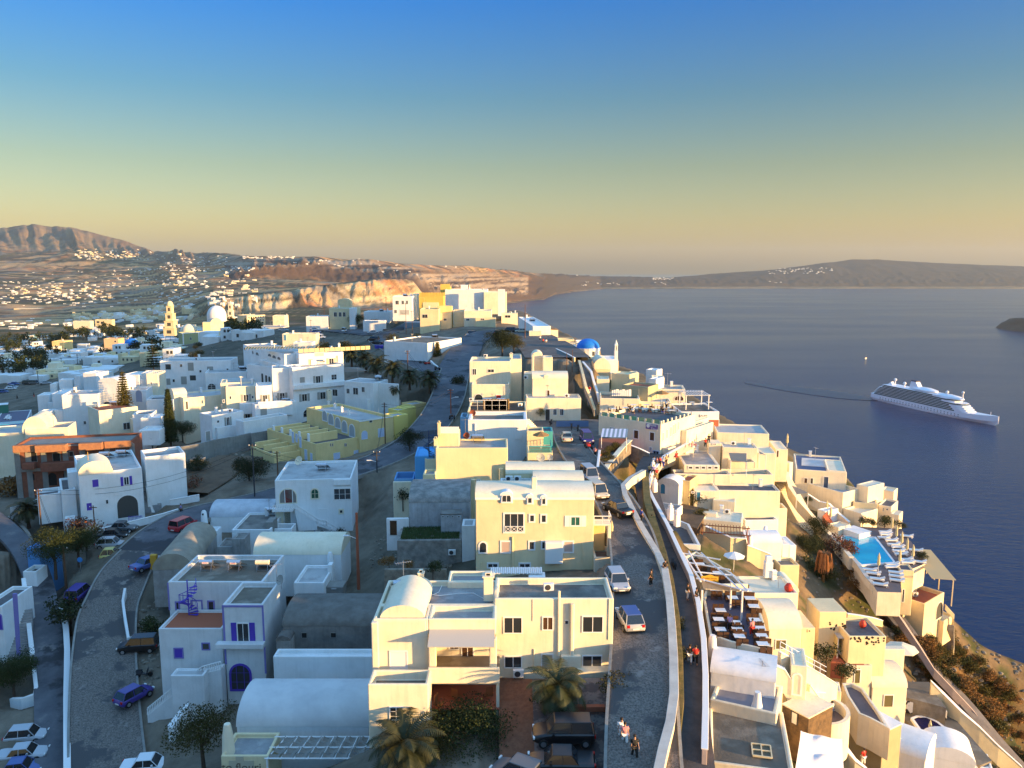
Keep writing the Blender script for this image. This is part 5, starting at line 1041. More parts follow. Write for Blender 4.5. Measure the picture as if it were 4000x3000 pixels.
# ================================================================== sea side of the ridge
fs('H2')
SR = Bld('corner_restaurant', 'big white corner restaurant with a roof terrace and a purple lettered sign above the footpath', (245,893), (918,990), 25.2, 31.5, depth=12, mat=ivory, roof=paving, par=.5, cat='restaurant')
s = SR.main; s.win(622,1048,680,1148,'w',pane=wood,mull=0,fw=.12); s.win(793,1070,852,1170,'w',pane=wood,mull=0,fw=.12); s.win(832,1272,900,1345,'w',frame=palepaint); s.win(485,1035,552,1062,'w'); s.win(790,1232,824,1280,'c',pane=paleroof); s.win(365,1020,420,1040,'c',pane=paleroof,fw=.03)
for (x0,x1,y0,y1) in ((935,947,1075,1165),(975,988,1045,1140),(1015,1030,1015,1120),(1045,1058,990,1100),(1066,1080,975,1090),(1100,1112,960,1050)): s.win(x0,y0,x1,y1,'c',face='R',pane=greydoor,fw=.06)
sg = SR.part('sign_board', MB().box(*(lambda a,b:(a[0],b[0],s.y0-.12,s.y0-.004,b[1],a[1]))(s.hit((758,978),'F'),s.hit((884,1052),'F'))), nmat('sign_purple',(.16,.10,.30),.6))
a = s.hit((758,978),'F'); b = s.hit((884,1052),'F'); cx, cz, w_ = (a[0]+b[0])/2+.25, (a[1]+b[1])/2, b[0]-a[0]
lettering(sg,'Mama',.62,(cx-.1,s.y0-.13,cz+.28),(math.pi/2,0,0),trim); lettering(sg,'Thira',.62,(cx+.25,s.y0-.13,cz-.35),(math.pi/2,0,0),trim); put('emblem', MB().lathe([(.32,0),(.32,.02)],12).xf(Matrix.Translation((a[0]+.45,s.y0-.125,cz+.1))@Matrix.Rotation(R(90),4,'X')), trim, sg)
for i in range(9): x = s.x0+.2+i*(s.x1-s.x0-.5)/8; SR.part('merlon', MB().box(x,x+.35,s.y0+.01,s.y0+.3,s.zt,s.zt+.55), ivory, bevel=.08)
for i in range(8): y = s.y0+.8+i*1.4; SR.part('merlon', MB().box(s.x1-.3,s.x1-.01,y,y+.35,s.zt,s.zt+.55), ivory, bevel=.08)
M = MB()
for i in range(8): x = s.x0+.6+i*(s.x1-s.x0-.5)/8; M.box(x, x+(s.x1-s.x0-.5)/8-.4, s.y0+.1, s.y0+.13, s.zt+.02, s.zt+.7)
SR.part('glass_screen', M, gg)
SR.blk((1005,1090),(1130,1080),27.2,depth=10,par=.3,back=4); SR.blk((1128,1000),(1230,1000),27.2,depth=6,par=.3,roof=paleroof); SR.blk((1230,962),(1305,955),27.0,depth=6,par=.25)
SR.lb(s.x1+.003,s.x1+1.2,s.y0+.5,s.y0+3,-.3,2.4,par=.3,roof=terra,name='porch',mat=ivory)
S3 = Bld('bar_terrace_house', 'white flat roofed bar with a lettered plate, a dark sunlit terrace and a white pergola', (1130,852), (1548,850), 26.2, 33, depth=9, mat=white, roof=darkroof, par=.25, cat='bar')
t3 = S3.main; p3_ = S3.part('sign_board', MB().box(*(lambda a,b:(a[0],b[0],t3.y0-.1,t3.y0-.004,b[1],a[1]))(t3.hit((1338,880),'F'),t3.hit((1405,912),'F'))), trim); a = t3.hit((1371,896),'F'); lettering(p3_,'GALINI',.5,(a[0],t3.y0-.11,a[1]),(math.pi/2,0,0),dmetal)
t3.win(1415,935,1545,1050,'c',pane=terra); t3.win(1325,980,1400,1060,'c',pane=cream)
q0 = S3.at((1200,690),24.2); M = MB(); xa, xb = t3.x0+1.7, t3.x1-1.2; ya, yb_ = t3.y0+3, t3.y0+8
for x in (xa,xb):
 for y in (ya,yb_): M.tube([(x,y,t3.zt-.2),(x,y,t3.zt+2.6)],.1,6)
for i in range(9): x = xa+(xb-xa)*i/8; M.tube([(x,ya-.4,t3.zt+2.65),(x,yb_+.4,t3.zt+2.65)],.07,5)
M.tube([(xa-.3,ya,t3.zt+2.55),(xb+.3,ya,t3.zt+2.55)],.1,5); M.tube([(xa-.3,yb_,t3.zt+2.55),(xb+.3,yb_,t3.zt+2.55)],.1,5); t = thing('white_pergola','white pergola on the sunlit bar terrace above the sea','pergola',S3.o,S3.rz); put('frame',M,trim,t)
AH = Bld('arch_house', 'cream house with a wide arched window behind the bar terrace', (815,605), (1182,612), 23.6, 30, depth=6, mat=ivory, roof=greyroof, par=.35); AH.main.win(1063,678,1166,735,'w',arch=True,pane=wood,mull=2); AH.main.win(845,660,887,700,'w',pane=bluedoor); AH.blk((830,515),(970,520),22.6,depth=4,back=4,par=.2)
LT = Bld('laundry_terrace', 'cream terrace wall with white laundry hung in a row', (258,705), (690,712), 24.4, 30, depth=8, mat=ivory, roof=brownroof, par=.5, cat='terrace'); LT.blk((690,740),(1040,770),25.2,depth=4,par=.3,roof=paleroof); LT.blk((225,530),(365,528),22.4,depth=5,par=.3,back=4)
for i in range(9):
 c = LT.main.hit((395+i*22,690),'T'); t = thing('hanging_sheet', ['leftmost','second','third','fourth','middle','sixth','seventh','eighth','rightmost'][i]+' of nine white sheets drying on the cream terrace', 'laundry', LT.world((c.x,LT.main.y0+1.5,LT.main.zt+.0)), .1, 'white laundry on the terrace'); put('cloth', MB().box(-.25,.25,-.01,.02,.2,1.3+.1*(i%3)), trim, t)
t = thing('washing_line','thin washing line carrying the white sheets','washing line',LT.world((0,LT.main.y0+1.5,LT.main.zt))); put('line',MB().tube([(2,0,1.4),(7.5,.5,1.4)],.015,4).tube([(2,0,0),(2,0,1.5)],.03,4).tube([(7.5,.5,0),(7.5,.5,1.5)],.03,4),metal,t)
OT = Bld('olive_terrace', 'stepped olive grey terraces between the church and the laundry', (500,560), (780,585), 22.6, 28, depth=5, mat=nmat('olive_plaster',(.48,.44,.28),.9,(.40,.36,.22),.5), par=.3, roof=terra, cat='terrace'); OT.blk((235,470),(505,470),21.4,depth=4,back=6,mat=cream,par=.2); OT.blk((560,445),(700,450),21.6,depth=3,back=9,mat=white,par=.2); OT.blk((700,520),(800,520),21.8,depth=4,back=4,par=.2,mat=white)
# ---- church
CH = Bld('blue_dome_church', 'white clifftop church with a blue dome, a small bell tower and a yellow sunlit side', (262,290), (458,292), 22.6, 31, depth=9, mat=white, par=.12, roof=trim, cat='church', ang=0)
c = CH.main; CH.lb(c.x0-5.2,c.x0-.003,c.y0+1,c.y0+9,0,c.zt+.2,mat=cream); cx, cy = c.x0-2.6, c.y0+5.0
CH.part('drum', MB().lathe([(3.05,c.zt+.2),(3.05,c.zt+2.3),(3.2,c.zt+2.35),(3.2,c.zt+2.5)],16,(cx,cy,0)), white)
CH.part('dome', MB().dome((cx,cy,c.zt+2.5),2.95,2.3), domeblue, smooth=True)
for k in range(8):
 a_ = k*math.pi/4+.39; M = MB(); M.box(-.3,.3,-.04,.04,.5,1.6); M.xf(Matrix.Translation((cx+3.06*math.cos(a_),cy+3.06*math.sin(a_),c.zt+.2))@Matrix.Rotation(a_+math.pi/2,4,'Z')); CH.part('window', M, yellow if k%2 else dk)
bt = CH.lb(c.x1-.9,c.x1-.1,c.y0+.1,c.y0+1.1,c.zt-.2,c.zt+2.2,name='bell_tower'); CH.lb(c.x1-.85,c.x1-.6,c.y0+.15,c.y0+1.0,c.zt+2.2,c.zt+3.4,name='bell_tower'); CH.lb(c.x1-.4,c.x1-.15,c.y0+.15,c.y0+1.0,c.zt+2.2,c.zt+3.4,name='bell_tower'); CH.lb(c.x1-.9,c.x1-.1,c.y0+.1,c.y0+1.05,c.zt+3.4,c.zt+3.8,name='bell_tower')
CH.part('spire', MB().lathe([(.38,0),(.22,.5),(.1,.9),(.02,1.1)],8,(c.x1-.5,c.y0+.6,c.zt+3.8)), white)
CH.part('bell', MB().lathe([(.16,0),(.12,.2),(.03,.28)],8,(c.x1-.5,c.y0+.55,c.zt+2.7)), dmetal); CH.lb(c.x1+.003,c.x1+.12,c.y0+.3,c.y0+8,.2,c.zt-.4,mat=yellow,name='sunlit_paint_panel'); CH.blk((0,265),(240,262),21.8,depth=3,mat=cream,par=0,back=-1.5)  # yellow panel added to paint low sunlight onto the white nave wall
VB = Bld('small_vault_house', 'cream house with a barrel vault just below the blue domed church', (185,395), (372,392), 23.4, 30, depth=8, mat=cream, par=0, roof=ivory, vault='b', vh=2.6, ang=0)
VB.blk((120,330),(190,340),22.6,depth=5,par=.1); VB.blk((375,440),(600,445),23.8,depth=3,par=.1,mat=ivory); VB.blk((598,432),(690,440),23.6,depth=3,mat=ivory,par=.2)
CW = Bld('clifftop_house', 'long white clifftop house beside the blue dome', (0,0),(1,0),20,25,depth=1) if False else None
# ---- walls of the upper path and the square
fs('H2'); wallline('path_wall', 'low stone wall descending beside the stepped upper path', [(35,300,20.6),(75,450,21.2),(110,590,22.8),(165,720,25),(205,835,26.8)], 1.2, .4, palestone, cream)
wallline('path_wall', 'cream wall on the sea side of the upper path', [(75,315,20.6),(165,420,21.4),(190,520,22.6),(225,620,24),(250,750,26)], 1.6, .35, cream, trim)
fs('F3'); wallline('square_wall', 'low cream wall along the sea side of the church square', [(640,600,20.6),(720,640,20.4),(820,690,20.2),(920,735,20),(985,770,20.2)], 1.0, .3, cream, trim)
# ---- restaurant garden ramp
fs('H2'); wallline('ramp_wall', 'broad sunlit stone ramp wall with a cream top beside the parked cars', [(250,1570,29.2),(345,1425,28.6),(440,1310,28.2),(520,1215,27.8),(582,1160,27.5)], 2.2, .5, stone, ivory, capw=.18)
wallline('ramp_wall', 'dark lava stone wall with a white top below the restaurant', [(585,1215,28.6),(690,1255,29),(795,1305,29.6)], 2.6, .4, stone, white)
wallline('yard_wall', 'thin white wall between the parked cars and the orange garden', [(255,1270,27.6),(235,1440,28.2),(232,1560,28.8)], 1.0, .25, ivory, trim)
RG = platform('restaurant_garden', 'planted terrace with dining tables below the striped awning', 'terrace', [(235,1330),(560,1180),(560,1140),(250,1140)], 28.2, 2.5, terra)
t = thing('striped_awning', 'grey and white striped awning over the restaurant garden', 'awning', W((268,1122),26.4), -.1); M = MB(); M2 = MB()
for i in range(12): (M if i%2 else M2).v.extend([(i*.34,-.2,0),(i*.34+.34,-.2,0),(i*.34+.34+.3,2.6,.8),(i*.34+.3,2.6,.8)]); mm = M if i%2 else M2; k_ = len(mm.v)-4; mm.f.append((k_,k_+1,k_+2,k_+3))
put('grey_stripes', M, nmat('awning_blue_grey',(.20,.28,.34),.7), t, fix=False); put('pale_stripes', M2, palepaint, t, fix=False); put('posts', MB().tube([(.1,-.1,-2.4),(.1,-.1,0)],.06,5).tube([(4.0,-.1,-2.4),(4.0,-.1,0)],.06,5), trim, t)
# low walls of the main road and path
wt = nmat('wall_cap', (.62,.58,.50), .9, (.48,.44,.38), .8)
fs('T')
wallline('road_wall', 'long whitewashed parapet winding between the cobbled road and the lower footpath', [(1391,1016,28.2),(1362,1032,28.1),(1346,1048,28),(1350,1068,28),(1366,1100,28.2),(1384,1135,28.4),(1402,1165,28.6),(1420,1195,28.8),(1436,1230,28.5),(1446,1290,28.9),(1451,1350,29.2),(1455,1420,29.6),(1456,1500,30),(1448,1560,30.5),(1432,1620,31),(1415,1700,31.8)], 1.1, .55, ivory, wt)
wallline('path_retaining_wall', 'mossy stone retaining wall on the uphill side of the footpath', [(1394,1020,29.0),(1398,1080,29.2),(1412,1130,29.4),(1430,1190,29.8),(1445,1250,30.1),(1457,1330,30.5),(1463,1420,30.8),(1464,1510,31.1),(1457,1570,31.4),(1442,1630,31.8),(1425,1715,32.4)], 2.4, .9, nmat('mossy_stone',(.20,.15,.06),.98,(.10,.09,.03),1.2,.9,3))
wallline('path_wall', 'mauve cream wall on the sea side of the footpath with small stepped pillars', [(1528,938,29.6),(1480,960,29.4),(1435,985,29.3),(1408,1020,29.3),(1400,1055,29.4),(1412,1080,29.6),(1440,1130,30.2),(1468,1190,30.6),(1492,1240,30.9),(1508,1300,31.1),(1520,1380,31.3),(1524,1460,31.5),(1524,1530,31.6),(1522,1620,31.8)], 1.3, .35, nmat('mauve_plaster',(.52,.42,.38),.9,(.44,.36,.33),.6), trim)
for i, (x, y, D, l) in enumerate(((1410,1000,28.6,'near the blue door house'),(1414,1040,28.8,'below the patio with the parasol'),(1448,1098,29.2,'beside the stone courtyard'),(1462,1112,29.4,'just below the courtyard corner'))):
 t = thing('wall_pillar', 'small stepped white pillar on the footpath wall '+l, 'pillar', W((x,y+25),D+1.6), .4, 'white pillars on the footpath wall'); put('shaft', MB().box(-.3,.3,-.3,.3,0,1.5).box(-.22,.22,-.22,.22,1.5,1.9).box(-.1,.1,-.1,.1,1.9,2.15), trim, t, bevel=.04)
# ---- terrace houses below the path
fs('H3')
T1 = Bld('ribbon_window_house', 'cream house with a flat grey roof and a strip of five small dark windows', (612,318), (1000,325), 31.4, 38, bk=(1030,168), mat=ivory, roof=greyroof, par=.12, pw=.4)
for (x0,x1) in ((655,712),(727,783),(795,850),(863,918),(932,985)): T1.main.win(x0,330,x1,370,'w',pane=dk,mull=0,fw=.15)
T1.blk((495,392),(1105,402),32.4,depth=2.6,par=.3,roof=paving,back=-1.2); T1.blk((500,250),(690,230),31.2,depth=2,par=0,back=3)
T1b = T1.blk((690,530),(962,540),34.0,Db=39,depth=3,par=0,back=-3.5,name='lower_wall'); T1b.win(745,608,795,705,'d',pane=bluedoor); T1b.win(692,606,725,628,'w',mull=0)
T2 = Bld('blank_cream_house', 'tall blank cream wall house topped by sunken terraces with shade sails', (965,592), (1655,603), 33.9, 42, depth=4, mat=ivory, roof=paving, par=.3); T2.blk((1100,475),(1640,485),32.8,depth=3.4,par=.9,roof=paving,back=3.2,name='terrace'); T2.blk((1200,380),(1480,385),31.9,depth=3,par=.5,roof=paving,back=5.6,name='terrace'); T2.blk((1615,780),(1728,790),37.2,depth=3,par=.8,roof=paving,back=-.5,name='terrace')
T2b = Bld('upper_white_rooms', 'white rooms with a long low roof above the shade sails', (1032,128), (1410,140), 30.0, 36, depth=4, mat=ivory, roof=paleroof, par=.3); T2b.blk((1410,190),(1610,200),30.8,depth=5,par=.2); T2b.blk((880,85),(1010,80),29.6,depth=3,par=0).win(920,85,965,108,'c',pane=greydoor); T2b.blk((1000,20),(1580,40),28.8,depth=8,par=.2,roof=paleroof,back=4); T2b.blk((1605,150),(1770,192),31.6,depth=7,par=.1).win(1610,160,1640,235,'d',pane=wood)
T3 = Bld('blue_door_house', 'little white house with an arched blue door and a patio parasol beside the footpath', (330,512), (560,545), 33.0, 36.5, depth=3, mat=white, par=0, roof=white, vault='b', vh=.9); T3.main.win(357,520,415,630,'d',arch=True,pane=bluedoor,fw=.08)
T3.blk((228,690),(615,745),35.0,Db=37.5,depth=3.0,par=.7,roof=paving,back=-3.4,name='patio'); T3.blk((555,480),(690,490),32.6,depth=4,par=.3,mat=yellow,roof=terra)
platform('stone_courtyard','grey courtyard framed by white topped rubble walls','courtyard',[(350,890),(668,1018),(790,1250),(560,1240)],35.5,2,paving,rim=palestone,rimh=.8,rimw=.35,rimm=white)
platform('rocky_garden','dry rocky garden slope in front of the cream walls','garden',[(330,760),(600,740),(880,800),(760,1010),(420,900)],36.3,2,soil)
T4 = Bld('sloping_white_roofs', 'jumble of sloping whitewashed roofs below the blank cream wall', (815,905), (1240,945), 36.4, 40, depth=5, mat=ivory, par=.15, roof=ivory); T4.blk((910,760),(1165,735),35.2,depth=4,par=.1,back=3,roof=ivory); T4.blk((1165,735),(1370,900),35.9,depth=5,par=0,back=1.5); T4.blk((815,838),(972,835),36,depth=1,par=0,back=.2)
wallline('olive_retaining_wall','tall olive cream retaining wall stepping down behind the timber pergola',[(850,985,36.4),(1120,1108,37.2),(1285,1120,37.4),(1300,1190,38),(1440,1245,38.8),(1560,1292,39.4)],3.2,.4,cream,trim)
T5 = Bld('chimney_house', 'white rounded house with small chimneys left of the garden trees', (1290,1170), (1672,1165), 38.8, 42.5, depth=4, mat=white, par=0, roof=white, vault='a', vh=1.1); T5.blk((1370,1010),(1735,1000),38.0,depth=4,par=.25,roof=paving,back=4); T5.blk((1680,1180),(1760,1190),39.3,depth=2,par=.1); T5.blk((1760,1190),(1840,1200),39.8,Db=43,depth=4,par=.1); T5.blk((1565,1320),(1850,1390),41.2,Db=44,depth=3,par=.4,roof=darkroof,mat=cream,back=-3)
for (x,y) in ((1325,1100),(1490,1000)): T5.part('chimney', MB().lathe([(.42,-1),(.36,.7),(.25,1.1)],10,tuple(T5.at((x,y+60),38.4))), white, smooth=True)
# timber pergola
c = W((800,1240),39.2); t = thing('timber_pergola','rust brown timber pergola with closely spaced rafters','pergola',c,-.25); M = MB()
for x in (0,6.2):
 for y in (0,3.2): M.tube([(x,y,0),(x,y,2.6)],.08,5)
for i in range(17): x = -.2+i*.41; M.tube([(x,-.5,2.75),(x,3.7,2.75)],.05,4)
for y in (0,3.2): M.tube([(-.4,y,2.62),(6.6,y,2.62)],.08,4)
put('frame',M,nmat('rust_wood',(.26,.08,.03),.8),t)
# ---- dining terrace with white pergola
fs('H5')
DT = platform('dining_terrace','long dining terrace full of dark chairs and white tables beside the footpath','terrace',[(400,560),(470,960),(700,1040),(1150,1145),(1000,620),(900,430),(440,440)],34.0,4,nmat('deck_mauve',(.12,.10,.13),.9),rim=ivory,rimh=.5,rimw=.25)
platform('upper_dining_terrace','shaded upper part of the dining terrace under the white pergola','terrace',[(190,120),(380,400),(440,430),(890,420),(560,200),(330,60)],33.4,3.5,wood,rim=ivory,rimh=.6,rimw=.25)
t = thing('white_pergola','big white slatted pergola frame over the upper dining terrace','pergola',W((190,60),31.0)); o = W((190,60),31.0); M = MB()
def wl(a,b,D,r=.09,D2=None): M.tube([W(a,D)-o, W(b,D if D2 is None else D2)-o], r, 5)
for a,b in (((185,30),(380,335)),((250,10),(420,330)),((385,25),(810,430)),((180,30),(590,100)),((185,120),(700,210)),((300,230),(740,270)),((330,300),(890,440)),((700,240),(890,440))): wl(a,b,31.0)
for p in ((185,60),(270,240),(395,430),(710,330),(830,440)): q = W(p,31.0)-o; M.tube([q, q+Vector((0,0,-3))],.1,6)
put('frame',M,trim,t)
a = W((385,330),31.2); t = thing('cafe_sign','yellow cafe sign board hung from the white pergola','sign',a,-.12); t.scale = (.4,.4,.4); s_ = put('board',MB().box(0,4.2,-.05,.05,0,1.35).prism([(.8,1.35),(3.4,1.35),(2.1,1.8)],-.05,.05,'y'),nmat('sign_yellow',(.72,.42,.04),.6),t); lettering(s_,'Golden Sunset',.58,(2.1,-.06,.8),(math.pi/2,0,0),nmat('sign_red',(.25,.04,.01),.7)); lettering(s_,'cafe',.4,(3.1,-.06,.3),(math.pi/2,0,0),nmat('sign_red',(.25,.04,.01),.7))
t = thing('shade_sail','cream shade sail stretched below the white pergola','shade sail',W((390,330),31.5)); o2 = W((390,330),31.5); M = MB().face([(0,0,0),tuple(W((890,440),31.6)-o2),tuple(W((700,440),32.4)-o2),tuple(W((410,420),32.4)-o2)]); put('cloth',M,ivory,t,fix=False)
for i,(pts,D,l) in enumerate(((((1095,190),(1290,195),(1290,290),(1120,270)),30.6,'brown shade sail over the upper terrace left of the steps'),(((1420,170),(1500,215),(1430,200)),30.4,'little brown shade sail near the white rooms'),(((1775,540),(1955,620),(1830,640)),37.4,'brown triangular shade sail over the long steps'))):
 fs('H3'); P = [W(p,D) for p in pts]; t = thing('shade_sail',l,'shade sail',P[0],0,'brown shade sails'); put('cloth',MB().face([tuple(p-P[0]) for p in P]),fabric,t,fix=False); M = MB()
 for p in P[1:]: M.tube([tuple(p-P[0]),tuple(p-P[0]+Vector((0,0,-2.4)))],.06,5)
 put('posts',M,trim,t)
fs('H5')
# ---- white houses under the dining terrace
hA = Bld('red_pot_house','white house with a big red clay pot on its roof next to the dining terrace',(905,462),(1432,462),36.0,42,bk=(890,275),mat=ivory,roof=ivory,par=.25,ang=0); t = thing('clay_pot','big red clay pot on the white roof beside the dining terrace','pot',wpt(hA.main,1325,445)); t.scale = (.7,.7,.7); put('pot',MB().lathe([(.35,0),(.62,.35),(.68,.75),(.45,1.15),(.3,1.25),(.34,1.35)],16),nmat('pot_red',(.50,.05,.03),.5),t,smooth=True)
hA.part('chimney',MB().box(0,.9,0,.8,-.4,1.5).box(.1,.8,.1,.7,1.5,2.2).xf(Matrix.Translation(hA.at((1075,265),35.6))),white,bevel=.05)
hB = Bld('smooth_vault_house','white house with a smooth broad vault and two small slits below the red pot',(1118,852),(1472,852),38.0,43,depth=6.2,mat=ivory,par=0,roof=ivory,vault='a',vh=1.7,ang=0); hB.main.win(1182,960,1305,1070,'c',pane=nmat('olive_door',(.14,.12,.05),.8));
hC = Bld('small_square_room','small cream room with a tiny dark window right of the smooth vault',(1470,838),(1622,842),38.4,44,depth=4.5,mat=cream,par=0,ang=0); hC.main.win(1535,852,1568,885,'w',mull=0,frame=cream); hC.blk((1440,650),(1620,655),37.2,depth=4,par=0,vault='b',vh=.9,roof=ivory,back=5)
fs('H6')
hD = Bld('stone_dotted_house','cream house whose sloping wall is dotted with small black stones',(240,592),(538,585),42.2,49,depth=5,mat=cream,roof=paving,par=.35,ang=0)
d1 = hD.blk((70,470),(290,462),40.4,Db=49,depth=4,par=0,back=2.5); dots = []
for i in range(46):
 bq = hD.main if i%3 else d1; x = 250+random.random()*280 if i%3 else 80+random.random()*150; yy = (600 if i%3 else 480)+random.random()*60
 hit = bq.hit((x,yy),'F'); M = MB().lathe([(.10+.06*random.random(),0),(.09,.04)],6); M.xf(Matrix.Translation((hit[0],bq.y0+.001,hit[1]))@Matrix.Rotation(R(90),4,'X')); dots.append(M)
M = MB()
for m_ in dots: n0 = len(M.v); M.v += m_.v; M.f += [tuple(n0+i for i in f) for f in m_.f]
hD.part('stone_dots', M, black); t = thing('clay_pot','dark red clay pots on the sunken roof of the stone dotted house','pot',wpt(hD.main,350,520)); t.scale = (.7,.7,.7); put('pot',MB().lathe([(.3,0),(.55,.35),(.6,.7),(.4,1.1),(.3,1.3)],14),nmat('pot_red',(.5,.05,.03),.5),t,smooth=True)
DB = platform('daybed_terrace','small terrace with a curtained canopy bed','terrace',[(95,800),(365,825),(360,770),(130,740)],45.6,2,terra)
c = W((145,770),45.6); t = thing('canopy_bed','white curtained canopy bed below the stone dotted wall','daybed',c,-.1); M = MB()
for x in (0,3.6):
 for y in (0,2.6): M.tube([(x,y,0),(x,y,2.5)],.07,5)
put('frame',M,trim,t); put('canopy',MB().box(-.1,3.7,-.1,2.7,2.5,2.6),paleroof,t); put('mattress',MB().box(.3,3.3,.4,2.3,.25,.6),trim,t,bevel=.08); put('curtain',MB().box(.0,.1,.1,2.4,.1,2.4).box(3.5,3.6,.1,2.4,.1,2.4),canvas,t)
hF = Bld('olive_door_cabin','small white cabin with an olive door and a wall lamp hood',(225,832),(425,826),45.6,51,depth=3.4,mat=ivory,par=.1,ang=0); hF.main.win(282,858,335,968,'d',pane=nmat('olive_door',(.14,.12,.05),.8))
hG = Bld('vault_pool_house','cream vaulted house with an olive doorway above the dark blue pool',(430,1008),(715,1010),48.2,55,depth=5.2,mat=ivory,par=0,roof=ivory,vault='a',vh=1.6,ang=0); hG.main.win(519,1064,601,1160,'d',pane=nmat('olive_door',(.14,.12,.05),.8)); hG.blk((612,880),(905,900),46.8,Db=50.5,depth=1,par=0,back=5.5)
platform('brown_terrace','smooth brown terrace above the dark blue pool','terrace',[(700,1085),(1030,1172),(960,1080),(890,960),(720,960)],52.2,2.2,brownroof)
wallline('pebble_wall','white wall set with large black stones beside the brown terrace',[(705,1118,52.6),(800,1130,52.7),(920,1160,52.9),(1035,1195,53.2)],1.5,.3,nmat('pebbled_white',(.72,.68,.60),.9,(.02,.02,.02),2.2,.2,3,detail=0,thr=(.56,.60)))
platform('pool_terrace','brown deck around the dark blue kidney shaped pool','terrace',[(660,1240),(740,1180),(1000,1210),(1110,1270),(1400,1600),(1300,1640),(850,1420),(770,1330)],54.4,2.5,brownroof)
def pool(name,label,pts,D,m):
 P = [W(p,D) for p in pts]; c = P[0]; t = thing(name,label,'pool',(c.x,c.y,c.z-.3)); Q = [(p.x-c.x,p.y-c.y) for p in P]
 A_ = sum(Q[i][0]*Q[(i+1)%len(Q)][1]-Q[(i+1)%len(Q)][0]*Q[i][1] for i in range(len(Q)))
 if A_ < 0: Q.reverse()
 put('water',MB().prism(Q,0,.31),m,t); n = len(Q); M = MB(); O_ = []
 cx = sum(q[0] for q in Q)/n; cy = sum(q[1] for q in Q)/n
 for i in range(n):
  a,b,c2 = Vector(Q[i-1]),Vector(Q[i]),Vector(Q[(i+1)%n]); n1 = (b-a).normalized(); n2 = (c2-b).normalized(); nn = Vector((n1.y+n2.y,-n1.x-n2.x)); nn = nn/max(.3,nn.length_squared)*2; O_.append(b+nn*.3)
 M.v = [(q[0],q[1],.0) for q in Q]+[(q[0],q[1],.36) for q in Q]+[(q.x,q.y,.36) for q in O_]+[(q.x,q.y,0) for q in O_]
 for i in range(n): j=(i+1)%n; M.f += [(i,j,n+j,n+i),(n+i,n+j,2*n+j,2*n+i),(2*n+i,2*n+j,3*n+j,3*n+i)]
 put('coping',M,trim,t,fix=False); return t
pool('swimming_pool','dark blue kidney shaped pool at the lower right',[(765,1262),(800,1248),(870,1252),(950,1290),(1000,1330),(1040,1345),(1180,1480),(1080,1450),(960,1430),(870,1440),(820,1340)],54.1,nmat('navy_pool',(.006,.008,.09),.08,(.004,.006,.05),.5,.2,2,spec=.6))
wallline('lane_wall','cream dotted wall with an arched niche between the pool and the hillside lane',[(905,955,50.5),(1010,1060,52),(1150,1200,53),(1300,1330,54.6),(1450,1480,56.6),(1640,1650,59)],2.4,.4,cream,trim)
wallline('hillside_wall','long pinkish stone parapet on the sea side of the hillside lane',[(300,-20,44),(375,80,45),(460,195,46),(560,300,47.4),(690,480,50),(830,690,53),(930,850,55.5),(1080,1010,58),(1230,1170,60.6),(1400,1370,63.6),(1560,1560,66.6),(1680,1700,69)],1.4,.5,nmat('pink_stone',(.42,.34,.31),.9,(.32,.26,.24),.8,.5,4),None)
wallline('hillside_inner_wall','low cream wall on the uphill side of the hillside lane',[(225,410,45.3),(330,425,45.6),(440,445,46.2),(510,465,46.8)],.9,.3,cream,trim)
# ---- nearest houses at the lower right
fs('H7')
NB = Bld('brown_roof_house','near house with a big plain brown roof and a square skylight',(470,1312),(1392,1440),36.0,42,depth=8.2,mat=ivory,roof=brownroof,par=.22,pw=.28); n = NB.main; a = n.hit((940,1270),'T'); b = n.hit((1150,1310),'T'); c2 = n.hit((1180,1165),'T')
sk = NB.part('skylight',MB().box(a.x,b.x,a.y,c2.y-.1,n.zt-.3,n.zt-.1),brownroof); M = MB()
for x in (a.x,(a.x+b.x)/2,b.x): M.box(x-.05,x+.05,a.y,c2.y-.1,n.zt-.1,n.zt+.02)
for y in (a.y,(a.y+c2.y-.1)/2,c2.y-.1): M.box(a.x,b.x,y-.05,y+.05,n.zt-.1,n.zt+.021)
put('frame',M,cream,sk)
put('pane',MB().box(a.x+.06,b.x-.06,a.y+.06,c2.y-.16,n.zt-.1,n.zt-.07),nmat('olive_glass',(.10,.09,.05),.3),sk)
NB.blk((310,1270),(530,990),38.0,depth=3,par=0) if False else None
NC = Bld('slate_roof_house','house with a plain blue grey roof deck in evening shade, by the footpath',(478,640),(1200,800),35.2,41,bk=(1205,480),mat=ivory,roof=nmat('slate_deck',(.26,.26,.30),.9,(.20,.20,.23),.4),par=.25,pw=.3); NC.blk((432,860),(500,860),35.0,depth=3.5,par=0,back=-1) if False else None
NV_ = Bld('shallow_vault_house','long shallow vault between the dining terrace and the blue grey roof',(485,345),(1190,462),34.0,40,depth=4.2,mat=white,par=0,roof=white,vault='a',vh=.9); NV_.blk((440,160),(960,180),33.0,depth=2,par=.4,back=5) if False else None
t = thing('white_chimney_pot','tapered white chimney beside the footpath at the end of the dining terrace','chimney',W((500,165),34)); put('stack',MB().lathe([(.45,0),(.36,1.5),(.24,1.9)],12),white,t,smooth=True); t = thing('white_chimney_pot','small white chimney between the brown roof and the blue grey roof','chimney',W((985,795),36)); put('stack',MB().lathe([(.6,0),(.36,1.0),(.24,1.9)],12),white,t,smooth=True)
ND_ = Bld('stone_front_house','house with a brown rubble front and a pale door under a curved white parapet',(1262,700),(1545,850),37.4,42,depth=3.5,mat=nmat('brown_rubble',(.20,.13,.07),.95,(.10,.07,.045),1.6,.8,4),par=0,roof=ivory); ND_.main.win(1355,772,1432,905,'d',pane=trim,frame=dk)
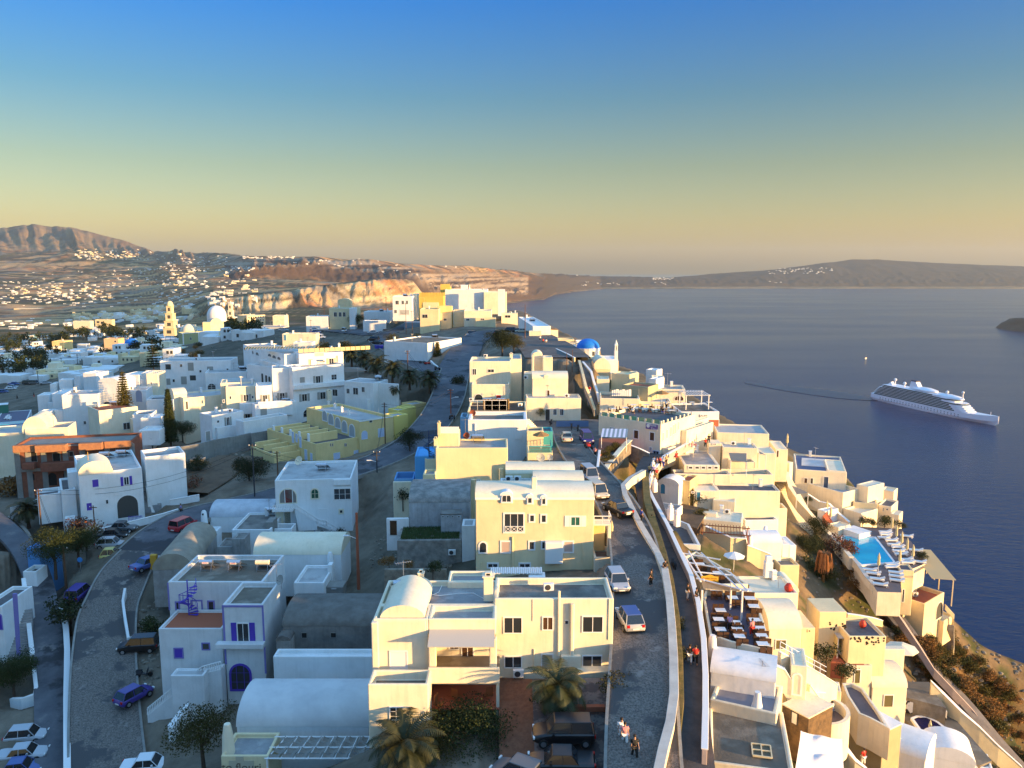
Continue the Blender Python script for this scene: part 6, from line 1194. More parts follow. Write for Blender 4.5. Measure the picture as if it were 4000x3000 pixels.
NE = Bld('arched_door_house','white block with a tall arched doorway beside the curving steps',(1360,268),(1532,290),34.2,42,depth=3.5,mat=ivory,par=.1); NE.main.win(1363,355,1476,600,'c',arch=True,pane=ivory,fw=.15)
wallline('curved_parapet','curving white parapet swooping down beside the arched doorway',[(1160,262,34.4),(1290,320,34.8),(1370,470,36),(1420,630,38),(1500,760,39),(1560,870,39.6)],2.2,.35,ivory,trim)
wallline('curved_parapet','white parapet curling around the lower stair',[(1540,480,37),(1620,590,38.5),(1690,650,39.2),(1700,740,40)],2,.35,ivory,trim)
wallline('curved_parapet','long white curving wall running down past the round terrace',[(1560,560,38),(1760,570,39.6),(1840,680,41),(1880,880,42.4),(1930,1150,43.5),(2050,1300,44.2),(2180,1400,45)],2.2,.35,ivory,trim)
c = W((1640,830),41); t = thing('round_terrace','round white walled terrace at the foot of the curving steps','terrace',c+Vector((0,0,-2))); put('floor',MB().lathe([(2.7,0),(2.7,1.9)],28),paving2,t); M = MB()
for r_ in ((2.7,0),(2.7,2.9),(2.4,2.9),(2.4,1.9)): pass
M = MB(); sg_ = 28
for i in range(sg_+1):
 a_ = -2.6+i*4.6/sg_
 for (rr,z) in ((2.75,-1),(2.75,2.9),(2.4,2.9),(2.4,1.9)): M.v.append((rr*math.cos(a_),rr*math.sin(a_),z))
for i in range(sg_):
 for j in range(3): k_ = i*4+j; M.f.append((k_,k_+4,k_+5,k_+1))
put('parapet',M,ivory,t,smooth=False)
rl = [W((1235,120),33.6),W((1470,250),35.4),W((1730,390),37.4)]; t = thing('stair_railing','pale metal handrail running down the long white stair wall','railing',rl[0]); M = MB()
for a,b in zip(rl[:-1],rl[1:]):
 for z in (0,.45,.9): M.tube([a-rl[0]+Vector((0,0,z)),b-rl[0]+Vector((0,0,z))],.04,5)
 for i in range(4): p = a+(b-a)*i/4-rl[0]; M.tube([p,p+Vector((0,0,.9))],.035,4)
put('bars',M,palepaint,t)
wallline('stair_wall','sloping white stair wall carrying the pale handrail',[(1230,140,33.8),(1350,190,34.6),(1560,300,36.2),(1790,440,38.2),(1840,480,38.8)],3.6,.4,ivory,trim)
SP2 = Bld('shaded_cube_house','small white cube beside the dark lilac deck',(1680,530),(1900,560),39.6,43,bk=(1870,450),mat=ivory,roof=paving2,par=.4)
platform('lilac_deck','smooth dark lilac deck curving between white walls','terrace',[(1905,500),(2010,498),(2130,560),(2300,800),(2420,1000),(2200,880),(2080,830),(1960,640)],44.6,3,paving2,rim=ivory,rimh=.4,rimw=.25)
fs('H6')
OS = Bld('olive_wall_house','broad olive shaded wall below a curling white coping at the lower right',(160,1175),(520,1375),45.6,53,depth=3,mat=nmat('olive_wall',(.42,.36,.22),.9,(.36,.31,.19),.5),par=0,roof=white)
wallline('curved_coping','thick curling white coping above the olive wall',[(150,1150,45.2),(300,1255,46.2),(440,1320,47),(560,1360,47.8),(700,1440,49),(850,1560,51)],.9,.7,white,white)
BVx = Bld('low_white_vault','low rounded white roof left of the folded cream parasol',(520,1480),(860,1600),49.4,55,depth=5,mat=white,par=0,roof=white,vault='a',vh=1.2); BD = Bld('double_vault_roofs','pair of swelling white vaults in front of the dark blue pool',(860,1560),(1270,1640),53.2,60,depth=4.2,mat=white,par=0,roof=white,vault='b',vh=1.5); BD.blk((1250,1640),(1420,1700),54.6,depth=3,par=.2)
fs('H7'); CARVE.append(([W(p,41) for p in ((600,860),(400,1000),(330,1500),(1500,1700),(1500,1300))],CAMZ-41.5))
SG = Bld('lane_side_roofs','dark grey flat roofs squeezed between the footpath and the brown roof',(318,1275),(445,1290),37.2,41,bk=(400,985),mat=ivory,roof=nmat('slate_deck',(.26,.26,.30)),par=.12); SG.blk((290,1290),(470,1340),37.6,depth=1.2,par=0,back=-1.3)
# tensile canopy
P = [W(p,d) for p,d in (((1465,985),36.4),((1905,1070),38.2),((1925,1420),38.6),((1400,1400),36.8))]; t = thing('tensile_canopy','white stretched fabric canopy with two raised rings beside the brown roof','canopy',P[0]); M = MB(); nn_ = 16
for i in range(nn_+1):
 for j in range(nn_+1):
  u, v_ = i/nn_, j/nn_; q = (P[0]*(1-u)+P[1]*u)*(1-v_)+(P[3]*(1-u)+P[2]*u)*v_; z = .55*math.exp(-((u-.5)**2+(v_-.22)**2)*30)+.55*math.exp(-((u-.55)**2+(v_-.75)**2)*30)-.3*math.sin(math.pi*u)*.5; M.v.append(tuple(q-P[0]+Vector((0,0,z))))
for i in range(nn_):
 for j in range(nn_): k_ = i*(nn_+1)+j; M.f.append((k_,k_+nn_+1,k_+nn_+2,k_+1))
put('fabric',M,nmat('canopy_white',(.66,.65,.66),.8),t,smooth=True); M = MB()
for p in P: M.tube([tuple(p-P[0]),tuple(p-P[0]+Vector((0,0,-3.5)))],.07,6)
put('posts',M,trim,t)
# ---- hillside pool level
fs('H4')
platform('pool_terrace','mauve paved terrace around the bright blue hillside pool','terrace',[(700,1000),(930,985),(1440,1010),(1530,1130),(1700,1350),(1690,1390),(1570,1440),(1430,1450),(1440,1700),(1180,1690),(1040,1470),(900,1330),(800,1200),(780,1080)],44.4,3.5,paving2,rim=ivory,rimw=0)
pool('swimming_pool','bright turquoise hillside pool with loungers on its far side',[(795,1092),(1150,1106),(1355,1372),(1015,1398),(885,1300)],44.2,nmat('turquoise_pool',(.03,.42,.58),.06,(.02,.44,.66),.5,.25,2,spec=.6))
pA = Bld('skylight_house','white house with a long striped skylight and a dark blue door above the pool',(300,365),(852,405),37.4,42,bk=(250,195),mat=ivory,roof=nmat('navy_roof',(.12,.14,.22),.7),par=.3); a = pA.main; a.win(597,445,655,566,'d',pane=nmat('navy_door',(.05,.08,.14),.6)); a.win(455,460,490,527,'w',mull=0); a.win(388,460,428,515,'d',pane=wood)
for i in range(6): q = a.hit((440,335-i*14),'T'); pA.part('skylight_louvre',MB().box(q.x-1.3,q.x+3.4,q.y,q.y+.45,a.zt-.28,a.zt-.1),trim)
pA.blk((640,380),(852,405),37.2,depth=9,par=.15,back=.3,roof=ivory)
pB = Bld('curved_terrace_house','cream terrace with a long curving front wall above the pool steps',(370,505),(812,622),40.0,45,depth=5,mat=ivory,roof=nmat('pale_blue_deck',(.34,.38,.42),.8),par=.7,cat='terrace'); pB.blk((620,615),(815,790),41.6,depth=4,par=.1,back=-1) if False else None
pB.blk((815,790),(992,850),42.8,Db=46,depth=5,par=.3,roof=ivory); pB.blk((850,555),(925,600),39.2,depth=5,par=.1,back=3)
pC = Bld('terrace_room','cream room with a dark door and louvred roof above the pool bar',(920,718),(1185,745),42.0,46,bk=(925,595),mat=cream,roof=greyroof,par=.2); pC.main.win(1068,815,1131,905,'d',pane=dk);
for i in range(3): q = pC.main.hit((960,690-i*22),'T'); pC.part('skylight_louvre',MB().box(q.x,q.x+4,q.y,q.y+.5,pC.main.zt-.15,pC.main.zt-.02),trim)
pD = Bld('edge_arch_house','small white house with arches at the very edge of the cliff',(1190,750),(1335,775),42.6,47,depth=5,mat=ivory,roof=paving,par=.3); pD.main.win(1238,780,1252,825,'c',arch=True,pane=dk,fw=.05); pD.main.win(1275,790,1300,812,'c',arch=True,pane=dk,fw=.05); pD.blk((1318,850),(1400,880),43.6,depth=3,par=.1,back=.2); pD.blk((1150,650),(1260,700),41.4,depth=3,par=.3,back=5)
for i,(x0,y0,x1,y1,D) in enumerate(((380,460,575,410,39.4),(990,835,1130,780,43.4))):
 a = W((x0,y0),D); b = W((x1,y1),D); t = thing('slanted_beam_awning',['white slanted beam awning over the dark blue door','white slanted beam awning over the room by the pool bar'][i],'awning',a); put('beam',MB().tube([(0,0,0),tuple(b-a+Vector((0,0,.0)))],.16,6),trim,t)
gt = Bld('gate_house','cream gateway with a dark double door at the head of the long steps',(60,262),(232,300),35.6,39,depth=1.2,mat=ivory,par=0); gt.main.win(98,316,190,438,'d',pane=dk)
ls = Bld('step_side_terraces','small white terraces with grey decks climbing beside the long steps',(205,965),(330,972),43.6,47,depth=3.5,mat=ivory,roof=paving,par=.6,cat='terrace'); ls.blk((205,832),(325,838),41.8,depth=4,par=.7,roof=paving,back=3.6); ls.blk((200,695),(300,700),40.0,depth=4,par=.6,roof=paving,back=8); ls.blk((190,560),(230,565),38.6,depth=4,par=.4,back=12)
lr = Bld('pool_side_block','white rounded blocks between the short steps and the turquoise pool',(795,1010),(985,1075),43.4,45,depth=3,mat=white,par=0,roof=white,cat='pool house'); lr.blk((450,815),(585,830),42.2,Db=46,depth=3.5,par=.3,back=2); lr.blk((620,960),(790,990),42.9,Db=46,depth=3,par=.2,back=.5,mat=ivory).win(655,1050,750,1140,'c',arch=True,pane=wood)
# long steps
a = W((470,1030),44.4); b = W((165,485),38.2); d = b-a; L_ = Vector((d.x,d.y,0)).length; rz = math.atan2(d.y,d.x); M = MB(); ns = 30
for i in range(ns): M.box(L_*i/ns, L_*(i+1)/ns, -1.7, 1.7, -2, d.z*(i+1)/ns)
CARVE.append(([W(q_,44.5) for q_ in ((330,1040),(620,1040),(250,480),(110,480))],CAMZ-44.6)); t = thing('long_steps','long flight of pale steps climbing from the garden to the gateway','steps',a,rz); put('treads',M,ivory,t,bevel=.04)
a = W((690,985),44.4); b = W((610,850),42.4); d = b-a; L_ = Vector((d.x,d.y,0)).length; M = MB()
for i in range(9): M.box(L_*i/9, L_*(i+1)/9, -1.4, 1.4, -1, d.z*(i+1)/9)
t = thing('short_steps','short flight of steps beside the folded cream parasols','steps',a,math.atan2(d.y,d.x)); put('treads',M,terra,t)
wallline('step_wall','thick rounded cream wall along the sea side of the long steps',[(200,400,36.6),(240,560,38),(330,700,39.4),(430,810,40.8),(540,940,42.2),(680,1080,43.4),(800,1200,43.8),(900,1320,43.8)],2.0,.6,ivory,ivory)
wallline('step_wall','curving low cream wall beside the short steps',[(435,640,41),(560,720,42),(660,740,42),(760,840,43),(880,940,44)],1.6,.4,ivory,trim)
wallline('pool_lane_wall','rounded pinkish wall between the pool terrace and the hillside lane',[(905,1310,44),(980,1400,44),(1060,1520,44.2),(1150,1620,44.4)],1.2,.5,ivory,wt)
pE = Bld('pool_bastion','sunlit cream bastion carrying the end of the pool terrace',(1425,1452),(1568,1450),44.0,49.5,depth=2.6,ang=-12,mat=cream,par=.15,roof=paving2,cat='terrace building'); pE.main.lwin(.5,.9,.5,2.6,'c',pane=dk)
fs('H6'); pF = Bld('cliff_arch_terrace','cream arched terrace building hanging below the pool bastion',(855,330),(1015,235),49.4,56,depth=4,mat=cream,par=.6,roof=terra,cat='terrace building'); pF.main.win(945,315,998,445,'c',arch=True,pane=dk,fw=.08); pF.blk((690,270),(850,262),48.6,Db=50.5,depth=3,par=.5,roof=terra); pF.blk((1010,470),(1105,420),53.4,depth=2,par=.4)
wallline('cliff_steps_wall','cream stair wall dropping down the brown cliff side',[(1020,330,51),(1090,410,52.5),(1075,520,55),(1085,700,60)],.9,.3,cream);
a = W((1055,690),60); b = W((1052,500),54.4); d = b-a; L_ = Vector((d.x,d.y,0)).length; M = MB()
for i in range(16): M.box(L_*i/16, L_*(i+1)/16, -.7, .7, d.z*i/16-.6, d.z*(i+1)/16)
t = thing('cliff_steps','narrow dark flight of steps down the brown slope','steps',a,math.atan2(d.y,d.x)); put('treads',M,palestone,t)
fs('H4'); a = W((1640,1230),44.6); b = W((1900,1600),45.2); d = b-a; t = thing('sea_side_pergola','slatted pale wooden walkway roof running along the sea edge of the pool terrace','pergola',a,math.atan2(d.y,d.x)); L_ = Vector((d.x,d.y,0)).length; M = MB()
for i in range(34): M.box(L_*i/34, L_*(i+.62)/34, -1.6, 1.6, -.06, .02)
put('slats',M,nmat('pale_slats',(.52,.44,.26),.8),t); put('beams',MB().box(-.2,L_,-1.3,-1.2,-.2,-.07).box(-.2,L_,1.2,1.3,-.2,-.07).box(-.1,.1,1.2,1.3,-4,-.2).box(L_-.2,L_,1.2,1.3,-4,-.2).box(L_/2,L_/2+.2,1.2,1.3,-4,-.2),cream,t)
# ------------------------------------------------------------------ settle the ground under houses and terraces
xs, ys, zs = XX.ravel(), YY.ravel(), ZZ.ravel().copy()
near_i = np.where(ys < 420)[0]; order = near_i[np.argsort(ys[near_i])]; yso = ys[order]
for P, zb in CARVE:
 q = np.array([[p.x, p.y] for p in P]); lo = np.searchsorted(yso, q[:,1].min()-4); hi = np.searchsorted(yso, q[:,1].max()+4); I = order[lo:hi]
 I = I[(xs[I] > q[:,0].min()-4)&(xs[I] < q[:,0].max()+4)]
 if not len(I): continue
 px_, py_ = xs[I], ys[I]; n = len(q); ds = np.full(px_.shape, 1e9); ins = np.zeros(px_.shape, bool)
 for i in range(n if n > 2 else 1):
  a, b = q[i], q[(i+1)%n]; d = b-a; t_ = np.clip(((px_-a[0])*d[0]+(py_-a[1])*d[1])/(d@d+1e-9), 0, 1); ds = np.minimum(ds, np.hypot(px_-a[0]-t_*d[0], py_-a[1]-t_*d[1]))
  if n > 2 and abs(d[1]) > 1e-9:
   c_ = ((a[1] > py_) != (b[1] > py_)) & (px_ < d[0]*(py_-a[1])/d[1]+a[0]); ins ^= c_
 ds[ins] = 0; zs[I] = np.minimum(zs[I], zb + np.maximum(0, ds-1.0)*.9)
ZZ = zs.reshape(ZZ.shape); co[:,2] = zs; ground.data.vertices.foreach_set('co', co.ravel().astype(np.float32)); ground.data.update()
def onland(p):
 r = ray(p); t_ = r.x/r.y; c = int(np.argmin(np.abs(ts-t_))); prof = ZZ[:,c]; rr_c = RR[:,c]; line = CAMZ + rr_c*(r.z/r.y)
 k = int(np.argmax(prof >= line))
 if k == 0: k = len(prof)-60
 a0, a1 = line[k-1]-prof[k-1], line[k]-prof[k]
 f = min(1,max(0,a0/(a0-a1))) if a0 != a1 else 0; y = rr_c[k-1]+(rr_c[k]-rr_c[k-1])*f
 return Vector((t_*y, y, prof[k-1]+(prof[k]-prof[k-1])*f))
# ------------------------------------------------------------------ planting
leafm = nmat('dark_foliage', (.020,.032,.010), .7, (.045,.055,.014), .9, spec=.2, objvar=.35)
leafm2 = nmat('olive_foliage', (.05,.05,.012), .7, (.095,.08,.015), 1.2, spec=.2, objvar=.3)
palmm = nmat('palm_foliage', (.028,.038,.012), .6, (.06,.06,.02), 2, spec=.3, objvar=.25)
bark = nmat('bark', (.11,.075,.05), .95, (.06,.04,.03), 5)
rustf = nmat('rust_foliage', (.32,.15,.04), .8, (.14,.085,.025), 2, objvar=.3); redf = nmat('bougainvillea', (.20,.05,.035), .8, (.07,.06,.02), 2)
def leaves(n, clumps, size, rs, sq=1.0, seed=1):
 g = np.random.default_rng(seed); V = []; Fc = []
 for c, r in clumps:
  for _ in range(int(n*r*r)):
   d = g.normal(size=3); d /= np.linalg.norm(d)+1e-9; p = np.array(c)+d*r*(g.random()**.4)*np.array([1,1,sq]); s_ = size*(.6+.8*g.random()); a = g.normal(size=3); a /= np.linalg.norm(a); b = np.cross(a, g.normal(size=3)); b /= np.linalg.norm(b)+1e-9
   k = len(V); V += [tuple(p-a*s_), tuple(p+b*s_*.6), tuple(p+a*s_), tuple(p-b*s_*.6)]; Fc.append((k,k+1,k+2,k+3))
 m = MB(); m.v = V; m.f = Fc; return m
def tree_proto(name, label, h, rad, nclump, dens, size, seed, mat, sq=.8, cat='tree'):
 g = random.Random(seed); t = thing(name, label, cat); cl = []
 for i in range(nclump):
  a = g.random()*6.28; rr = rad*g.random()**.6*.75; cl.append(((rr*math.cos(a), rr*math.sin(a), h*.62+(g.random()-.45)*h*.5*(1-.5*rr/rad)), rad*(.28+.26*g.random())))
 M = MB(); M.tube([(0,0,-.6),(.05*h*.3,0,h*.25),(0,.03*h,h*.5)], h*.035, 7, h*.02)
 for c, r in cl[:6]: M.tube([(0,0,h*.3),(c[0]*.5,c[1]*.5,h*.42),c], h*.016, 5, .01)
 put('trunk', M, bark, t); put('crown', leaves(dens, cl, size, rad, sq, seed), mat, t, fix=False); return t
def palm_proto(name, label, h, L_, nf, seed, skirt=False):
 g = random.Random(seed); t = thing(name, label, 'palm'); M = MB(); M.lathe([(.32,-.5),(.26,0),(.22,h*.5),(.25,h*.9),(.34,h)], 9); put('trunk', M, bark, t); M = MB()
 for i in range(nf):
  a = i*2.4+g.random()*.3; el = (1.25-1.7*(i/nf))+g.random()*.15; ll = L_*(.8+.3*g.random()); P = []; p = Vector((0,0,h)); e = el
  for k in range(9): P.append(p.copy()); p += Vector((math.cos(e)*math.cos(a), math.cos(e)*math.sin(a), math.sin(e)))*ll/8; e -= .16+.05*k*.5
  sd_ = Vector((-math.sin(a), math.cos(a), 0))
  for k in range(8):
   for q in (0,.34,.67):
    b = P[k].lerp(P[k+1], q); tt = (k+q)/8; wl_ = L_*.24*math.sin(math.pi*min(1,tt*.9+.12)); dr = (P[k+1]-P[k]).normalized()
    for s_ in (-1,1):
     tip = b+sd_*s_*wl_+dr*wl_*.55+Vector((0,0,-wl_*.35)); n0 = len(M.v); M.v += [tuple(b), tuple(b+dr*.13*L_/3), tuple(tip)]; M.f.append((n0,n0+1,n0+2))
 put('fronds', M, palmm, t, fix=False); return t
TP = [tree_proto('broadleaf_tree','x',5,2.6,20,380,.062,3,leafm), tree_proto('broadleaf_tree','x',4.5,3.0,20,300,.07,9,leafm), tree_proto('olive_tree','x',4.2,2.2,18,380,.06,5,leafm2)]
SP_ = [tree_proto('shrub','x',1.6,1.3,10,420,.065,15,leafm,.7,'shrub'), tree_proto('shrub','x',1.5,1.3,10,420,.065,16,leafm2,.7,'shrub'), tree_proto('shrub','x',1.3,1.2,9,420,.065,17,rustf,.6,'shrub'), tree_proto('shrub','x',1.8,1.4,10,420,.065,18,redf,.7,'shrub')]
PP = palm_proto('palm_tree','x',2.6,3.4,34,4)
FT = [tree_proto('field_tree','x',5,2.8,8,14,.34,31,leafm,.8), tree_proto('field_tree','x',6,3.6,10,12,.38,33,leafm,.8)]
used = set()
def plant(proto, label, p, D=None, s=1.0, group=None, z=None):
 c = W(p, D) if D is not None else onland(p)
 if proto in SP_: c.z -= .5*s
 if proto not in used: used.add(proto); proto.location = c; proto.scale = (s,)*3; proto.rotation_euler = (0,0,random.random()*6); proto['label'] = label; t = proto
 else: t = dup(proto, c, random.random()*6.28, label, None, s)
 if group: t['group'] = group
 elif 'group' in t: del t['group']
 return t
fs('T')
for a in ((TP[0],'dark dense tree in front of the guest house loggia','',(1020,1690),37.6,1.25),(TP[2],'smaller bushy tree below the porch chairs',"",(950,1690),37,.9),(PP,'palm in deep shade left of the big foreground tree','',(875,1685),36,1.05),(PP,'sunlit palm in front of the right wing of the guest house','',(1203,1545),33,.9),
  (TP[2],'slim tree with a golden sunlit top beside the tavern','',(440,1650),43.2,1.35),(TP[1],'round tree beside the tall pole at the bend of the street','',(540,1050),35.8,1.15),(TP[0],'dark tree on the bank above the bend','',(885,985),33.2,1.0),(TP[1],'dark tree beside the parked yellow car','',(170,1215),40.2,1.15),(TP[0],'dark tree by the stone bank above the parked cars','',(120,1240),40.8,1.3),
  (TP[1],'dark tree in a round pot behind the curved wall at the left edge','',(30,1505),47,1.1),(PP,'palm at the left corner above the lane','',(62,1135),39.6,1.0),(TP[0],'dark tree right of the blue shuttered house','',(430,1040),37.6,.95),(SP_[3],'brownish shrub over the street wall','',(395,1068),37.2,2.2),(TP[1],'broad dark tree under the tall hotel pine','',(225,935),39,1.25),(TP[0],'bright green tree between the pine and the cypress','',(330,975),38.5,.9),(TP[1],'dark tree behind the brick house next to the cypress','',(395,950),37.6,1.0),
  (TP[1],'big olive green tree on the church square','',(1085,768),21.4,1.5),(TP[2],'golden tree beside the big tree on the church square','',(1110,765),21.2,1.25),(TP[2],'sunlit yellow green tree above the white warehouse','',(845,752),26,1.2),(TP[0],'dark tree in front of the cream cupola house','',(770,712),27.4,1.5),(TP[1],'lower tree beside the upper car park','',(810,712),26.9,1.1),(TP[0],'dark tree at the corner of the upper street','',(905,758),25.6,1.1),
  (SP_[1],'clump of shrubs above the hotel palms','',(700,760),27.6,3.0),(SP_[1],'golden shrubs at the end of the car park','',(745,758),27.2,3.0),(TP[2],'bushy tree next to the blue bins','',(850,775),25.8,.8),(SP_[0],'small tree at the street side below the tall cream house','',(995,830),26.6,2.0),(TP[0],'small tree on the terrace with the turquoise fence','',(0+1168,908),28.6,.5),
  (SP_[2],'dry brown hedge row by the left lane','',(30,1065),38.4,3.2),(SP_[1],'tangled olive shrubs under the brick house','',(75,1040),38.6,3.0),(SP_[3],'reddish shrub beside the parked cars','',(185,1165),38.8,2.4),(SP_[0],'dark shrub at the corner of the street opposite the parked car','',(150,1330),42,2.4),
  (SP_[0],'small dark tree behind the black car','',(330,1370),42.8,1.7),(SP_[0],'dark bush in the yard of the ruin','',(770,1350),38.6,1.1),(SP_[0],'dark bush beside the balustrade house steps','',(735,1160),38,1.2),(SP_[0],'round bush on the ruined vault side','',(700,1480),40,1.0),(PP,'small palm at the end of the hotel terrace','',(855,855),28.6,.6),
  (SP_[0],'green bush beside the blue patio wall','',(870,1080),32.5,1.5),(SP_[2],'orange dry shrubs on the stone planter','',(840,1215),32.6,.9),(SP_[2],'orange shrubs in the middle of the long planter','',(880,1222),32.4,.8),(SP_[0],'spiky green plant behind the guest house roof','',(935,1235),32,1.0),(SP_[1],'tall flowering shrub in the corner of the forecourt','',(1327,1495),31.2,1.25),(SP_[0],'dark shrub at the foot of the forecourt palm','',(1190,1520),32.4,1.3)):
 plant(a[0], a[1], a[3], a[4], a[5])
for i,(x,y,D,s) in enumerate(((760,790,28.2,1.3),(790,800,28,1.25),(815,812,27.8,1.3),(848,822,27.6,1.2),(885,838,27.4,1.1),(928,845,27.2,1.15),(775,775,28,1.1))): plant(PP, ['first palm of the row beside the hotel, nearest its roof slats','second palm of the hotel row','third palm of the hotel row','palm behind the grey shade sail of the hotel row','palm by the pole at the end of the hotel row','last palm of the hotel row by the street junction','palm at the back of the hotel row, lit golden'][i],(x,y),D,s,'palms between the hotel and the street')
fs('H4');
for a in ((TP[0],'dense green tree beside the long steps above the turquoise pool',(500,1180),45.2,.95),(TP[1],'dark green tree in the middle of the hillside garden',(440,1330),45.6,.9),(SP_[0],'flowering white bush low in the hillside garden',(400,1470),46,2.3),(SP_[3],'crimson bougainvillea next to the turquoise pool wall',(800,1290),45.2,2.1),(SP_[3],'purple red bush above the pool lane',(700,1260),45,1.7),(SP_[1],'olive bush at the lower end of the garden',(650,1530),46.6,1.8),(SP_[2],'rust brown shrub along the lane bank',(860,1480),46.8,1.6),(SP_[2],'dry shrub lower down the lane bank',(950,1620),47.5,1.4),
  (SP_[0],'dark green hedge bush left end behind the pool',(1020,955),43.9,1.2),(SP_[0],'dark hedge bush in the middle behind the pool',(1130,965),44,.9),(SP_[0],'long dark hedge bush at the right behind the pool',(1260,975),44,1.5),(SP_[0],'dark hedge bush at the cliff edge behind the pool',(1410,990),44.2,1.1),(SP_[0],'bushy planter beside the last pool umbrella',(1640,1340),44.3,1.1),(SP_[0],'small bush on the white planter above the steps',(420,720),42,.9)): plant(*a)
fs('H5'); plant(SP_[0],'round dark bush beside the canopy bed',(1740,1180),43.5,1.6); plant(SP_[0],'dark bush in the narrow stepped planter',(1900,1360),45,1.3); plant(SP_[1],'yellowish weeds on the footpath wall',(140,830),31.9,.8); plant(SP_[1],'orange bush hanging over the footpath wall',(150,1180),32,.9)
fs('H3'); plant(SP_[1],'bright yellow green bush below the blue door wall',(770,730),36.2,1.7); plant(SP_[1],'yellow shrub at the corner of the rocky garden',(790,880),36.8,1.1)
fs('H2');
for i,(x,y,D) in enumerate(((300,1330,28.6),(360,1290,28.4),(430,1250,28.2),(290,1420,29),(350,1380,28.6))): plant(SP_[1],['golden shrub at the top left of the ramp garden','golden shrub in the middle of the ramp garden','golden shrub nearest the restaurant in the ramp garden','orange shrub at the bottom of the ramp garden','orange shrub beside the ramp wall'][i],(x,y),D,.9,'shrubs in the ramp garden')
fs('H6')
g = random.Random(5)
for i in range(170):
 x = 640+g.random()*1000; y = (x-660)*.95+(300 if x < 1000 else 200)+g.random()*(420 if x < 1000 else 520)
 if x > 1640 or y > 1640: continue
 c = onland((x,y));
 if c.y > 300: continue
 t = dup(SP_[(2,2,1,1,2,0)[i%6]], c+Vector((0,0,-.3)), g.random()*6, 'low scrubby bush on the dry brown slope above the sea', 'bushes on the sea slope', .8+g.random()*.9)
# dead palm, pine and cypress
fs('H4'); t = thing('dry_palm','tall palm with a skirt of dead rust coloured fronds in the hillside garden','palm',W((590,1640),47.5)); put('trunk',MB().lathe([(.28,-.5),(.22,2),(.2,5)],8),rustf,t); M = MB(); g = random.Random(2)
for i in range(150):
 a = g.random()*6.28; r_ = 1.0+g.random()*.7; z = 5.2; P = [Vector((0,0,z)), Vector((math.cos(a)*r_*.6,math.sin(a)*r_*.6,z+.35*g.random())), Vector((math.cos(a)*r_*.8,math.sin(a)*r_*.8,z-1.2-g.random()*1.6))]; w_ = Vector((-math.sin(a),math.cos(a),0))*.07
 for k in range(2): n0 = len(M.v); M.v += [tuple(P[k]-w_),tuple(P[k]+w_),tuple(P[k+1]+w_),tuple(P[k+1]-w_)]; M.f.append((n0,n0+1,n0+2,n0+3))
put('fronds',M,nmat('dead_frond',(.36,.14,.04),.8,(.2,.08,.03),3),t,fix=False)
def pine(name,label,c,h,r0,tiers,mat,droop=.1,dens=9,px_=.25):
 t = thing(name,label,'tree',c); put('trunk',MB().tube([(0,0,-.5),(0,0,h)],h*.02,6,.03),bark,t); M = MB(); g = random.Random(3)
 M = leaves(1, [], 1, 1); cl = []
 for i in range(tiers):
  z = h*.1+h*.88*i/tiers; r = r0*(1-i/tiers)**.8+.12
  for k_ in range(dens):
   a = k_*6.283/dens+i*.7; cl += [((r*q*math.cos(a), r*q*math.sin(a), z-droop*r*q+.1*q*q), .30+.12*r*(1-q)) for q in (.3,.6,.9)]
 M = leaves(130, cl, px_*.5, 1, .5, 3)
 put('needles',M,mat,t,fix=False)
fs('F5'); pine('norfolk_pine','tall tiered pine in front of the lit hotel annexe',W((1215,985),38.6),15.5,3.0,26,leafm2); pine('cypress','narrow dark cypress leaning before the hotel wall',W((1640,1075),37.6),12.5,1.5,30,leafm,.35,9,.3); pine('norfolk_pine','spreading tiered pine behind the long hotel wing',W((1475,345),31.5),9,3.0,10,leafm); fs('G3'); pine('small_pine','small pale pine in the triangular bed of the warehouse',W((578,155),25.3),5.2,1.3,12,leafm2)
# grass on the raised bed
for B_, m in GRASS_BEDS:
 g = random.Random(8); M = MB()
 for i in range(5000):
  x = m.x0+.3+(m.x1-m.x0-.6)*g.random(); y = m.y0+.4+(m.y1-m.y0-.5)*g.random(); a = g.random()*3.14; h = .12+.22*g.random(); n0 = len(M.v); dx, dy = .05*math.cos(a), .05*math.sin(a); M.v += [(x-dx,y-dy,m.zt),(x+dx,y+dy,m.zt),(x+dy*2,y-dx*2,m.zt+h)]; M.f.append((n0,n0+1,n0+2))
 o_g = put('grass',M,nmat('grass_green',(.05,.10,.025),.8,(.09,.12,.04),1.5),None,fix=False); o_g.location = B_.o; o_g.rotation_euler = (0,0,B_.rz); tag(o_g,'green grass covering the raised stone bed','grass',kind='stuff')
# ================================================================== upper village and the town on the plain
fs('F2')
def hs(label,pl,pr,D,Db,wins=(),**k):
 k.setdefault('depth',8); k.setdefault('ang',0); b = Bld('village_house',label,pl,pr,D,Db,**k)
 for q in wins: b.main.win(*q)
 return b
WHs = Bld('white_warehouse','big windowless white warehouse beside the junction of the two streets',(1483,752),(1776,706),20.4,26,bk=(1300,706),mat=white,roof=brownroof,par=.35,cat='warehouse')
wallline('triangle_kerb','white kerb wall around the triangular bed of the warehouse',[(1510,905,25.0),(1540,935,25.3),(1612,985,25.6),(1690,935,25.0),(1770,850,23.6)],.6,.35,white,trim)
c1 = hs('cream house with a rounded white cupola and water tank on its roof',(630,452),(842,457),17.9,27,[(672,485,700,525),(715,485,740,525),(750,485,775,525)],mat=cream,roof=paleroof,depth=11); c1.blk((697,388),(790,392),15.4,Db=18,depth=4,par=0,back=2,vault='b',vh=1.0); c1.blk((800,452),(892,440),17.6,depth=6,mat=white,back=1)
hs('low white garage left of the cream cupola house',(430,522),(602,527),21.4,27,[],depth=10,roof=paleroof).main.win(497,580,567,640,'c',pane=trim)
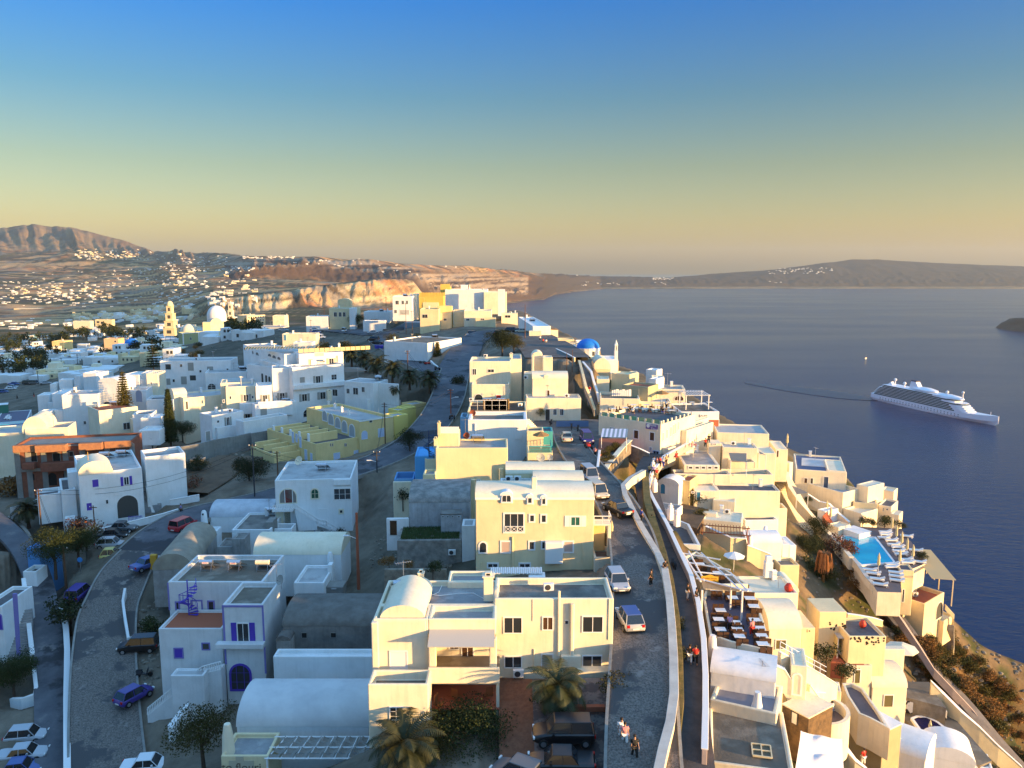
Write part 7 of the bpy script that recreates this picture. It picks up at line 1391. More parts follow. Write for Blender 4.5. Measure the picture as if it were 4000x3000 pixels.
c3 = hs('white house with a low terrace wall behind the car park trees',(930,482),(1165,478),19.4,27,[],roof=paleroof,depth=12); c3.blk((935,555),(1110,560),22.0,depth=4,par=.3,back=-3)
c4 = hs('tall white house with small shuttered windows below the castle',(1178,348),(1350,347),12.0,21,[(1205,385,1235,420),(1258,385,1280,418),(1295,385,1315,418),(1195,465,1218,495)],depth=10); c4.main.win(1242,465,1325,508,'c',pane=paleroof); c4.blk((1350,330),(1407,325),11.4,depth=9,mat=ivory)
ca = hs('yellow crenellated castle like building with a square tower',(1405,345),(1632,340),10.9,18,[],mat=ochre,roof=ochre,depth=8,par=0,cat='castle')
for i in range(9): x = ca.main.x0+.3+i*(ca.main.x1-.9)/8; ca.part('merlon',MB().box(x,x+1.2,ca.main.y0+.02,ca.main.y0+.6,ca.main.zt,ca.main.zt+1.3),ochre)
tw_ = ca.blk((1586,268),(1672,268),8.2,depth=7,par=0,back=3)
for i in range(4): x = tw_.x0+.1+i*(tw_.x1-tw_.x0-1.2)/3; ca.part('merlon',MB().box(x,x+1.0,tw_.y0+.02,tw_.y0+.6,tw_.zt,tw_.zt+1.2),ochre)
ca.main.win(1410,360,1455,415,'c',pane=ochre,frame=yellow)
bw = hs('big blank white hotel block at the top of the ridge',(1632,290),(1988,300),9.2,18,[],depth=12,roof=paleroof); bw.blk((1970,310),(2165,312),10.2,depth=12,mat=ivory,par=.2,back=-3); bw.blk((2090,290),(2150,292),8.8,depth=5,par=.1,back=0); bw.blk((1765,252),(1815,255),7.6,depth=4,par=0,back=3); bw.main.win(1975,383,1985,393,'c',pane=dk)
hs('ochre house with a dark stair and brown windows at the bend',(1415,458),(1557,470),15.2,25,[(1435,503,1485,537)],mat=cream,depth=9)
r2 = hs('lit beige house next to the dark stair',(1558,492),(1696,487),17.0,25,[(1620,538,1648,560),(1543,535,1558,560)],mat=cream,depth=8)
hs('beige garage recess in the long row',(1700,472),(1797,472),16.2,24,[],mat=cream,depth=9).main.win(1705,480,1795,580,'c',pane=cream); r3 = hs('long beige wall with a flat roof in the upper row',(1797,472),(2038,462),15.9,23,[(1815,540,1845,560)],mat=ivory,depth=10); r3.blk((1900,528),(2075,522),18.2,depth=4,back=-4,mat=cream).win(1940,538,1975,555,'w',pane=wood); r3.blk((1430,405),(1560,410),13.4,depth=3,back=4,mat=cream,par=.1); r3.blk((1560,435),(1680,440),14.4,depth=3,back=3,mat=yellow,par=.2)
hs('little cream kiosk house at the end of the upper row',(2120,495),(2260,490),17.4,21.5,[(2150,510,2200,535)],mat=ivory,depth=6)
hs('blue grey flat canopy roof beside the bend',(1280,575),(1495,590),22.6,26,[],mat=nmat('canopy_blue',(.20,.28,.34),.8),depth=8,par=0,cat='canopy')
wallline('street_wall','white wall below the upper beige row',[(1600,655,24.2),(1700,592,22.2),(1830,588,21.6),(1960,590,21.4)],2.6,.3,white,trim)
fs('F3')
hs('long white house running along the cliff top',(622,496),(772,492),17.6,24,[],depth=46,ang=5,roof=white,mat=white); kb = hs('thatched round kiosk by the cliff edge',(778,528),(842,530),19.0,24,[],depth=5,roof=thatch,mat=ivory,par=0,cat='kiosk')
hs('small white shelter with red furniture on the square',(590,540),(700,548),18.9,21,[],depth=2.5,mat=ivory,par=.1); e1 = hs('white flat house just left of the blue dome',(890,682),(1015,690),20.3,26,[],depth=8,mat=white); e1.blk((1120,660),(1188,664),19.9,depth=6); e1.blk((840,610),(985,615),19.8,depth=5,mat=cream); e1.blk((1000,625),(1110,630),20.2,depth=4); e1.blk((900,650),(1050,652),20.4,depth=4,mat=ivory,roof=thatch,par=.2)
fs('F2'); hs('low white strip house behind the slatted hotel roof',(225,672),(398,712),22.0,28,[],depth=5,mat=ivory).main.win(240,680,262,730,'d',pane=bluedoor); hs('plain white roof block above the hotel slats',(320,745),(468,752),22.6,28,[],depth=4)
# ---- town landmarks
fs('K2')
cath = Bld('domed_cathedral','large white cathedral with a great pale dome in the town',(1330,375),(1480,372),43,62,depth=22,mat=ivory,par=0,roof=ivory,vault='b',vh=5,cat='cathedral'); c = cath.main; cath.part('dome',MB().lathe([(7.2,0),(7.2,4)],20,((c.x0+c.x1)/2,c.y0+12,c.zt+2)).dome(((c.x0+c.x1)/2,c.y0+12,c.zt+6),7.2,8),trim,smooth=True); cath.blk((1235,345),(1330,350),45,depth=10,mat=cream,par=0);
def tower(label,p,D,wd,h,m,steps=2):
 t = thing('bell_tower',label,'bell tower',W(p,D)); z = 0
 for i in range(steps+1): w_ = wd*(1-.18*i); M = MB().box(-w_/2,w_/2,-w_/2,w_/2,z,z+h/(steps+1)-.3).box(-w_*.56,w_*.56,-w_*.56,w_*.56,z+h/(steps+1)-.3,z+h/(steps+1)); put('storey',M,m,t); put('opening',MB().box(-w_*.2,w_*.2,-w_/2-.05,-w_/2-.01,z+h/(steps+1)*.3,z+h/(steps+1)*.75),dk,t); z += h/(steps+1)
 put('cupola',MB().dome((0,0,z),wd*.3,wd*.45,12,5),m,t,smooth=True)
tower('slim white bell tower right of the great dome',(1592,352),58,6,20,ivory); tower('ornate cream clock tower in front of the town church',(855,505),57,9.5,25,cream,3)
dm = thing('church_dome','plain cream dome rising behind the long olive building','dome',W((1070,475),50)); put('dome',MB().lathe([(6,-4),(6,.5)],20).dome((0,0,.5),6,6.5),ivory,dm,smooth=True)
OL = Bld('olive_school','long olive green building with dark roof panels on the scrubby rise',(975,482),(1640,455),39.5,49,depth=12,mat=nmat('olive_wash',(.42,.42,.22),.9),roof=trim,par=.6,cat='public building'); OL.main.win(1078,528,1102,565,'w',pane=dk); OL.main.win(1398,525,1420,555,'w',pane=dk)
for i in range(4): OL.lb(i*9+.5,i*9+1.2,-.15,-.003,0,OL.main.zt,name='pilaster',mat=trim)
AR = Bld('arcaded_hotel','tall cream hotel with three rows of small arches in the town',(1782,262),(2008,250),38.6,53,depth=14,mat=cream,roof=paleroof)
for r_ in range(3):
 for i in range(7): x = 1800+i*29; yy = 272+r_*37-i*1.5; AR.main.win(x,yy,x+18,yy+26,'c',arch=True,pane=wood,fw=.15,frame=trim)
hs('white town house right of the arcaded hotel',(2100,262),(2300,250),38.5,50,[],depth=12,mat=ivory); hs('pale building left of the arcaded hotel',(1665,262),(1780,270),40.5,53,[],depth=12,mat=cream)
hs('blue grey flat house in front of the town trees',(1895,400),(2240,398),33.5,40,[],depth=12,mat=nmat('blue_grey_wash',(.50,.52,.54),.9),roof=greyroof); hs('low pale roofed house with a white chimney above the hotel',(1720,510),(2010,503),31,36,[],depth=7,mat=white).main.chimney(2010,520,4,1.3)
dc = Bld('blue_dome_chapel','white chapel with a bright blue dome among the lower houses',(440,640),(622,622),47,54,depth=8,mat=white,par=.3,roof=paleroof,cat='chapel'); dc.part('dome',MB().lathe([(4.2,0),(4.2,.8)],18,(1,7,dc.main.zt)).dome((1,7,dc.main.zt+.8),4.1,3.6),domeblue,smooth=True); dc.main.win(530,655,552,700,'w'); dc.main.win(575,650,592,690,'w'); dc.blk((265,655),(440,660),48,depth=7,back=3,roof=greyroof)
hs('grey glasshouse like barn with a ribbed roof',(285,850),(560,790),45,50,[],depth=12,mat=nmat('poly_grey',(.40,.42,.42),.6),roof=nmat('poly_roof',(.42,.42,.42),.5),par=0,vault='b',vh=1.5,cat='barn')
fs('K1'); aw = Bld('arcade_house','white house with two storeys of pointed arches behind the hotel',(893,900),(1305,893),50,61,depth=13,mat=white,roof=paleroof); ab = aw.blk((1305,905),(1550,800),49,depth=4,par=.2)
for q in ((1310,935,1340,1030),(1370,915,1400,1005),(1405,890,1430,1000),(1455,870,1495,985)): ab.win(*q,'c',arch=True,pane=dk)
for q in ((1310,1090,1345,1130),(1410,1030,1450,1110),(1460,1010,1500,1110)): ab.win(*q,'c',arch=True,pane=dk)
aw.main.win(1235,1100,1285,1140,'c',arch=True,pane=dk); aw.blk((1550,900),(1850,905),50.5,depth=8).win(1670,930,1712,1000,'w'); aw.blk((1850,840),(2010,815),50,depth=6); aw.blk((625,1080),(935,1090),55,depth=10,par=.1)
hs('long low white house above the car park at the left',(190,1230),(650,1160),54,60,[],depth=10); hs('green and yellow upper storey house in the town',(893,590),(1165,580),56,67,[],mat=yellow,depth=12,cat='house'); hs('peach coloured flat house in the town',(1790,545),(1960,560),52,62,[(1975,575,2010,610)],mat=nmat('peach',(.75,.50,.28),.9),depth=9); hs('bright blue walled house among the dark trees',(440,490),(612,485),70,78,[],mat=nmat('aqua_wash',(.35,.60,.68),.9),depth=10)
hs('large cream industrial hall on the plain',(235,22),(720,25),118,127,[],mat=cream,depth=30,roof=ivory,cat='hall'); hs('unfinished cream house frame on the plain',(1640,215),(1815,230),78,90,[(1670,240,1720,275),(1740,250,1780,290)],mat=cream,depth=9); hs('cream stepped house with chimneys on the plain',(1260,240),(1475,250),78,89,[],mat=ivory,depth=10)
# ---- house prototypes scattered through the town
def fh(i, m):
 t = thing('small_house','x','house',(0,0,-500)); M = MB().box(-5,5,-4,4,-3,3.2)
 if i == 0: M.box(-5,0,-4,3.9,3.2,6.2)
 if i == 1: M.box(5.003,9,-3,3,-3,2.6).box(-3,1,-2,3,3.2,5.6)
 if i == 2: M.v = [(x*1.5,y,z) for x,y,z in M.v]; M.box(-2,4,-5.5,-4.003,-3,2.4)
 if i == 3: M.box(-8,-5.003,-2,3.5,-3,5.0)
 put('wall', M, m, t)
 for x,z in ((-3.4,.8),(-.6,.8),(2.4,.8))+(((-3.2,4.0),(-1.4,4.0)) if i == 0 else ()): put('window',MB().box(x,x+1.1,-4.06,-4.0-.004 if i != 2 else -4.004,z,z+1.4) if i != 2 else MB().box(x*1.5,x*1.5+1.1,-4.06,-4.004,z-.6 if abs(x)>1 else z-.6,z+.8),dk,t)
 return t
HP = [fh(0,white), fh(1,ivory), fh(2,white), fh(3,cream)]
def fhs(i, m): t = put('small_house', HP[i].name and KIDS[HP[i]][0].data.copy(), m) ; t.data.materials.clear(); t.data.materials.append(m); tag(t,'x','house'); t.location = (0,0,-500); return t
HS = [fhs(0,white), fhs(1,ivory), fhs(2,ivory), fhs(3,cream)]
REG = [ # x0,y0,x1,y1 (source px), count, scale, label, group, detailed
 (0,1360,420,1480,30,.85,'small white house in the dense blue shaded quarter beyond the hotel','houses beyond the hotel',1),(420,1350,700,1430,22,.8,'small white house around the blue domed chapel','houses round the blue domed chapel',1),
 (60,1300,560,1370,18,1.0,'white house half hidden by the dark trees of the plain','houses among the dark trees',1),(300,1225,560,1260,26,1.3,'white house in the bright row at the edge of the fields','houses at the edge of the fields',0),(520,1195,760,1250,24,1.3,'white house stepping up to the quarry road','houses below the quarry road',0),(600,1270,1010,1330,26,.9,'sunlit town house around the cathedral','houses round the cathedral',1),
 (0,1110,450,1170,52,1.1,'tiny white house in the hamlet below the mountain','houses of the hamlet below the mountain',0),(640,1055,1000,1150,46,1.2,'tiny pale house on the terraced slope','houses on the terraced slope',0),(290,975,560,1010,40,1.4,'tiny white house of the high village on the mountain flank','houses of the high village',0),(540,985,720,1020,14,1.4,'tiny pale house on the saddle','houses on the saddle',0)]
rg = random.Random(12); usedh = set(); frame(0,0,1)
for (x0,y0,x1,y1,n,s,lab,grp,det) in REG:
 for i in range(n):
  X = x0+(x1-x0)*rg.random(); f = (X-x0)/(x1-x0); Y = y0+(y1-y0)*rg.random()
  if det == 0 and x0 < 700 and n > 40: Y += math.sin(X*.05)*8
  c = onland((X,Y)); k = rg.randrange(4); sc = s*(.75+.5*rg.random()); P_ = (HP if det else HS)[k]; rz = rg.choice((0,0,.2,-.3,1.57))+rg.uniform(-.15,.15)
  if P_ not in usedh: usedh.add(P_); P_.location = c; P_.rotation_euler = (0,0,rz); P_.scale = (sc,)*3; P_['label'] = lab; P_['group'] = grp
  elif P_.data is None: dup(P_, c, rz, lab, grp, sc)
  else: o = P_.copy(); COL.objects.link(o); o.location = c; o.rotation_euler = (0,0,rz); o.scale = (sc,)*3; o['label'] = lab; o['group'] = grp
# beyond the first three hundred, the far sprinkle of houses is one mass
M = MB();
for (x0,y0,x1,y1,n,s) in ((0,1060,1000,1200,150,4.5),(0,1365,420,1490,60,6),(250,1240,1000,1335,90,7),(560,1040,1000,1060,60,6),(0,1100,400,1190,70,6),(950,1000,1150,1012,40,7),(1150,1008,1900,1045,45,7),(300,980,560,1015,70,6),(600,1120,900,1190,50,5),(2250,1072,2420,1076,30,14),(2550,1083,2630,1092,30,14),(3000,1045,3250,1070,60,14),(0,1240,250,1290,20,5),(420,1050,700,1120,40,6),(640,1000,900,1040,50,6)):
 for i in range(n):
  c = onland((x0+(x1-x0)*rg.random(), y0+(y1-y0)*rg.random())); w_, d_, h_ = s*(.6+rg.random()), s*(.6+rg.random()), s*(.35+.35*rg.random()); w_ *= .6; d_ *= .6; h_ *= .8; M.box(c.x-w_,c.x+w_,c.y-d_,c.y+d_,c.z-4,c.z+h_)
tag(put('distant_houses',M,white,fix=False),'sprinkling of tiny white houses over the far hills and cliff tops','houses',kind='stuff')
# trees of the plain
for i in range(150):
 x0,y0,x1,y1 = ((0,1400,180,1480),(0,1330,260,1400),(150,1300,560,1350),(380,1290,620,1400),(880,1290,1000,1325))[min(4,i%5 if i < 135 else 4)]
 X = x0+(x1-x0)*rg.random(); Y = y0+(y1-y0)*rg.random(); c = onland((X,Y)); s_ = (1.3 if c.y < 700 else 1.9)*(.7+.6*rg.random()); lab = ('dark tree in the belt beside the left car park','dark tree in the orchard belt of the plain','dark tree between the houses of the plain','dark tree near the blue domed chapel','dark tree in front of the arcaded hotel')[min(4,i%5 if i < 135 else 4)]; P_ = FT[i%2]
 if P_ not in used: used.add(P_); P_.location = c; P_.scale = (s_,)*3; P_['label'] = lab; P_['group'] = 'trees of the plain'
 else: dup(P_, c, rg.random()*6, lab, 'trees of the plain', s_)
for i in range(26):
 X = 560+rg.random()*260; Y = 1370+rg.random()*60-(X-560)*.1; c = onland((X,Y)); dup(SP_[(0,1,2)[i%3]], c, rg.random()*6, 'scrubby bush on the rough ground below the olive building', 'bushes below the olive building', 1.4+rg.random())
# ================================================================== cruise ship and sailing boat
fs('F4'); a = W((932,1342),255); b = W((1950,1572),255); d = b-a; SL = d.length; k = SL/293; t = thing('cruise_ship','large white cruise ship with green glass balconies sailing to the right','cruise ship',(a.x,a.y,0),math.atan2(d.y,d.x))
swh = nmat('ship_white',(.88,.89,.92),.4); sgl = nmat('ship_glass',(.015,.045,.045),.5,spec=.2)
def loft(st):
 m = MB()
 for (x,hw,hb,z0,z1) in st:
  for (y,z) in ((-hb,z0),(-hw,z0+(z1-z0)*.45),(-hw,z1),(hw,z1),(hw,z0+(z1-z0)*.45),(hb,z0)): m.v.append((x*k,y*k,z*k))
 for i in range(len(st)-1):
  for j in range(6): j2=(j+1)%6; m.f.append((i*6+j,i*6+j2,(i+1)*6+j2,(i+1)*6+j))
 m.f.append(tuple(range(5,-1,-1))); e=(len(st)-1)*6; m.f.append(tuple(range(e,e+6))); return m
put('hull',loft([(0,13,9,-2,13),(12,16,13,-2,12.5),(120,16,15,-2,12.5),(215,16,13,-2,12.5),(250,13.5,8,-2,13.5),(275,9,3.5,-2,15),(292,3.5,.6,-2,16.5),(302,.4,.1,4,17)]),swh,t)
put('boot_stripe',loft([(-.3,13.2,9.2,-2.2,-.4),(12,15.6,13.2,-2.2,-.2),(215,15.6,13.2,-2.2,-.2),(250,12,8.2,-2.2,-.2),(290,2,.8,-2.2,-.2)]),nmat('boot_navy',(.02,.03,.08),.5),t)
for i in range(8):
 z = 12.6+i*2.9; x0 = 8+i*3.2+(4 if i > 5 else 0); x1 = 246-i*4.2-(10 if i > 4 else 0)-(14 if i > 6 else 0)
 pts = [(x0*k,-15.4*k),((x1-12)*k,-15.4*k),(x1*k,-9*k),((x1+3)*k,0),(x1*k,9*k),((x1-12)*k,15.4*k),(x0*k,15.4*k)]
 dk_ = put('deck',MB().prism(pts,(z+2.3)*k,(z+2.9)*k),swh,t); p2_ = [((x if x > 100*k else x+2*k),y*.93) for x,y in pts]; put('balcony_row',MB().prism([(min(x,(x1-26)*k) ,y) for x,y in p2_],z*k,(z+2.3)*k),sgl,dk_); put('front_wall',MB().prism([((x1-26)*k,-14.9*k),((x1-13)*k,-14.9*k),((x1-1.5)*k,-8.8*k),((x1+1)*k,0),((x1-1.5)*k,8.8*k),((x1-13)*k,14.9*k),((x1-26)*k,14.9*k)],z*k+.01,(z+2.3)*k),swh if i < 4 or i%2 else sgl,dk_)
for i in range(26):
 for r_ in (0,1): put('porthole_row',MB().box((30+i*8)*k,(32.2+i*8)*k,-16.12*k,-16.0*k,(4.5+r_*3)*k,(5.6+r_*3)*k),sgl,t)
zt = 36*k; put('funnel',MB().prism([(96*k,zt),(124*k,zt),(112*k,zt+15*k),(100*k,zt+15*k)],-5*k,5*k,'y').lathe([(20*k,0),(20*k,2.5*k),(12*k,5*k),(2,6*k)],20,(132*k,0,zt+1*k),1.5,.7),swh,t,smooth=True); put('funnel_top',MB().box(99*k,113*k,-4.8*k,4.8*k,zt+15*k,zt+17*k),nmat('boot_navy',(.02,.03,.08),.5),t)
for x,r_,z in ((52,3.2,8),(78,3.2,4),(186,3,3),(222,2.6,8)): put('radar_dome',MB().tube([(x*k,0,zt-2),(x*k,0,zt+z*k)],1.2*k,8).lathe([(.2*k,-r_*k),(r_*.8*k,-r_*.6*k),(r_*k,0),(r_*.7*k,r_*.7*k),(.1,r_*k)],12,(x*k,0,zt+(z+r_)*k)),trim,t,smooth=True)
put('stern_fin',MB().prism([(30*k,zt-4*k),(50*k,zt-4*k),(44*k,zt+6*k)],-3*k,3*k,'y'),swh,t); put('bridge_canopy',MB().lathe([(22*k,0),(20*k,3*k),(8*k,5.5*k),(1,6*k)],18,(190*k,0,zt-3*k),1.6,.62),swh,t,smooth=True); put('bow_mast',MB().tube([(285*k,0,15*k),(285*k,0,22*k)],.4*k,6),trim,t)
sb = W((845,995),255); t = thing('sailing_boat','tiny sailing boat with a bare mast far out on the bay','sailing boat',sb,.5); t.scale = (.6,.6,.8); put('hull',MB().prism([(-7,-1.8),(4,-2),(9,0),(4,2),(-7,1.8)],-.5,2),metal,t); put('cabin',MB().box(-3,2,-1,1,2,3),metal,t); put('mast',MB().tube([(1,0,2),(1,0,17)],.16,5),metal,t)
Q = [W(p,254.8) for p in ((925,1348),(860,1338),(700,1318),(520,1300),(300,1275),(80,1248),(-200,1205))]; M = MB()
for i,q in enumerate(Q): w_ = (14,30,50,60,55,40,15)[i]; M.v += [(q.x,q.y-w_,.35),(q.x,q.y+w_,.35)]
for i in range(6): M.f.append((i*2,i*2+2,i*2+3,i*2+1))
struct(put('wake',M,nmat('wake_water',(.002,.022,.075),.30,(.01,.04,.10),.08,.5,.2,spec=.2,thr=(.5,.7)),fix=False))
# ================================================================== vehicles
carglass = nmat('car_glass',(.015,.02,.025),.08,spec=.9); tyre = black; hub = metal; lampm = nmat('lamp_lens',(.7,.72,.7),.15); tailm = nmat('tail_lens',(.45,.01,.01),.2); plate = nmat('plate',(.75,.75,.7),.5)
def cmat(n,c): m = nmat('paint_'+n,c,.28,spec=.7); return m
CARC = dict(silver=(.45,.46,.48),white=(.78,.78,.78),black=(.012,.012,.014),blue=(.05,.09,.30),violet=(.055,.035,.24),yellow=(.55,.50,.16),red=(.42,.02,.03),grey=(.12,.13,.14),beige=(.62,.55,.42))
def car_proto(kind):
 L_,w,h = dict(hatch=(3.75,1.66,1.5),sedan=(4.4,1.74,1.42),suv=(4.2,1.8,1.72),mini=(2.6,1.56,1.55),van=(4.2,1.75,1.82))[kind]; t = thing('parked_car','x','car',(0,0,-500)); m = MB(); hw = w/2; hl = L_/2; bz = .86 if kind != 'suv' else 1.0
 hood = dict(hatch=.26,sedan=.27,suv=.25,mini=.18,van=.2)[kind]; tr = .24 if kind == 'sedan' else .03
 st = [(-hl,.80,.42,bz*.82),(-hl+.12,.95,.30,bz),(-hl+.5,1,.28,bz+.02),(0,1,.27,bz+.03),(hl-L_*hood,1,.28,bz),(hl-.35,.95,.30,bz*.86),(hl-.06,.80,.36,bz*.74),(hl,.72,.42,bz*.62)]
 for x,f,z0,z1 in st:
  for y,z in ((-f*hw*.92,z0),(-f*hw,z0+.15),(-f*hw*.98,z1-.12),(-f*hw*.84,z1),(f*hw*.84,z1),(f*hw*.98,z1-.12),(f*hw,z0+.15),(f*hw*.92,z0)): m.v.append((x,y,z))
 for i in range(len(st)-1):
  for j in range(8): j2=(j+1)%8; m.f.append((i*8+j,i*8+j2,(i+1)*8+j2,(i+1)*8+j))
 m.f += [tuple(range(7,-1,-1)), tuple(range((len(st)-1)*8,len(st)*8))]; put('body',m,cmat('grey',CARC['grey']),t,smooth=True)
 xb,xf = -hl+L_*tr+.05, hl-L_*hood+.1; xr0,xr1 = xb+(.12 if kind in ('van','suv') else .42), xf-(.55 if kind != 'van' else .45); zb,zr = bz-.02,h
 def cab(e,z0,z1,f0,f1):
  mm = MB(); X0,X1 = xb+(xr0-xb)*f0,xf+(xr1-xf)*f0; Y0 = hw*.9-(hw*.9-hw*.70)*f0; A0,A1 = xb+(xr0-xb)*f1,xf+(xr1-xf)*f1; B0 = hw*.9-(hw*.9-hw*.70)*f1
  mm.v = [(X0-e,-Y0-e,z0),(X1+e,-Y0-e,z0),(X1+e,Y0+e,z0),(X0-e,Y0+e,z0),(A0-e,-B0-e,z1),(A1+e,-B0-e,z1),(A1+e,B0+e,z1),(A0-e,B0+e,z1)]; mm.f = [(3,2,1,0),(4,5,6,7),(0,1,5,4),(1,2,6,5),(2,3,7,6),(3,0,4,7)]; return mm
 put('windows',cab(0,zb,zr-.06,0,.92),carglass,t); put('roof',cab(.015,zr-.07,zr,.90,1.05),cmat('grey',CARC['grey']),t,bevel=.03)
 mm = MB()
 for sx_ in (-1,1):
  for (p,q) in (((xb,zb),(xr0,zr-.05)),((xf,zb),(xr1,zr-.05)),(((xb+xf)/2-.1,zb),((xb+xf)/2-.1,zr-.05))): mm.tube([(p[0],sx_*hw*.9,p[1]),(q[0],sx_*hw*.71,q[1])],.035,4)
 put('door_pillars',mm,cmat('grey',CARC['grey']),t)
 for x in (-hl+.68,hl-.72):
  for y in (-hw+.06,hw-.06): wl_ = put('wheel',MB().tube([(x,y-.1,.31),(x,y+.1,.31)],.32,16),tyre,t); put('hubcap',MB().tube([(x,y-.11,.31),(x,y+.11,.31)],.19,10),hub,wl_)
 for y in (-.62,.62): put('headlight',MB().box(hl-.16,hl-.02,y*w/1.7-.17,y*w/1.7+.17,.58,.74),lampm,t,bevel=.03); put('tail_light',MB().box(-hl-.01,-hl+.12,y*w/1.7-.12,y*w/1.7+.12,.62,.84),tailm,t,bevel=.02); put('mirror',MB().box(xf-.5,xf-.35,(hw+.0)*(1 if y > 0 else -1)-.09,(hw+.0)*(1 if y > 0 else -1)+.09,.9,1.05),cmat('grey',CARC['grey']),t)
 put('number_plate',MB().box(-hl-.03,-hl-.005,-.26,.26,.45,.57),plate,t); put('number_plate',MB().box(hl-.02,hl+.02,-.26,.26,.40,.51),plate,t); return t
CP_ = {}; CARS = [
 ('T',1333,1268,29.4,-84,'hatch','silver','silver car parked beside the cream house, bonnet towards the camera'),('T',1360,1350,29.75,97,'hatch','silver','silver car with a blue roof parked below the first on the cobbled road','blue'),('T',1334,1108,28.5,115,'sedan','black','black saloon driving past the road parapet'),('T',1290,1072,28.4,-75,'van','beige','beige people carrier parked behind the cream vaults'),('T',1273,1036,28.3,-78,'van','silver','silver people carrier beside the ramp wall'),('T',1224,952,28.5,90,'sedan','beige','beige saloon parked alone on the concrete car park'),('T',1267,955,28.5,-85,'van','violet','violet van at the end of the car park'),
 ('T',1217,1600,32.9,180,'suv','black','black off road car with a spare wheel parked in the forecourt'),('T',1212,1662,33.4,178,'sedan','black','black saloon parked nearest the camera in the forecourt'),('T',1122,1685,34,150,'hatch','grey','grey car half hidden under the dark foreground tree'),('T',318,1665,45.9,8,'sedan','white','pale car nearest the camera on the lower street'),('T',58,1600,47.4,10,'hatch','silver','silver estate car uppermost of the three at the bottom left'),('T',50,1640,47.8,12,'sedan','silver','silver saloon middle of the three at the bottom left'),('T',40,1672,48.2,12,'sedan','blue','blue grey car lowest of the three at the bottom left'),
 ('T',290,1512,44.5,62,'hatch','violet','violet hatchback beside the balustraded stair'),('T',300,1405,43.1,188,'suv','black','black car parked against the yard of the violet trimmed house'),('T',172,1292,41.5,92,'suv','violet','violet hatchback parked under the dark tree'),('T',240,1208,39.9,12,'mini','yellow','tiny yellow two seater car in the parked row'),('T',240,1183,39.5,8,'hatch','silver','silver hatchback right above the tiny yellow car'),('T',243,1163,39.1,8,'sedan','black','black car with a green windscreen third in the parked row'),('T',262,1147,38.7,4,'sedan','grey','dark grey saloon at the top of the parked row'),('T',397,1143,37.2,70,'suv','red','red jeep beside the old barrel vault'),('T',320,1226,38.9,60,'sedan','blue','dark blue car behind the yellow gas bottle box'),
 ('F2',1852,714,22.9,8,'hatch','white','small white hatchback on the bend above the warehouse'),('F2',1880,690,22.6,12,'suv','black','black and white off road car behind the small white hatchback'),('F2',2083,680,21.2,85,'hatch','black','dark car with red lights driving up the upper street'),('F3',417,550,20.6,170,'suv','black','black off road car left of the pole on the square'),('F3',483,552,20.6,175,'sedan','black','black car right behind the off road car on the square'),('F3',530,553,20.5,175,'sedan','beige','brown beige car next to the tall wooden pole'),
 ('F2',1183,858,25.7,150,'hatch','silver','pale silver car parked in front of the hedge by the bins'),('F2',1262,880,25.7,150,'hatch','black','black car parked behind the pale silver one'),('F2',1015,735,25.9,165,'suv','black','dark car beside the blue bins, rear one'),('F2',1045,762,25.8,165,'sedan','black','dark car beside the blue bins, front one'),('F2',1010,672,26.4,200,'sedan','silver','silver car in front of the big dark tree'),('F2',1075,648,26.4,170,'sedan','black','black car under the road bank'),('F2',1083,626,26.2,175,'sedan','white','white car on the road bank'),('F2',1088,600,26.2,175,'hatch','silver','silver car at the top of the road bank'),
 ('F2',762,655,26.8,90,'van','white','white van seen from behind by the dark tree'),('F2',508,645,26.9,0,'sedan','white','white car first in the car park row'),('F2',512,668,26.9,0,'sedan','blue','dark blue car second in the car park row'),('F2',530,690,26.9,0,'sedan','silver','silver car third in the car park row'),('F2',558,714,26.9,0,'hatch','white','white car lowest in the car park row'),('F2',238,650,28,0,'sedan','silver','silver car far left of the garage'),
 ('K1',245,1345,58,10,'sedan','blue','blue car at the top of the left edge car park'),('K1',215,1395,58,10,'sedan','silver','silver car in the left edge car park'),('K1',190,1425,58,10,'sedan','white','white car in the middle of the left edge car park'),('K1',65,1480,58,15,'hatch','blue','bright blue car at the left edge car park'),('K1',482,1335,58,0,'van','black','black van by the low white house'),('K1',595,1330,58,0,'van','grey','dark grey van by the low white house'),('K1',790,1330,57,20,'sedan','silver','pale car under the hedge left of the hotel')]
for c in CARS:
 fs(c[0]); kd = c[5]
 if kd not in CP_: CP_[kd] = car_proto(kd); CP_[kd]['used'] = 0
 p = W((c[1],c[2]),c[3]) if c[0] not in ('K1',) else onland((c[1],c[2])); m = cmat(c[6],CARC[c[6]]); rf_ = cmat(c[8],CARC[c[8]]) if len(c) > 8 else m
 o = dup(CP_[kd], p, R(c[4]), c[7], 'parked cars' if 'driving' not in c[7] else None, 1.04, {'body':m,'roof':rf_,'door_pillars':m,'mirror':m})
 if 'used' in o: del o['used']
for t in CP_.values():
 def rm(o):
  for ch in KIDS.get(o,[]): rm(ch)
  bpy.data.objects.remove(o)
 rm(t)
def quad(c, rz, m, label):
 t = thing('quad_bike',label,'quad bike',c,rz,'quad bikes and buggies'); put('body',MB().prism([(-.8,.5),(.85,.5),(.7,.85),(.1,.75),(-.2,.85),(-.85,.9)],-.25,.25,'y'),m,t,bevel=.05); put('rack',MB().box(-.95,-.5,-.35,.35,.9,.94),dmetal,t); put('handlebar',MB().tube([(.35,-.35,1.05),(.4,0,1.0),(.35,.35,1.05)],.03,5),dmetal,t)
 for x in (-.6,.6):
  for y in (-.45,.45): put('wheel',MB().tube([(x,y-.12,.28),(x,y+.12,.28)],.28,12),tyre,t)
 return t
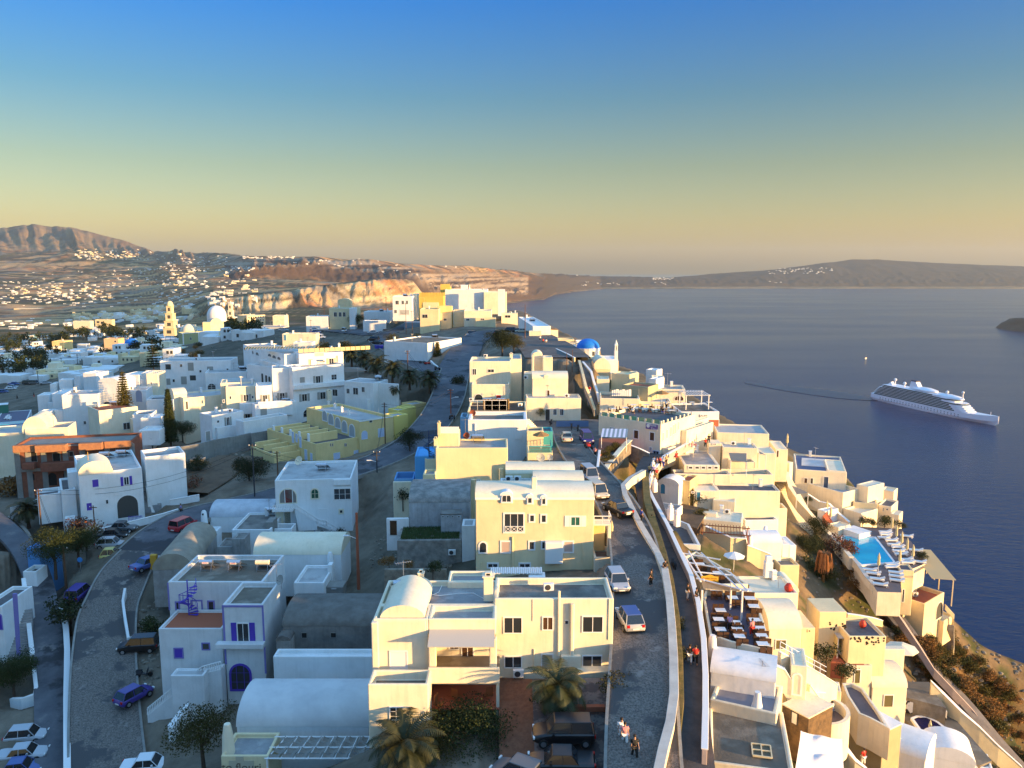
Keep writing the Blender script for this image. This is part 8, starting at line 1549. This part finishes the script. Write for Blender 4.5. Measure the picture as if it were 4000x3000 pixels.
for f,x,y,D,rz,m,l in (('F2',1340,900,25.8,.5,dmetal,'dark quad bike near the pole'),('F2',1372,905,25.8,.5,dmetal,'dark quad bike right of the pole'),('F2',1438,935,25.8,.5,dmetal,'black quad bike at the end of the row'),('F2',1480,945,25.8,.5,redp,'red quad bike at the corner of the kerb'),('H2',133,1250,28.5,-1.5,redp,'red buggy standing in front of the violet van'),('G3',735,790,29.5,1.6,dmetal,'dark quad bikes under the red pole')): fs(f); quad(W((x,y),D),rz,m,l)
def moto(c, rz, m, label):
 t = thing('scooter',label,'scooter',c,rz,'scooters and motorbikes'); put('body',MB().prism([(-.75,.45),(-.1,.3),(.35,.3),(.5,.95),(.38,.95),(.2,.42),(-.1,.45),(-.2,.75),(-.85,.8)],-.16,.16,'y'),m,t,bevel=.04); put('seat',MB().box(-.8,-.15,-.14,.14,.76,.86),black,t,bevel=.03); put('handlebar',MB().tube([(.42,-.3,1.0),(.45,.3,1.0)],.03,5),dmetal,t)
 for x in (-.6,.62): put('wheel',MB().tube([(x,-.06,.26),(x,.06,.26)],.26,12),tyre,t)
for f,x,y,D,rz,m,l in (('T',312,1462,44,.2,dmetal,'dark motorbike beside the violet stair post'),('T',212,1232,40.6,1.2,dmetal,'motorbike with a blue screen by the stone bank'),('T',1183,905,28.5,1.2,redp,'red scooter in front of the white stepped house'),('T',1190,918,28.5,1.3,dmetal,'black scooter just behind the red one'),('H2',20,1060,28.6,1.4,dmetal,'dark scooter left of the violet van'),('G3',2025,905,28.5,1.5,dmetal,'dark scooter before the blue hoardings'),('F2',1568,985,25.6,.6,dmetal,'small motorbike by the corner of the white kerb'),('H3',500,1440,31.8,1.6,dmetal,'scooter with a rider shape parked on the footpath wall side')): fs(f); moto(W((x,y),D),rz,m,l)
# ================================================================== people
def skinm(V, E, rad):
 me = bpy.data.meshes.new('person'); me.from_pydata(V, E, []); o = bpy.data.objects.new('tmp', me); COL.objects.link(o); sk = o.modifiers.new('s','SKIN'); sk.use_smooth_shade = True
 for i, r in enumerate(rad): me.skin_vertices[0].data[i].radius = (r, r) if not isinstance(r, tuple) else r
 me.skin_vertices[0].data[0].use_root = True; o.modifiers.new('u','SUBSURF').levels = 1; bpy.context.view_layer.update()
 m2 = bpy.data.meshes.new_from_object(o.evaluated_get(bpy.context.evaluated_depsgraph_get())); bpy.data.objects.remove(o); return m2
skins = nmat('skin',(.45,.26,.17),.6); hairm = nmat('dark_hair',(.03,.02,.015),.6)
def person_proto(pose):
 st_ = .16 if pose == 'walk' else .03; sit = pose == 'sit'; hz_ = .50 if sit else .93
 hipL, hipR = (0,.10,hz_-.02),(0,-.10,hz_-.02); kn = [(.42,.12,hz_),(.42,-.12,hz_)] if sit else [(st_+.04,.11,.5),(-st_*.3,-.11,.5)]; an = [(.42,.12,.09),(.44,-.12,.09)] if sit else [(st_,.11,.08),(-st_-.06,-.11,.1)]
 V = [(0,0,hz_),(0,0,hz_+.2),(0,0,hz_+.42),(0,0,hz_+.53),(.01,0,hz_+.66),(.01,0,hz_+.78), hipL,kn[0],an[0],(an[0][0]+.16,an[0][1],.04), hipR,kn[1],an[1],(an[1][0]+.16,an[1][1],.04)]; E = [(0,1),(1,2),(2,3),(3,4),(4,5),(0,6),(6,7),(7,8),(8,9),(0,10),(10,11),(11,12),(12,13)]; Rd = [(.15,.11),(.13,.10),(.16,.10),.055,.095,.07,.09,.06,.042,.035,.09,.06,.042,.035]
 z = hz_+.46
 for s_ in (1,-1):
  n = len(V); f = .12*s_*(1 if pose == 'walk' else .3); V += [(0,.19*s_,z),(.02-f*.3,.24*s_,z-.28),(.12+f,.23*s_,z-.5),(.16+f,.22*s_,z-.58)]; E += [(2,n),(n,n+1),(n+1,n+2),(n+2,n+3)]; Rd += [.06,.042,.032,.028]
  for q in range(5): V.append((.20+f+.012*(q%3),.22*s_+(q-2)*.018,z-.66-(.02 if q in (1,2) else 0))) ; E.append((n+3,len(V)-1)); Rd.append(.009)
 t = thing('person','x','person',(0,0,-500)); put('body',skinm(V,E,Rd),skins,t)
 S_ = skinm([(0,0,hz_+.03),(0,0,hz_+.2),(0,0,hz_+.42),(0,0,hz_+.5),(0,.19,z),(.01,.24,z-.2),(0,-.19,z),(.01,-.24,z-.2)],[(0,1),(1,2),(2,3),(2,4),(4,5),(2,6),(6,7)],[(.21,.17),(.19,.16),(.22,.16),.085,.10,.08,.10,.08]); put('shirt',S_,trim,t)
 put('trousers',skinm([(0,0,hz_+.05),(0,.10,hz_-.03),tuple(Vector(kn[0])),tuple(Vector(kn[0]).lerp(Vector(an[0]),.7)),(0,-.10,hz_-.03),tuple(Vector(kn[1])),tuple(Vector(kn[1]).lerp(Vector(an[1]),.7))],[(0,1),(1,2),(2,3),(0,4),(4,5),(5,6)],[(.20,.155),.13,.095,.075,.13,.095,.075]),dmetal,t)
 put('hair',MB().lathe([(.03,.12),(.085,.09),(.108,.03),(.104,-.04),(.09,-.07)],12,(-.015,0,hz_+.74)),hairm,t,smooth=True); return t
PR = {p: person_proto(p) for p in ('walk','stand','sit')}
CL = dict(w=trim,r=redp,k=black,b=nmat('blue_shirt',(.04,.06,.30),.9),p=nmat('pink_cloth',(.6,.25,.25),.9),y=nmat('khaki_cloth',(.40,.33,.15),.9),g=nmat('grey_cloth',(.2,.2,.22),.9),v=nmat('lilac_cloth',(.30,.25,.50),.9))
PEO = [('T',1342,1602,31.8,'walk',-1.4,'w','w','person in white carrying a bag at the bottom of the cobbled road'),('T',1349,1612,31.9,'walk',-1.5,'p','w','person in pink beside the one in white at the bottom of the road'),('T',1370,1640,32,'walk',-1.4,'k','k','person in black with a bag at the bottom of the road'),('T',1406,1268,29.4,'stand',2.6,'k','k','person in black on the cobbles beside the parapet'),('T',1385,1130,28.6,'stand',.3,'b','k','man in a blue shirt leaning at the road parapet'),('H3',262,1010,31,'walk',1.6,'w','r','woman in a white top and red skirt on the footpath'),('H3',408,1480,28.9,'sit',2,'k','g','person in black sitting on the road parapet'),
 ('H5',237,540,31.9,'stand',0,'k','w','man in a dark shirt and pale shorts on the footpath'),('H5',330,590,31.9,'stand',2.5,'k','k','person in black beside the menu board'),('H5',258,1230,32.2,'walk',1.4,'k','w','woman in a dark top and striped skirt walking up the footpath'),('H5',320,1240,32.2,'walk',1.5,'r','k','man with a red shirt walking beside the woman in the striped skirt'),('H3',288,350,29.9,'walk',1.5,'w','k','person in white in the group below the restaurant'),('H3',320,352,29.9,'stand',0,'p','g','person in pink in the group below the restaurant'),('H3',350,350,29.9,'walk',-1.5,'r','k','person in red in the group below the restaurant'),('H3',388,352,29.8,'walk',1,'w','b','tall person in white and blue in the group below the restaurant'),('H3',418,330,29.8,'stand',2,'y','k','person in khaki at the shop doors'),
 ('H3',243,440,30,'walk',-1.6,'y','k','person in yellow ochre at the end of the road wall'),('H3',285,445,30,'walk',-1.6,'v','k','man in a lilac shirt at the end of the road wall'),('H3',262,520,30.1,'walk',-1.5,'w','w','woman in white walking down the footpath'),('H3',318,480,30,'stand',2,'r','y','child in red by the path wall'),('H3',843,140,30,'walk',1.7,'r','k','person in dark red on the upper promenade'),('H3',880,95,29.9,'walk',1.6,'k','k','person in black farther up the promenade'),('H3',700,150,30,'sit',-1,'p','w','person in pink sitting on the promenade kerb'),('H3',728,130,30,'sit',1,'w','p','person in white sitting on the promenade kerb'),('H3',530,262,30,'sit',2,'r','r','child in red crouching by the long wall'),
 ('H2',145,665,24.3,'stand',1,'r','w','person in red leaning on the upper path wall'),('H2',205,1350,28.6,'stand',1.2,'p','k','person with a pushchair at the yard wall'),('G1',1958,860,36.9,'walk',.4,'v','k','person in lilac pushing a pram along the street'),('F3',685,630,20.8,'walk',-1.5,'w','k','person in white on the church square'),('F3',712,655,20.9,'walk',-1.5,'r','k','person in red on the church square'),('F3',737,660,20.9,'walk',-1.5,'w','y','person in white and khaki on the church square'),('F3',618,575,20.6,'stand',0,'r','r','person in red at the shelter'),('F3',637,572,20.6,'stand',1,'k','r','person in black at the shelter'),('K1',300,1600,58,'walk',0,'k','k','person in black on the dirt path at the left'),('K1',590,1560,58,'walk',1,'k','r','person with red on the dirt path at the left'),
 ('H5',690,880,33.9,'stand',1,'v','k','waiter in a lilac shirt on the dining terrace'),('H5',930,930,33.9,'stand',2,'p','r','woman in red and pink on the dining terrace'),('H6',355,1640,46,'stand',2,'r','w','person in red at the bottom of the olive wall'),('H7',1790,800,41,'sit',2,'w','g','person sitting in the blue shaded niche'),('H2',437,880,24.7,'sit',0,'k','k','diner in black at the left end of the restaurant roof'),('H2',590,870,24.7,'sit',2,'k','g','diner in dark clothes on the restaurant roof'),('H2',612,885,24.7,'sit',1,'w','k','diner in white on the restaurant roof'),('H2',975,830,24.7,'stand',1,'w','k','waiter in white on the restaurant roof'),('H2',935,880,24.7,'sit',1,'k','b','diner at the right end of the restaurant roof')]
for f,x,y,D,ps,rz,a_,b_,l in PEO: fs(f); p = W((x,y),D) if f != 'K1' else onland((x,y)); dup(PR[ps], p, rz, l, None, 1.0, {'shirt':CL[a_],'trousers':CL[b_]})
for t in PR.values(): rm(t)
# ================================================================== poles and wires
def pole(f, bx, by, D, ty, label, m=polewood, lamp=0, arms=2, r=.13):
 fs(f); b = W((bx,by),D); d_ = b.y*CP-(b.z-CAMZ)*SP; top = WY((bx,ty),d_); h = max(2.5, (top.z-b.z)*1.0); t = thing('utility_pole',label,'pole',b+Vector((0,0,-.2)),0,'wooden utility poles'); put('shaft',MB().tube([(0,0,-1),(0,0,h)],r,8,r*.7),m,t)
 for i in range(arms): put('crossarm',MB().box(-.55,.55,-.05,.05,h-.35-i*.5,h-.25-i*.5),m,t);
 if arms: put('insulator',MB().lathe([(.06,0),(.06,.14)],6,(-.5,0,h-.25)),trim,t); put('insulator',MB().lathe([(.06,0),(.06,.14)],6,(.5,0,h-.25)),trim,t)
 if lamp: put('street_lamp',MB().tube([(0,0,h*.62),(lamp*1.0,-.2,h*.68)],.04,5).box(min(lamp*.9,lamp*1.6),max(lamp*.9,lamp*1.6),-.33,-.08,h*.67,h*.67+.12),trim,t)
 return b+Vector((0,0,h-.4))
rp = nmat('red_wood',(.36,.10,.05),.9)
A1 = pole('G1',455,1085,39.6,545,'tall brown pole at the lane corner below the palm'); A2_ = pole('G1',712,1560,41.2,1165,'pole with a sunlit orange top among the bushes'); A3 = pole('G2',818,702,36,60,'tall dark pole at the bend of the street',dmetal); A4 = pole('G2',1068,470,34.8,150,'pole behind the left corner of the balustrade house'); A5 = pole('F6',1733,1065,33.6,650,'pole leaning against the yellow flats'); A6 = pole('F6',1655,1400,34.4,1110,'pole with a lamp on the bank by the stony lane',dmetal,-1); A7 = pole('G2',1935,1560,37,785,'tall orange sunlit pole with a lamp beside the barn vault',rp,-1,0,.2); A8 = pole('G3',722,730,29,450,'red wooden pole with a lamp beside the middle street',rp,1); A9 = pole('F2',1312,1010,26,805,'brown pole in front of the quad bikes'); A10 = pole('F3',555,610,20.6,300,'tall bare pole on the church square',polewood,0,0)
for f,x,y,D,ty,l in (('F2',1297,650,23.6,400,'grey pole beside the flat canopy'),('F2',1352,700,24.6,465,'pinkish pole above the warehouse'),('F2',1128,600,25.6,350,'pole in front of the tall shuttered house'),('F2',478,700,27.4,545,'yellowish pole in the upper car park'),('F2',590,500,26.5,405,'distant dark pole left of the cupola house'),('F2',1868,560,21.6,400,'thin pole before the beige row'),('F3',915,840,21,715,'thin white pole at the end of the square'),('F3',963,840,21,690,'second thin white pole at the end of the square'),('G1',1022,975,38,735,'short dark pole at the garden wall'),('G5',575,420,42,180,'thin pole beside the violet hatchback')): pole(f,x,y,D,ty,l,polewood,0,0 if 'thin' in l else 1,.07 if 'thin' in l else .1)
for f,x,y,ty,l in (('K1',1355,1130,795,'black pole in front of the arcade house'),('K1',1075,1145,860,'leaning dark pole by the arcade house'),('K1',665,1330,1090,'dark pole beside the low white house'),('K1',1810,800,600,'dark pole among the lower houses'),('K2',1315,550,390,'dark pole before the olive building'),('K2',845,620,460,'dark pole near the clock tower'),('K2',783,630,480,'dark pole left of the clock tower'),('K2',958,600,485,'dark pole at the corner of the olive building')): fs(f); pole(f,x,y,CAMZ-onland((x,y)).z,ty,l,dmetal,0,1,.16)
def wire(a, b, sag, label, off=0):
 t = thing('power_line',label,'power line',a,0,'overhead power lines'); o = Vector((0,0,off)); pts = [(b-a)*(i/10)+Vector((0,0,-sag*4*(i/10)*(1-i/10)))+o for i in range(11)]; put('cable',MB().tube([tuple(p) for p in pts],.025,4),black,t)
fs('G1'); K_ = W((1990,430),32.2)
for a,b,s_,l in ((A1,A3,2.2,'cable sagging past the blue shuttered house'),(A3,A6,2.0,'cable from the bend to the stony lane'),(A5,A6,.6,'short cable by the yellow flats'),(A1,A2_,.8,'cable down to the pole among the bushes'),(A8,A5,1.5,'cable across the middle street'),(A9,A8,1.2,'cable following the street to the red pole')): wire(a,b,s_,'upper '+l); wire(a,b,s_*1.15,'lower '+l,-.5)
# ================================================================== furniture and small things
def umb(c, label, kind, r=1.3, m=canvas, h=2.4, grp='parasols'):
 t = thing('parasol',label,'parasol',c,random.random(),grp); put('mast',MB().tube([(0,0,0),(0,0,h)],.04,5),trim,t)
 if kind == 'o': put('canopy',MB().lathe([(r,h-.45),(r,h-.38),(r*.5,h-.1),(.04,h+.15)],8),m,t)
 else: put('canopy',MB().lathe([(.14,h-1.7),(.24,h-1.5),(.17,h-.8),(.2,h-.5),(.03,h+.2)],8),m,t,smooth=True)
for f,x,y,D,k_,l,m in (('H4',1335,1045,44.3,'c','folded parasol farthest back behind the loungers',canvas),('H4',1383,1140,44.3,'c','folded parasol second from the back',canvas),('H4',1440,1215,44.3,'c','folded parasol in the middle of the lounger row',canvas),('H4',1497,1285,44.3,'c','folded parasol fourth along the cliff side',canvas),('H4',1560,1362,44.3,'c','folded parasol nearest the green glass screen',canvas),('H4',1418,1415,44.3,'c','folded parasol at the near corner of the pool',canvas),('H4',1185,1525,44.3,'c','big folded parasol in front of the turquoise pool',canvas),('H4',632,860,43.6,'c','folded cream parasol left one on the short steps',canvas),('H4',672,930,44,'c','folded cream parasol right one on the short steps',canvas),('H4',712,520,41.2,'c','dark folded parasol on the skylight house terrace',fabric),('H4',1140,680,42,'c','folded parasol on the edge terrace',canvas),('H4',205,130,34,'c','folded parasol on the ridge of the cream wall',canvas),
 ('H3',1148,1480,37.2,'o','white scalloped parasol beside the timber pergola',trim),('H3',525,610,34.9,'o','cream parasol on the patio with the blue door',ivory),('H6',658,815,50.4,'o','large white parasol beside the hillside lane',ivory),('H2',925,775,25,'o','straw parasol in front of the arch house',thatch),('G3',1695,1110,27.3,'o','straw parasol on the turquoise fenced terrace',thatch),('H6',888,1445,54,'c','folded cream parasol at the edge of the dark blue pool',canvas),('H6',880,1640,52,'c','folded cream parasol below the white vaults',canvas),('G4',1965,720,30.3,'c','folded yellow parasol behind the green glass',canvas)): fs(f); umb(W((x,y),D),l,k_,1.3 if 'large' not in l else 2.0,m, 3.4 if 'big' in l or 'below' in l else 2.5)
fs('H4'); LP = [(1265,1060),(1275,1085),(1255,1120),(1335,1150),(1360,1195),(1405,1225),(1415,1265),(1440,1300),(1490,1360),(1510,1390),(1345,1410),(1340,1440),(1100,1470),(1140,1510),(1180,1570),(1215,1630),(1380,1500),(1385,1540),(1395,1585),(1500,1105),(1600,1260),(1635,1385)]
lo = None
for i,(x,y) in enumerate(LP):
 lab = ['pool lounger with a white pad, number'][0] and ('white lounger in the '+['back pair','back pair','second pair','second pair','third pair','third pair','fourth pair','fourth pair','fifth pair','fifth pair','near pair','near pair'][i] +' beyond the turquoise pool, '+('upper' if i%2 == 0 else 'lower')+' one' if i < 12 else ['loose lounger highest in the row by the lane wall','second loose lounger by the lane wall','third loose lounger by the lane wall','loose lounger lowest by the lane wall','dark framed lounger upper one by the bastion','dark framed lounger middle one by the bastion','dark framed lounger lowest by the bastion','lounger beside the cliff hedge','lounger near the slatted walkway','lounger by the bushy planter'][i-12])
 p = W((x,y),44.35); rz = -.05 if i < 12 else -.4
 if lo is None:
  lo = thing('sun_lounger',lab,'lounger',p,rz,'loungers by the turquoise pool'); put('frame',MB().box(-1,.95,-.34,.34,.2,.28).box(-.9,-.8,-.3,.3,0,.2).box(.7,.8,-.3,.3,0,.2),trim,lo); put('mattress',MB().box(-1,.35,-.33,.33,.285,.38).prism([(.36,.285),(1.0,.6),(.97,.7),(.33,.38)],-.33,.33,'y'),trim,lo)
 else: dup(lo,p,rz,lab)
# dining terrace
tb = None; ch0 = None; ci = 0
def table(c, rz, label, grp):
 global tb
 if tb is None: tb = thing('dining_table',label,'table',c,rz,grp); put('top',MB().box(-.5,.5,-.4,.4,.72,.76),trim,tb); put('leg',MB().tube([(0,0,0),(0,0,.72)],.05,6),dmetal,tb); put('foot',MB().box(-.25,.25,-.25,.25,0,.03),dmetal,tb); return
 dup(tb,c,rz,label,grp)
def chair(c, rz, label, grp, m=wood):
 global ch0
 if ch0 is None: ch0 = thing('chair',label,'chair',c,rz,grp); put('seat',MB().box(-.25,.25,-.25,.25,.3,.48),m,ch0); put('backrest',MB().box(-.25,.25,.19,.27,.48,.92),m,ch0); [put('leg',MB().box(x-.02,x+.02,y-.02,y+.02,0,.3),m,ch0) for x in (-.22,.22) for y in (-.22,.22)]; return
 dup(ch0,c,rz,label,grp)
TBL = [(525,490,34,'by the top left railing'),(590,720,34,'left column, below the cream box'),(570,820,34,'left column, middle'),(588,930,34,'left column, lowest'),(672,487,34,'under the shade sail, middle'),(722,582,34,'beside the cream partition'),(750,855,34,'centre column, upper of three'),(773,928,34,'centre column, middle of three'),(793,1005,34,'centre column, lowest of three'),(870,500,34,'right column, topmost'),(905,588,34,'right column, second from the top'),(948,675,34,'right column, third from the top'),(960,828,34,'right column, beside the railing bend'),(1010,918,34,'right column, next to the woman in red'),(1035,1000,34,'right column, second from the bottom'),(1045,1090,34,'right column, at the bottom corner'),(370,215,33.4,'under the pergola, upper'),(560,310,33.4,'behind the yellow cafe sign')]
fs('H5')
for x,y,D,l in TBL:
 c = W((x,y),D-.02); table(c,-.05,'white topped table on the dining terrace, '+l,'tables on the dining terrace')
 for j,(dx,dy,rz) in enumerate(((-.28,.75,0),(.30,.75,0),(-.28,-.78,math.pi),(.30,-.78,math.pi))): chair(c+Vector((dx,dy,0)),rz-.05,'dark wicker chair '+['back left','back right','front left','front right'][j]+' of the table '+l,'chairs on the dining terrace')
fs('H2')
for i,(x,y) in enumerate(((410,860),(530,850),(640,855),(740,865),(850,870),(620,820),(760,820),(880,825),(980,850),(1030,880))):
 c = SR.world(SR.main.hit((x,y),'T')); l = ['at the far left','second from the left','below the diner in white','in the middle of the front row','front row right','back row left','back row middle','back row right','next to the waiter','at the right corner'][i]; table(c,.1,'table on the restaurant roof '+l,'tables on the restaurant roof'); [chair(c+Vector((dx,0,0)),rz,'chair '+q+' the restaurant roof table '+l,'chairs on the restaurant roof') for dx,rz,q in ((-.8,1.57,'left of'),(.8,-1.57,'right of'))]
for i,(x,y,D) in enumerate(((1165,800,26.2),(1250,790,26.2),(1370,800,26.2),(1440,790,26.2))): table(W((x,y),D-.25),.2,'table on the bar terrace '+['at the left','left of the pergola post','in the middle','at the sea corner'][i],'tables on the bar terrace')
fs('H1')
for i,(x,y,rz) in enumerate(((700,1190,1.2),(830,1130,2.6),(1075,1120,3.4))):
 t = thing('rocking_chair',['reclining wooden deck chair at the left of the porch','reclining wooden deck chair in the middle of the porch','reclining wooden deck chair at the right of the porch'][i],'deck chair',W((x,y),33.15),rz,'deck chairs on the porch'); M = MB()
 for q in range(6): M.box(-.28+q*.1,-.23+q*.1,.18,.24,.4,1.15)
 put('back_slats',M,nmat('deck_wood',(.30,.10,.03),.6),t); put('seat',MB().box(-.3,.3,-.35,.2,.36,.42),nmat('deck_wood',(.30,.10,.03),.6),t); [put('leg',MB().tube([(x_,-.3,0),(x_,.3,.6)],.03,4),nmat('deck_wood',(.30,.10,.03),.6),t) for x_ in (-.3,.3)]
for i,x in enumerate((1778,1890,2010)): fs('H1'); t = thing('planter_box','red terracotta planter '+['left','middle','right'][i]+' of three by the forecourt','planter',W((x,1200),32.2),0,'planters by the forecourt'); put('box',MB().box(-.55,.55,-.2,.2,0,.35),terra,t)
fs('F2');
for i,x in enumerate((1045,1080)): t = thing('waste_bin',['left','right'][i]+' blue wheeled waste bin on the middle street','waste bin',W((x,805),25.9),.2,'blue waste bins'); put('tub',MB().prism([(-.6,.2),(.6,.2),(.75,1.2),(-.75,1.2)],-.5,.5,'y'),nmat('bin_blue',(.03,.04,.35),.5),t); put('lid',MB().box(-.78,.78,-.55,.55,1.2,1.32),nmat('bin_blue',(.03,.04,.35),.5),t)
fs('G3')
for i in range(5): t = thing('hoarding','blue hoarding panel '+['at the left end','second','in the middle','fourth','at the right end'][i]+' behind the scooters','panel',W((1915+i*60,880),28.5),.05,'blue hoardings by the car park'); put('panel',MB().box(-.9,.9,-.04,.04,.1,1.1),nmat('hoarding_blue',(.12,.20,.36),.7),t)
fs('G1'); t = thing('road_sign','round blue road sign on a thin post by the trees','road sign',W((880,1555),41)); put('post',MB().tube([(0,0,0),(0,0,2.7)],.035,5),metal,t); put('disc',MB().tube([(0,-.04,2.7),(0,0,2.7)],.35,16),nmat('sign_blue',(.03,.20,.50),.5),t)
t = thing('gas_box','yellow orange box standing beside the lower street','box',W((1668,1440),38.9)); put('casing',MB().box(-.4,.4,-.3,.3,0,1.9),nmat('box_orange',(.62,.34,.04),.7),t,bevel=.04)
t = thing('water_tank','pale square water tank on the rubble ground by the retaining wall','water tank',W((2140,335),36.4)); put('tank',MB().box(-1.1,1.1,-1,1,0,1.5),oldwall,t,bevel=.05)
fs('F6'); t = thing('shade_sail','grey shade sail beside the first palms of the hotel','shade sail',W((1335,330),27.0)); P = [W(p,D) for p,D in (((1335,330),25.2),((1480,330),25.4),((1560,365),26),((1345,380),26.4))]; put('cloth',MB().face([tuple(p-W((1335,330),27.0)) for p in P]),fabric,t,fix=False)
# loose stones on the bare ground and the sea slope
g = random.Random(21); M = MB()
def stone_at(c, r):
 n0 = len(M.v); M.lathe([(r*.5,-r*.4),(r,0),(r*.75,r*.5),(r*.1,r*.7)],5,tuple(c)); M.v[n0:] = [(x+g.uniform(-.2,.2)*r,y+g.uniform(-.2,.2)*r,z) for x,y,z in M.v[n0:]]
for x0,y0,x1,y1,n,r in ((440,960,560,1020,160,.3),(640,1280,790,1420,120,.25),(800,1160,980,1230,120,.22),(1900,1300,2212,1640,420,.4),(280,1300,345,1500,80,.25),(1680,1170,1900,1330,120,.25),(360,700,640,760,120,.5)):
 fs('T')
 for i in range(n):
  c = onland((x0+(x1-x0)*g.random(),y0+(y1-y0)*g.random()))
  if c.y < 420: stone_at(c,r*(.4+g.random()))
tag(put('loose_stones',M,stone,fix=False),'loose stones scattered over bare ground and slope','stones',kind='stuff')
# more aerials, heaters and chimneys on the plain roofs
g = random.Random(77)
for b in BL:
 m = b.main; lab = b.root.get('label',''); wd = m.x1-m.x0; dp = m.y1-m.y0
 if m.par < .1 or m.par > .6 or wd < 5 or dp < 2.5 or b in (A,VH,MH,KH,RB,F1_,TT_,Y1,E,NB,SR,CH,YC,OL,TQ,pE,S3) or b.root['category'] in ('terrace','wall','pool deck','patio'): continue
 sh = ' '.join(lab.split()[:7]).rstrip(','); sh = sh[:-4] if sh.endswith(' and') else sh; k_ = g.randrange(3); z = m.zt-m.par
 p = b.world((m.x0+wd*g.uniform(.2,.8), m.y0+dp*g.uniform(.35,.8), z)); q = b.world((m.x0+wd*g.uniform(.1,.9), m.y0+dp*g.uniform(.4,.9), z))
 antenna(p, g.random()*3, 'thin aerial on the roof of the '+sh, 1.6+g.random()*1.6)
 if k_ == 0: solar(q, g.uniform(-.3,.3), 'solar water heater on the roof of the '+sh)
 elif k_ == 1: acunit(q+Vector((0,0,.08)), g.uniform(-.3,.3), 'air conditioner on the roof of the '+sh)
 w2 = .5; x = m.x0+wd*g.uniform(.05,.9); y = m.y1-.9
 b.part('chimney', MB().box(x,x+w2,y,y+w2,z-.05,z+1.1).box(x-.06,x+w2+.06,y-.06,y+w2+.06,z+1.1,z+1.2), white, bevel=.03)
# ------------------------------------------------------------------ haze: one closed box of even air
m = MB().box(-26000, 26000, -400, 27000, -60, 900)
hz = put('haze', m, nmat('air', (1,1,1)))
hm = bpy.data.materials.new('haze_air'); hm.use_nodes = True; t = hm.node_tree; t.nodes.clear()
o_ = t.nodes.new('ShaderNodeOutputMaterial'); pv = t.nodes.new('ShaderNodeVolumePrincipled'); pv.inputs['Color'].default_value = (.74,.82,.80,1); pv.inputs['Density'].default_value = HAZE
pv.inputs['Anisotropy'].default_value = .2
t.links.new(pv.outputs[0], o_.inputs['Volume']); hz.data.materials[0] = hm; hz['kind'] = 'stuff'; hz['label'] = 'pale evening haze over the bay and the far hills'
SC.cycles.volume_bounces = 0
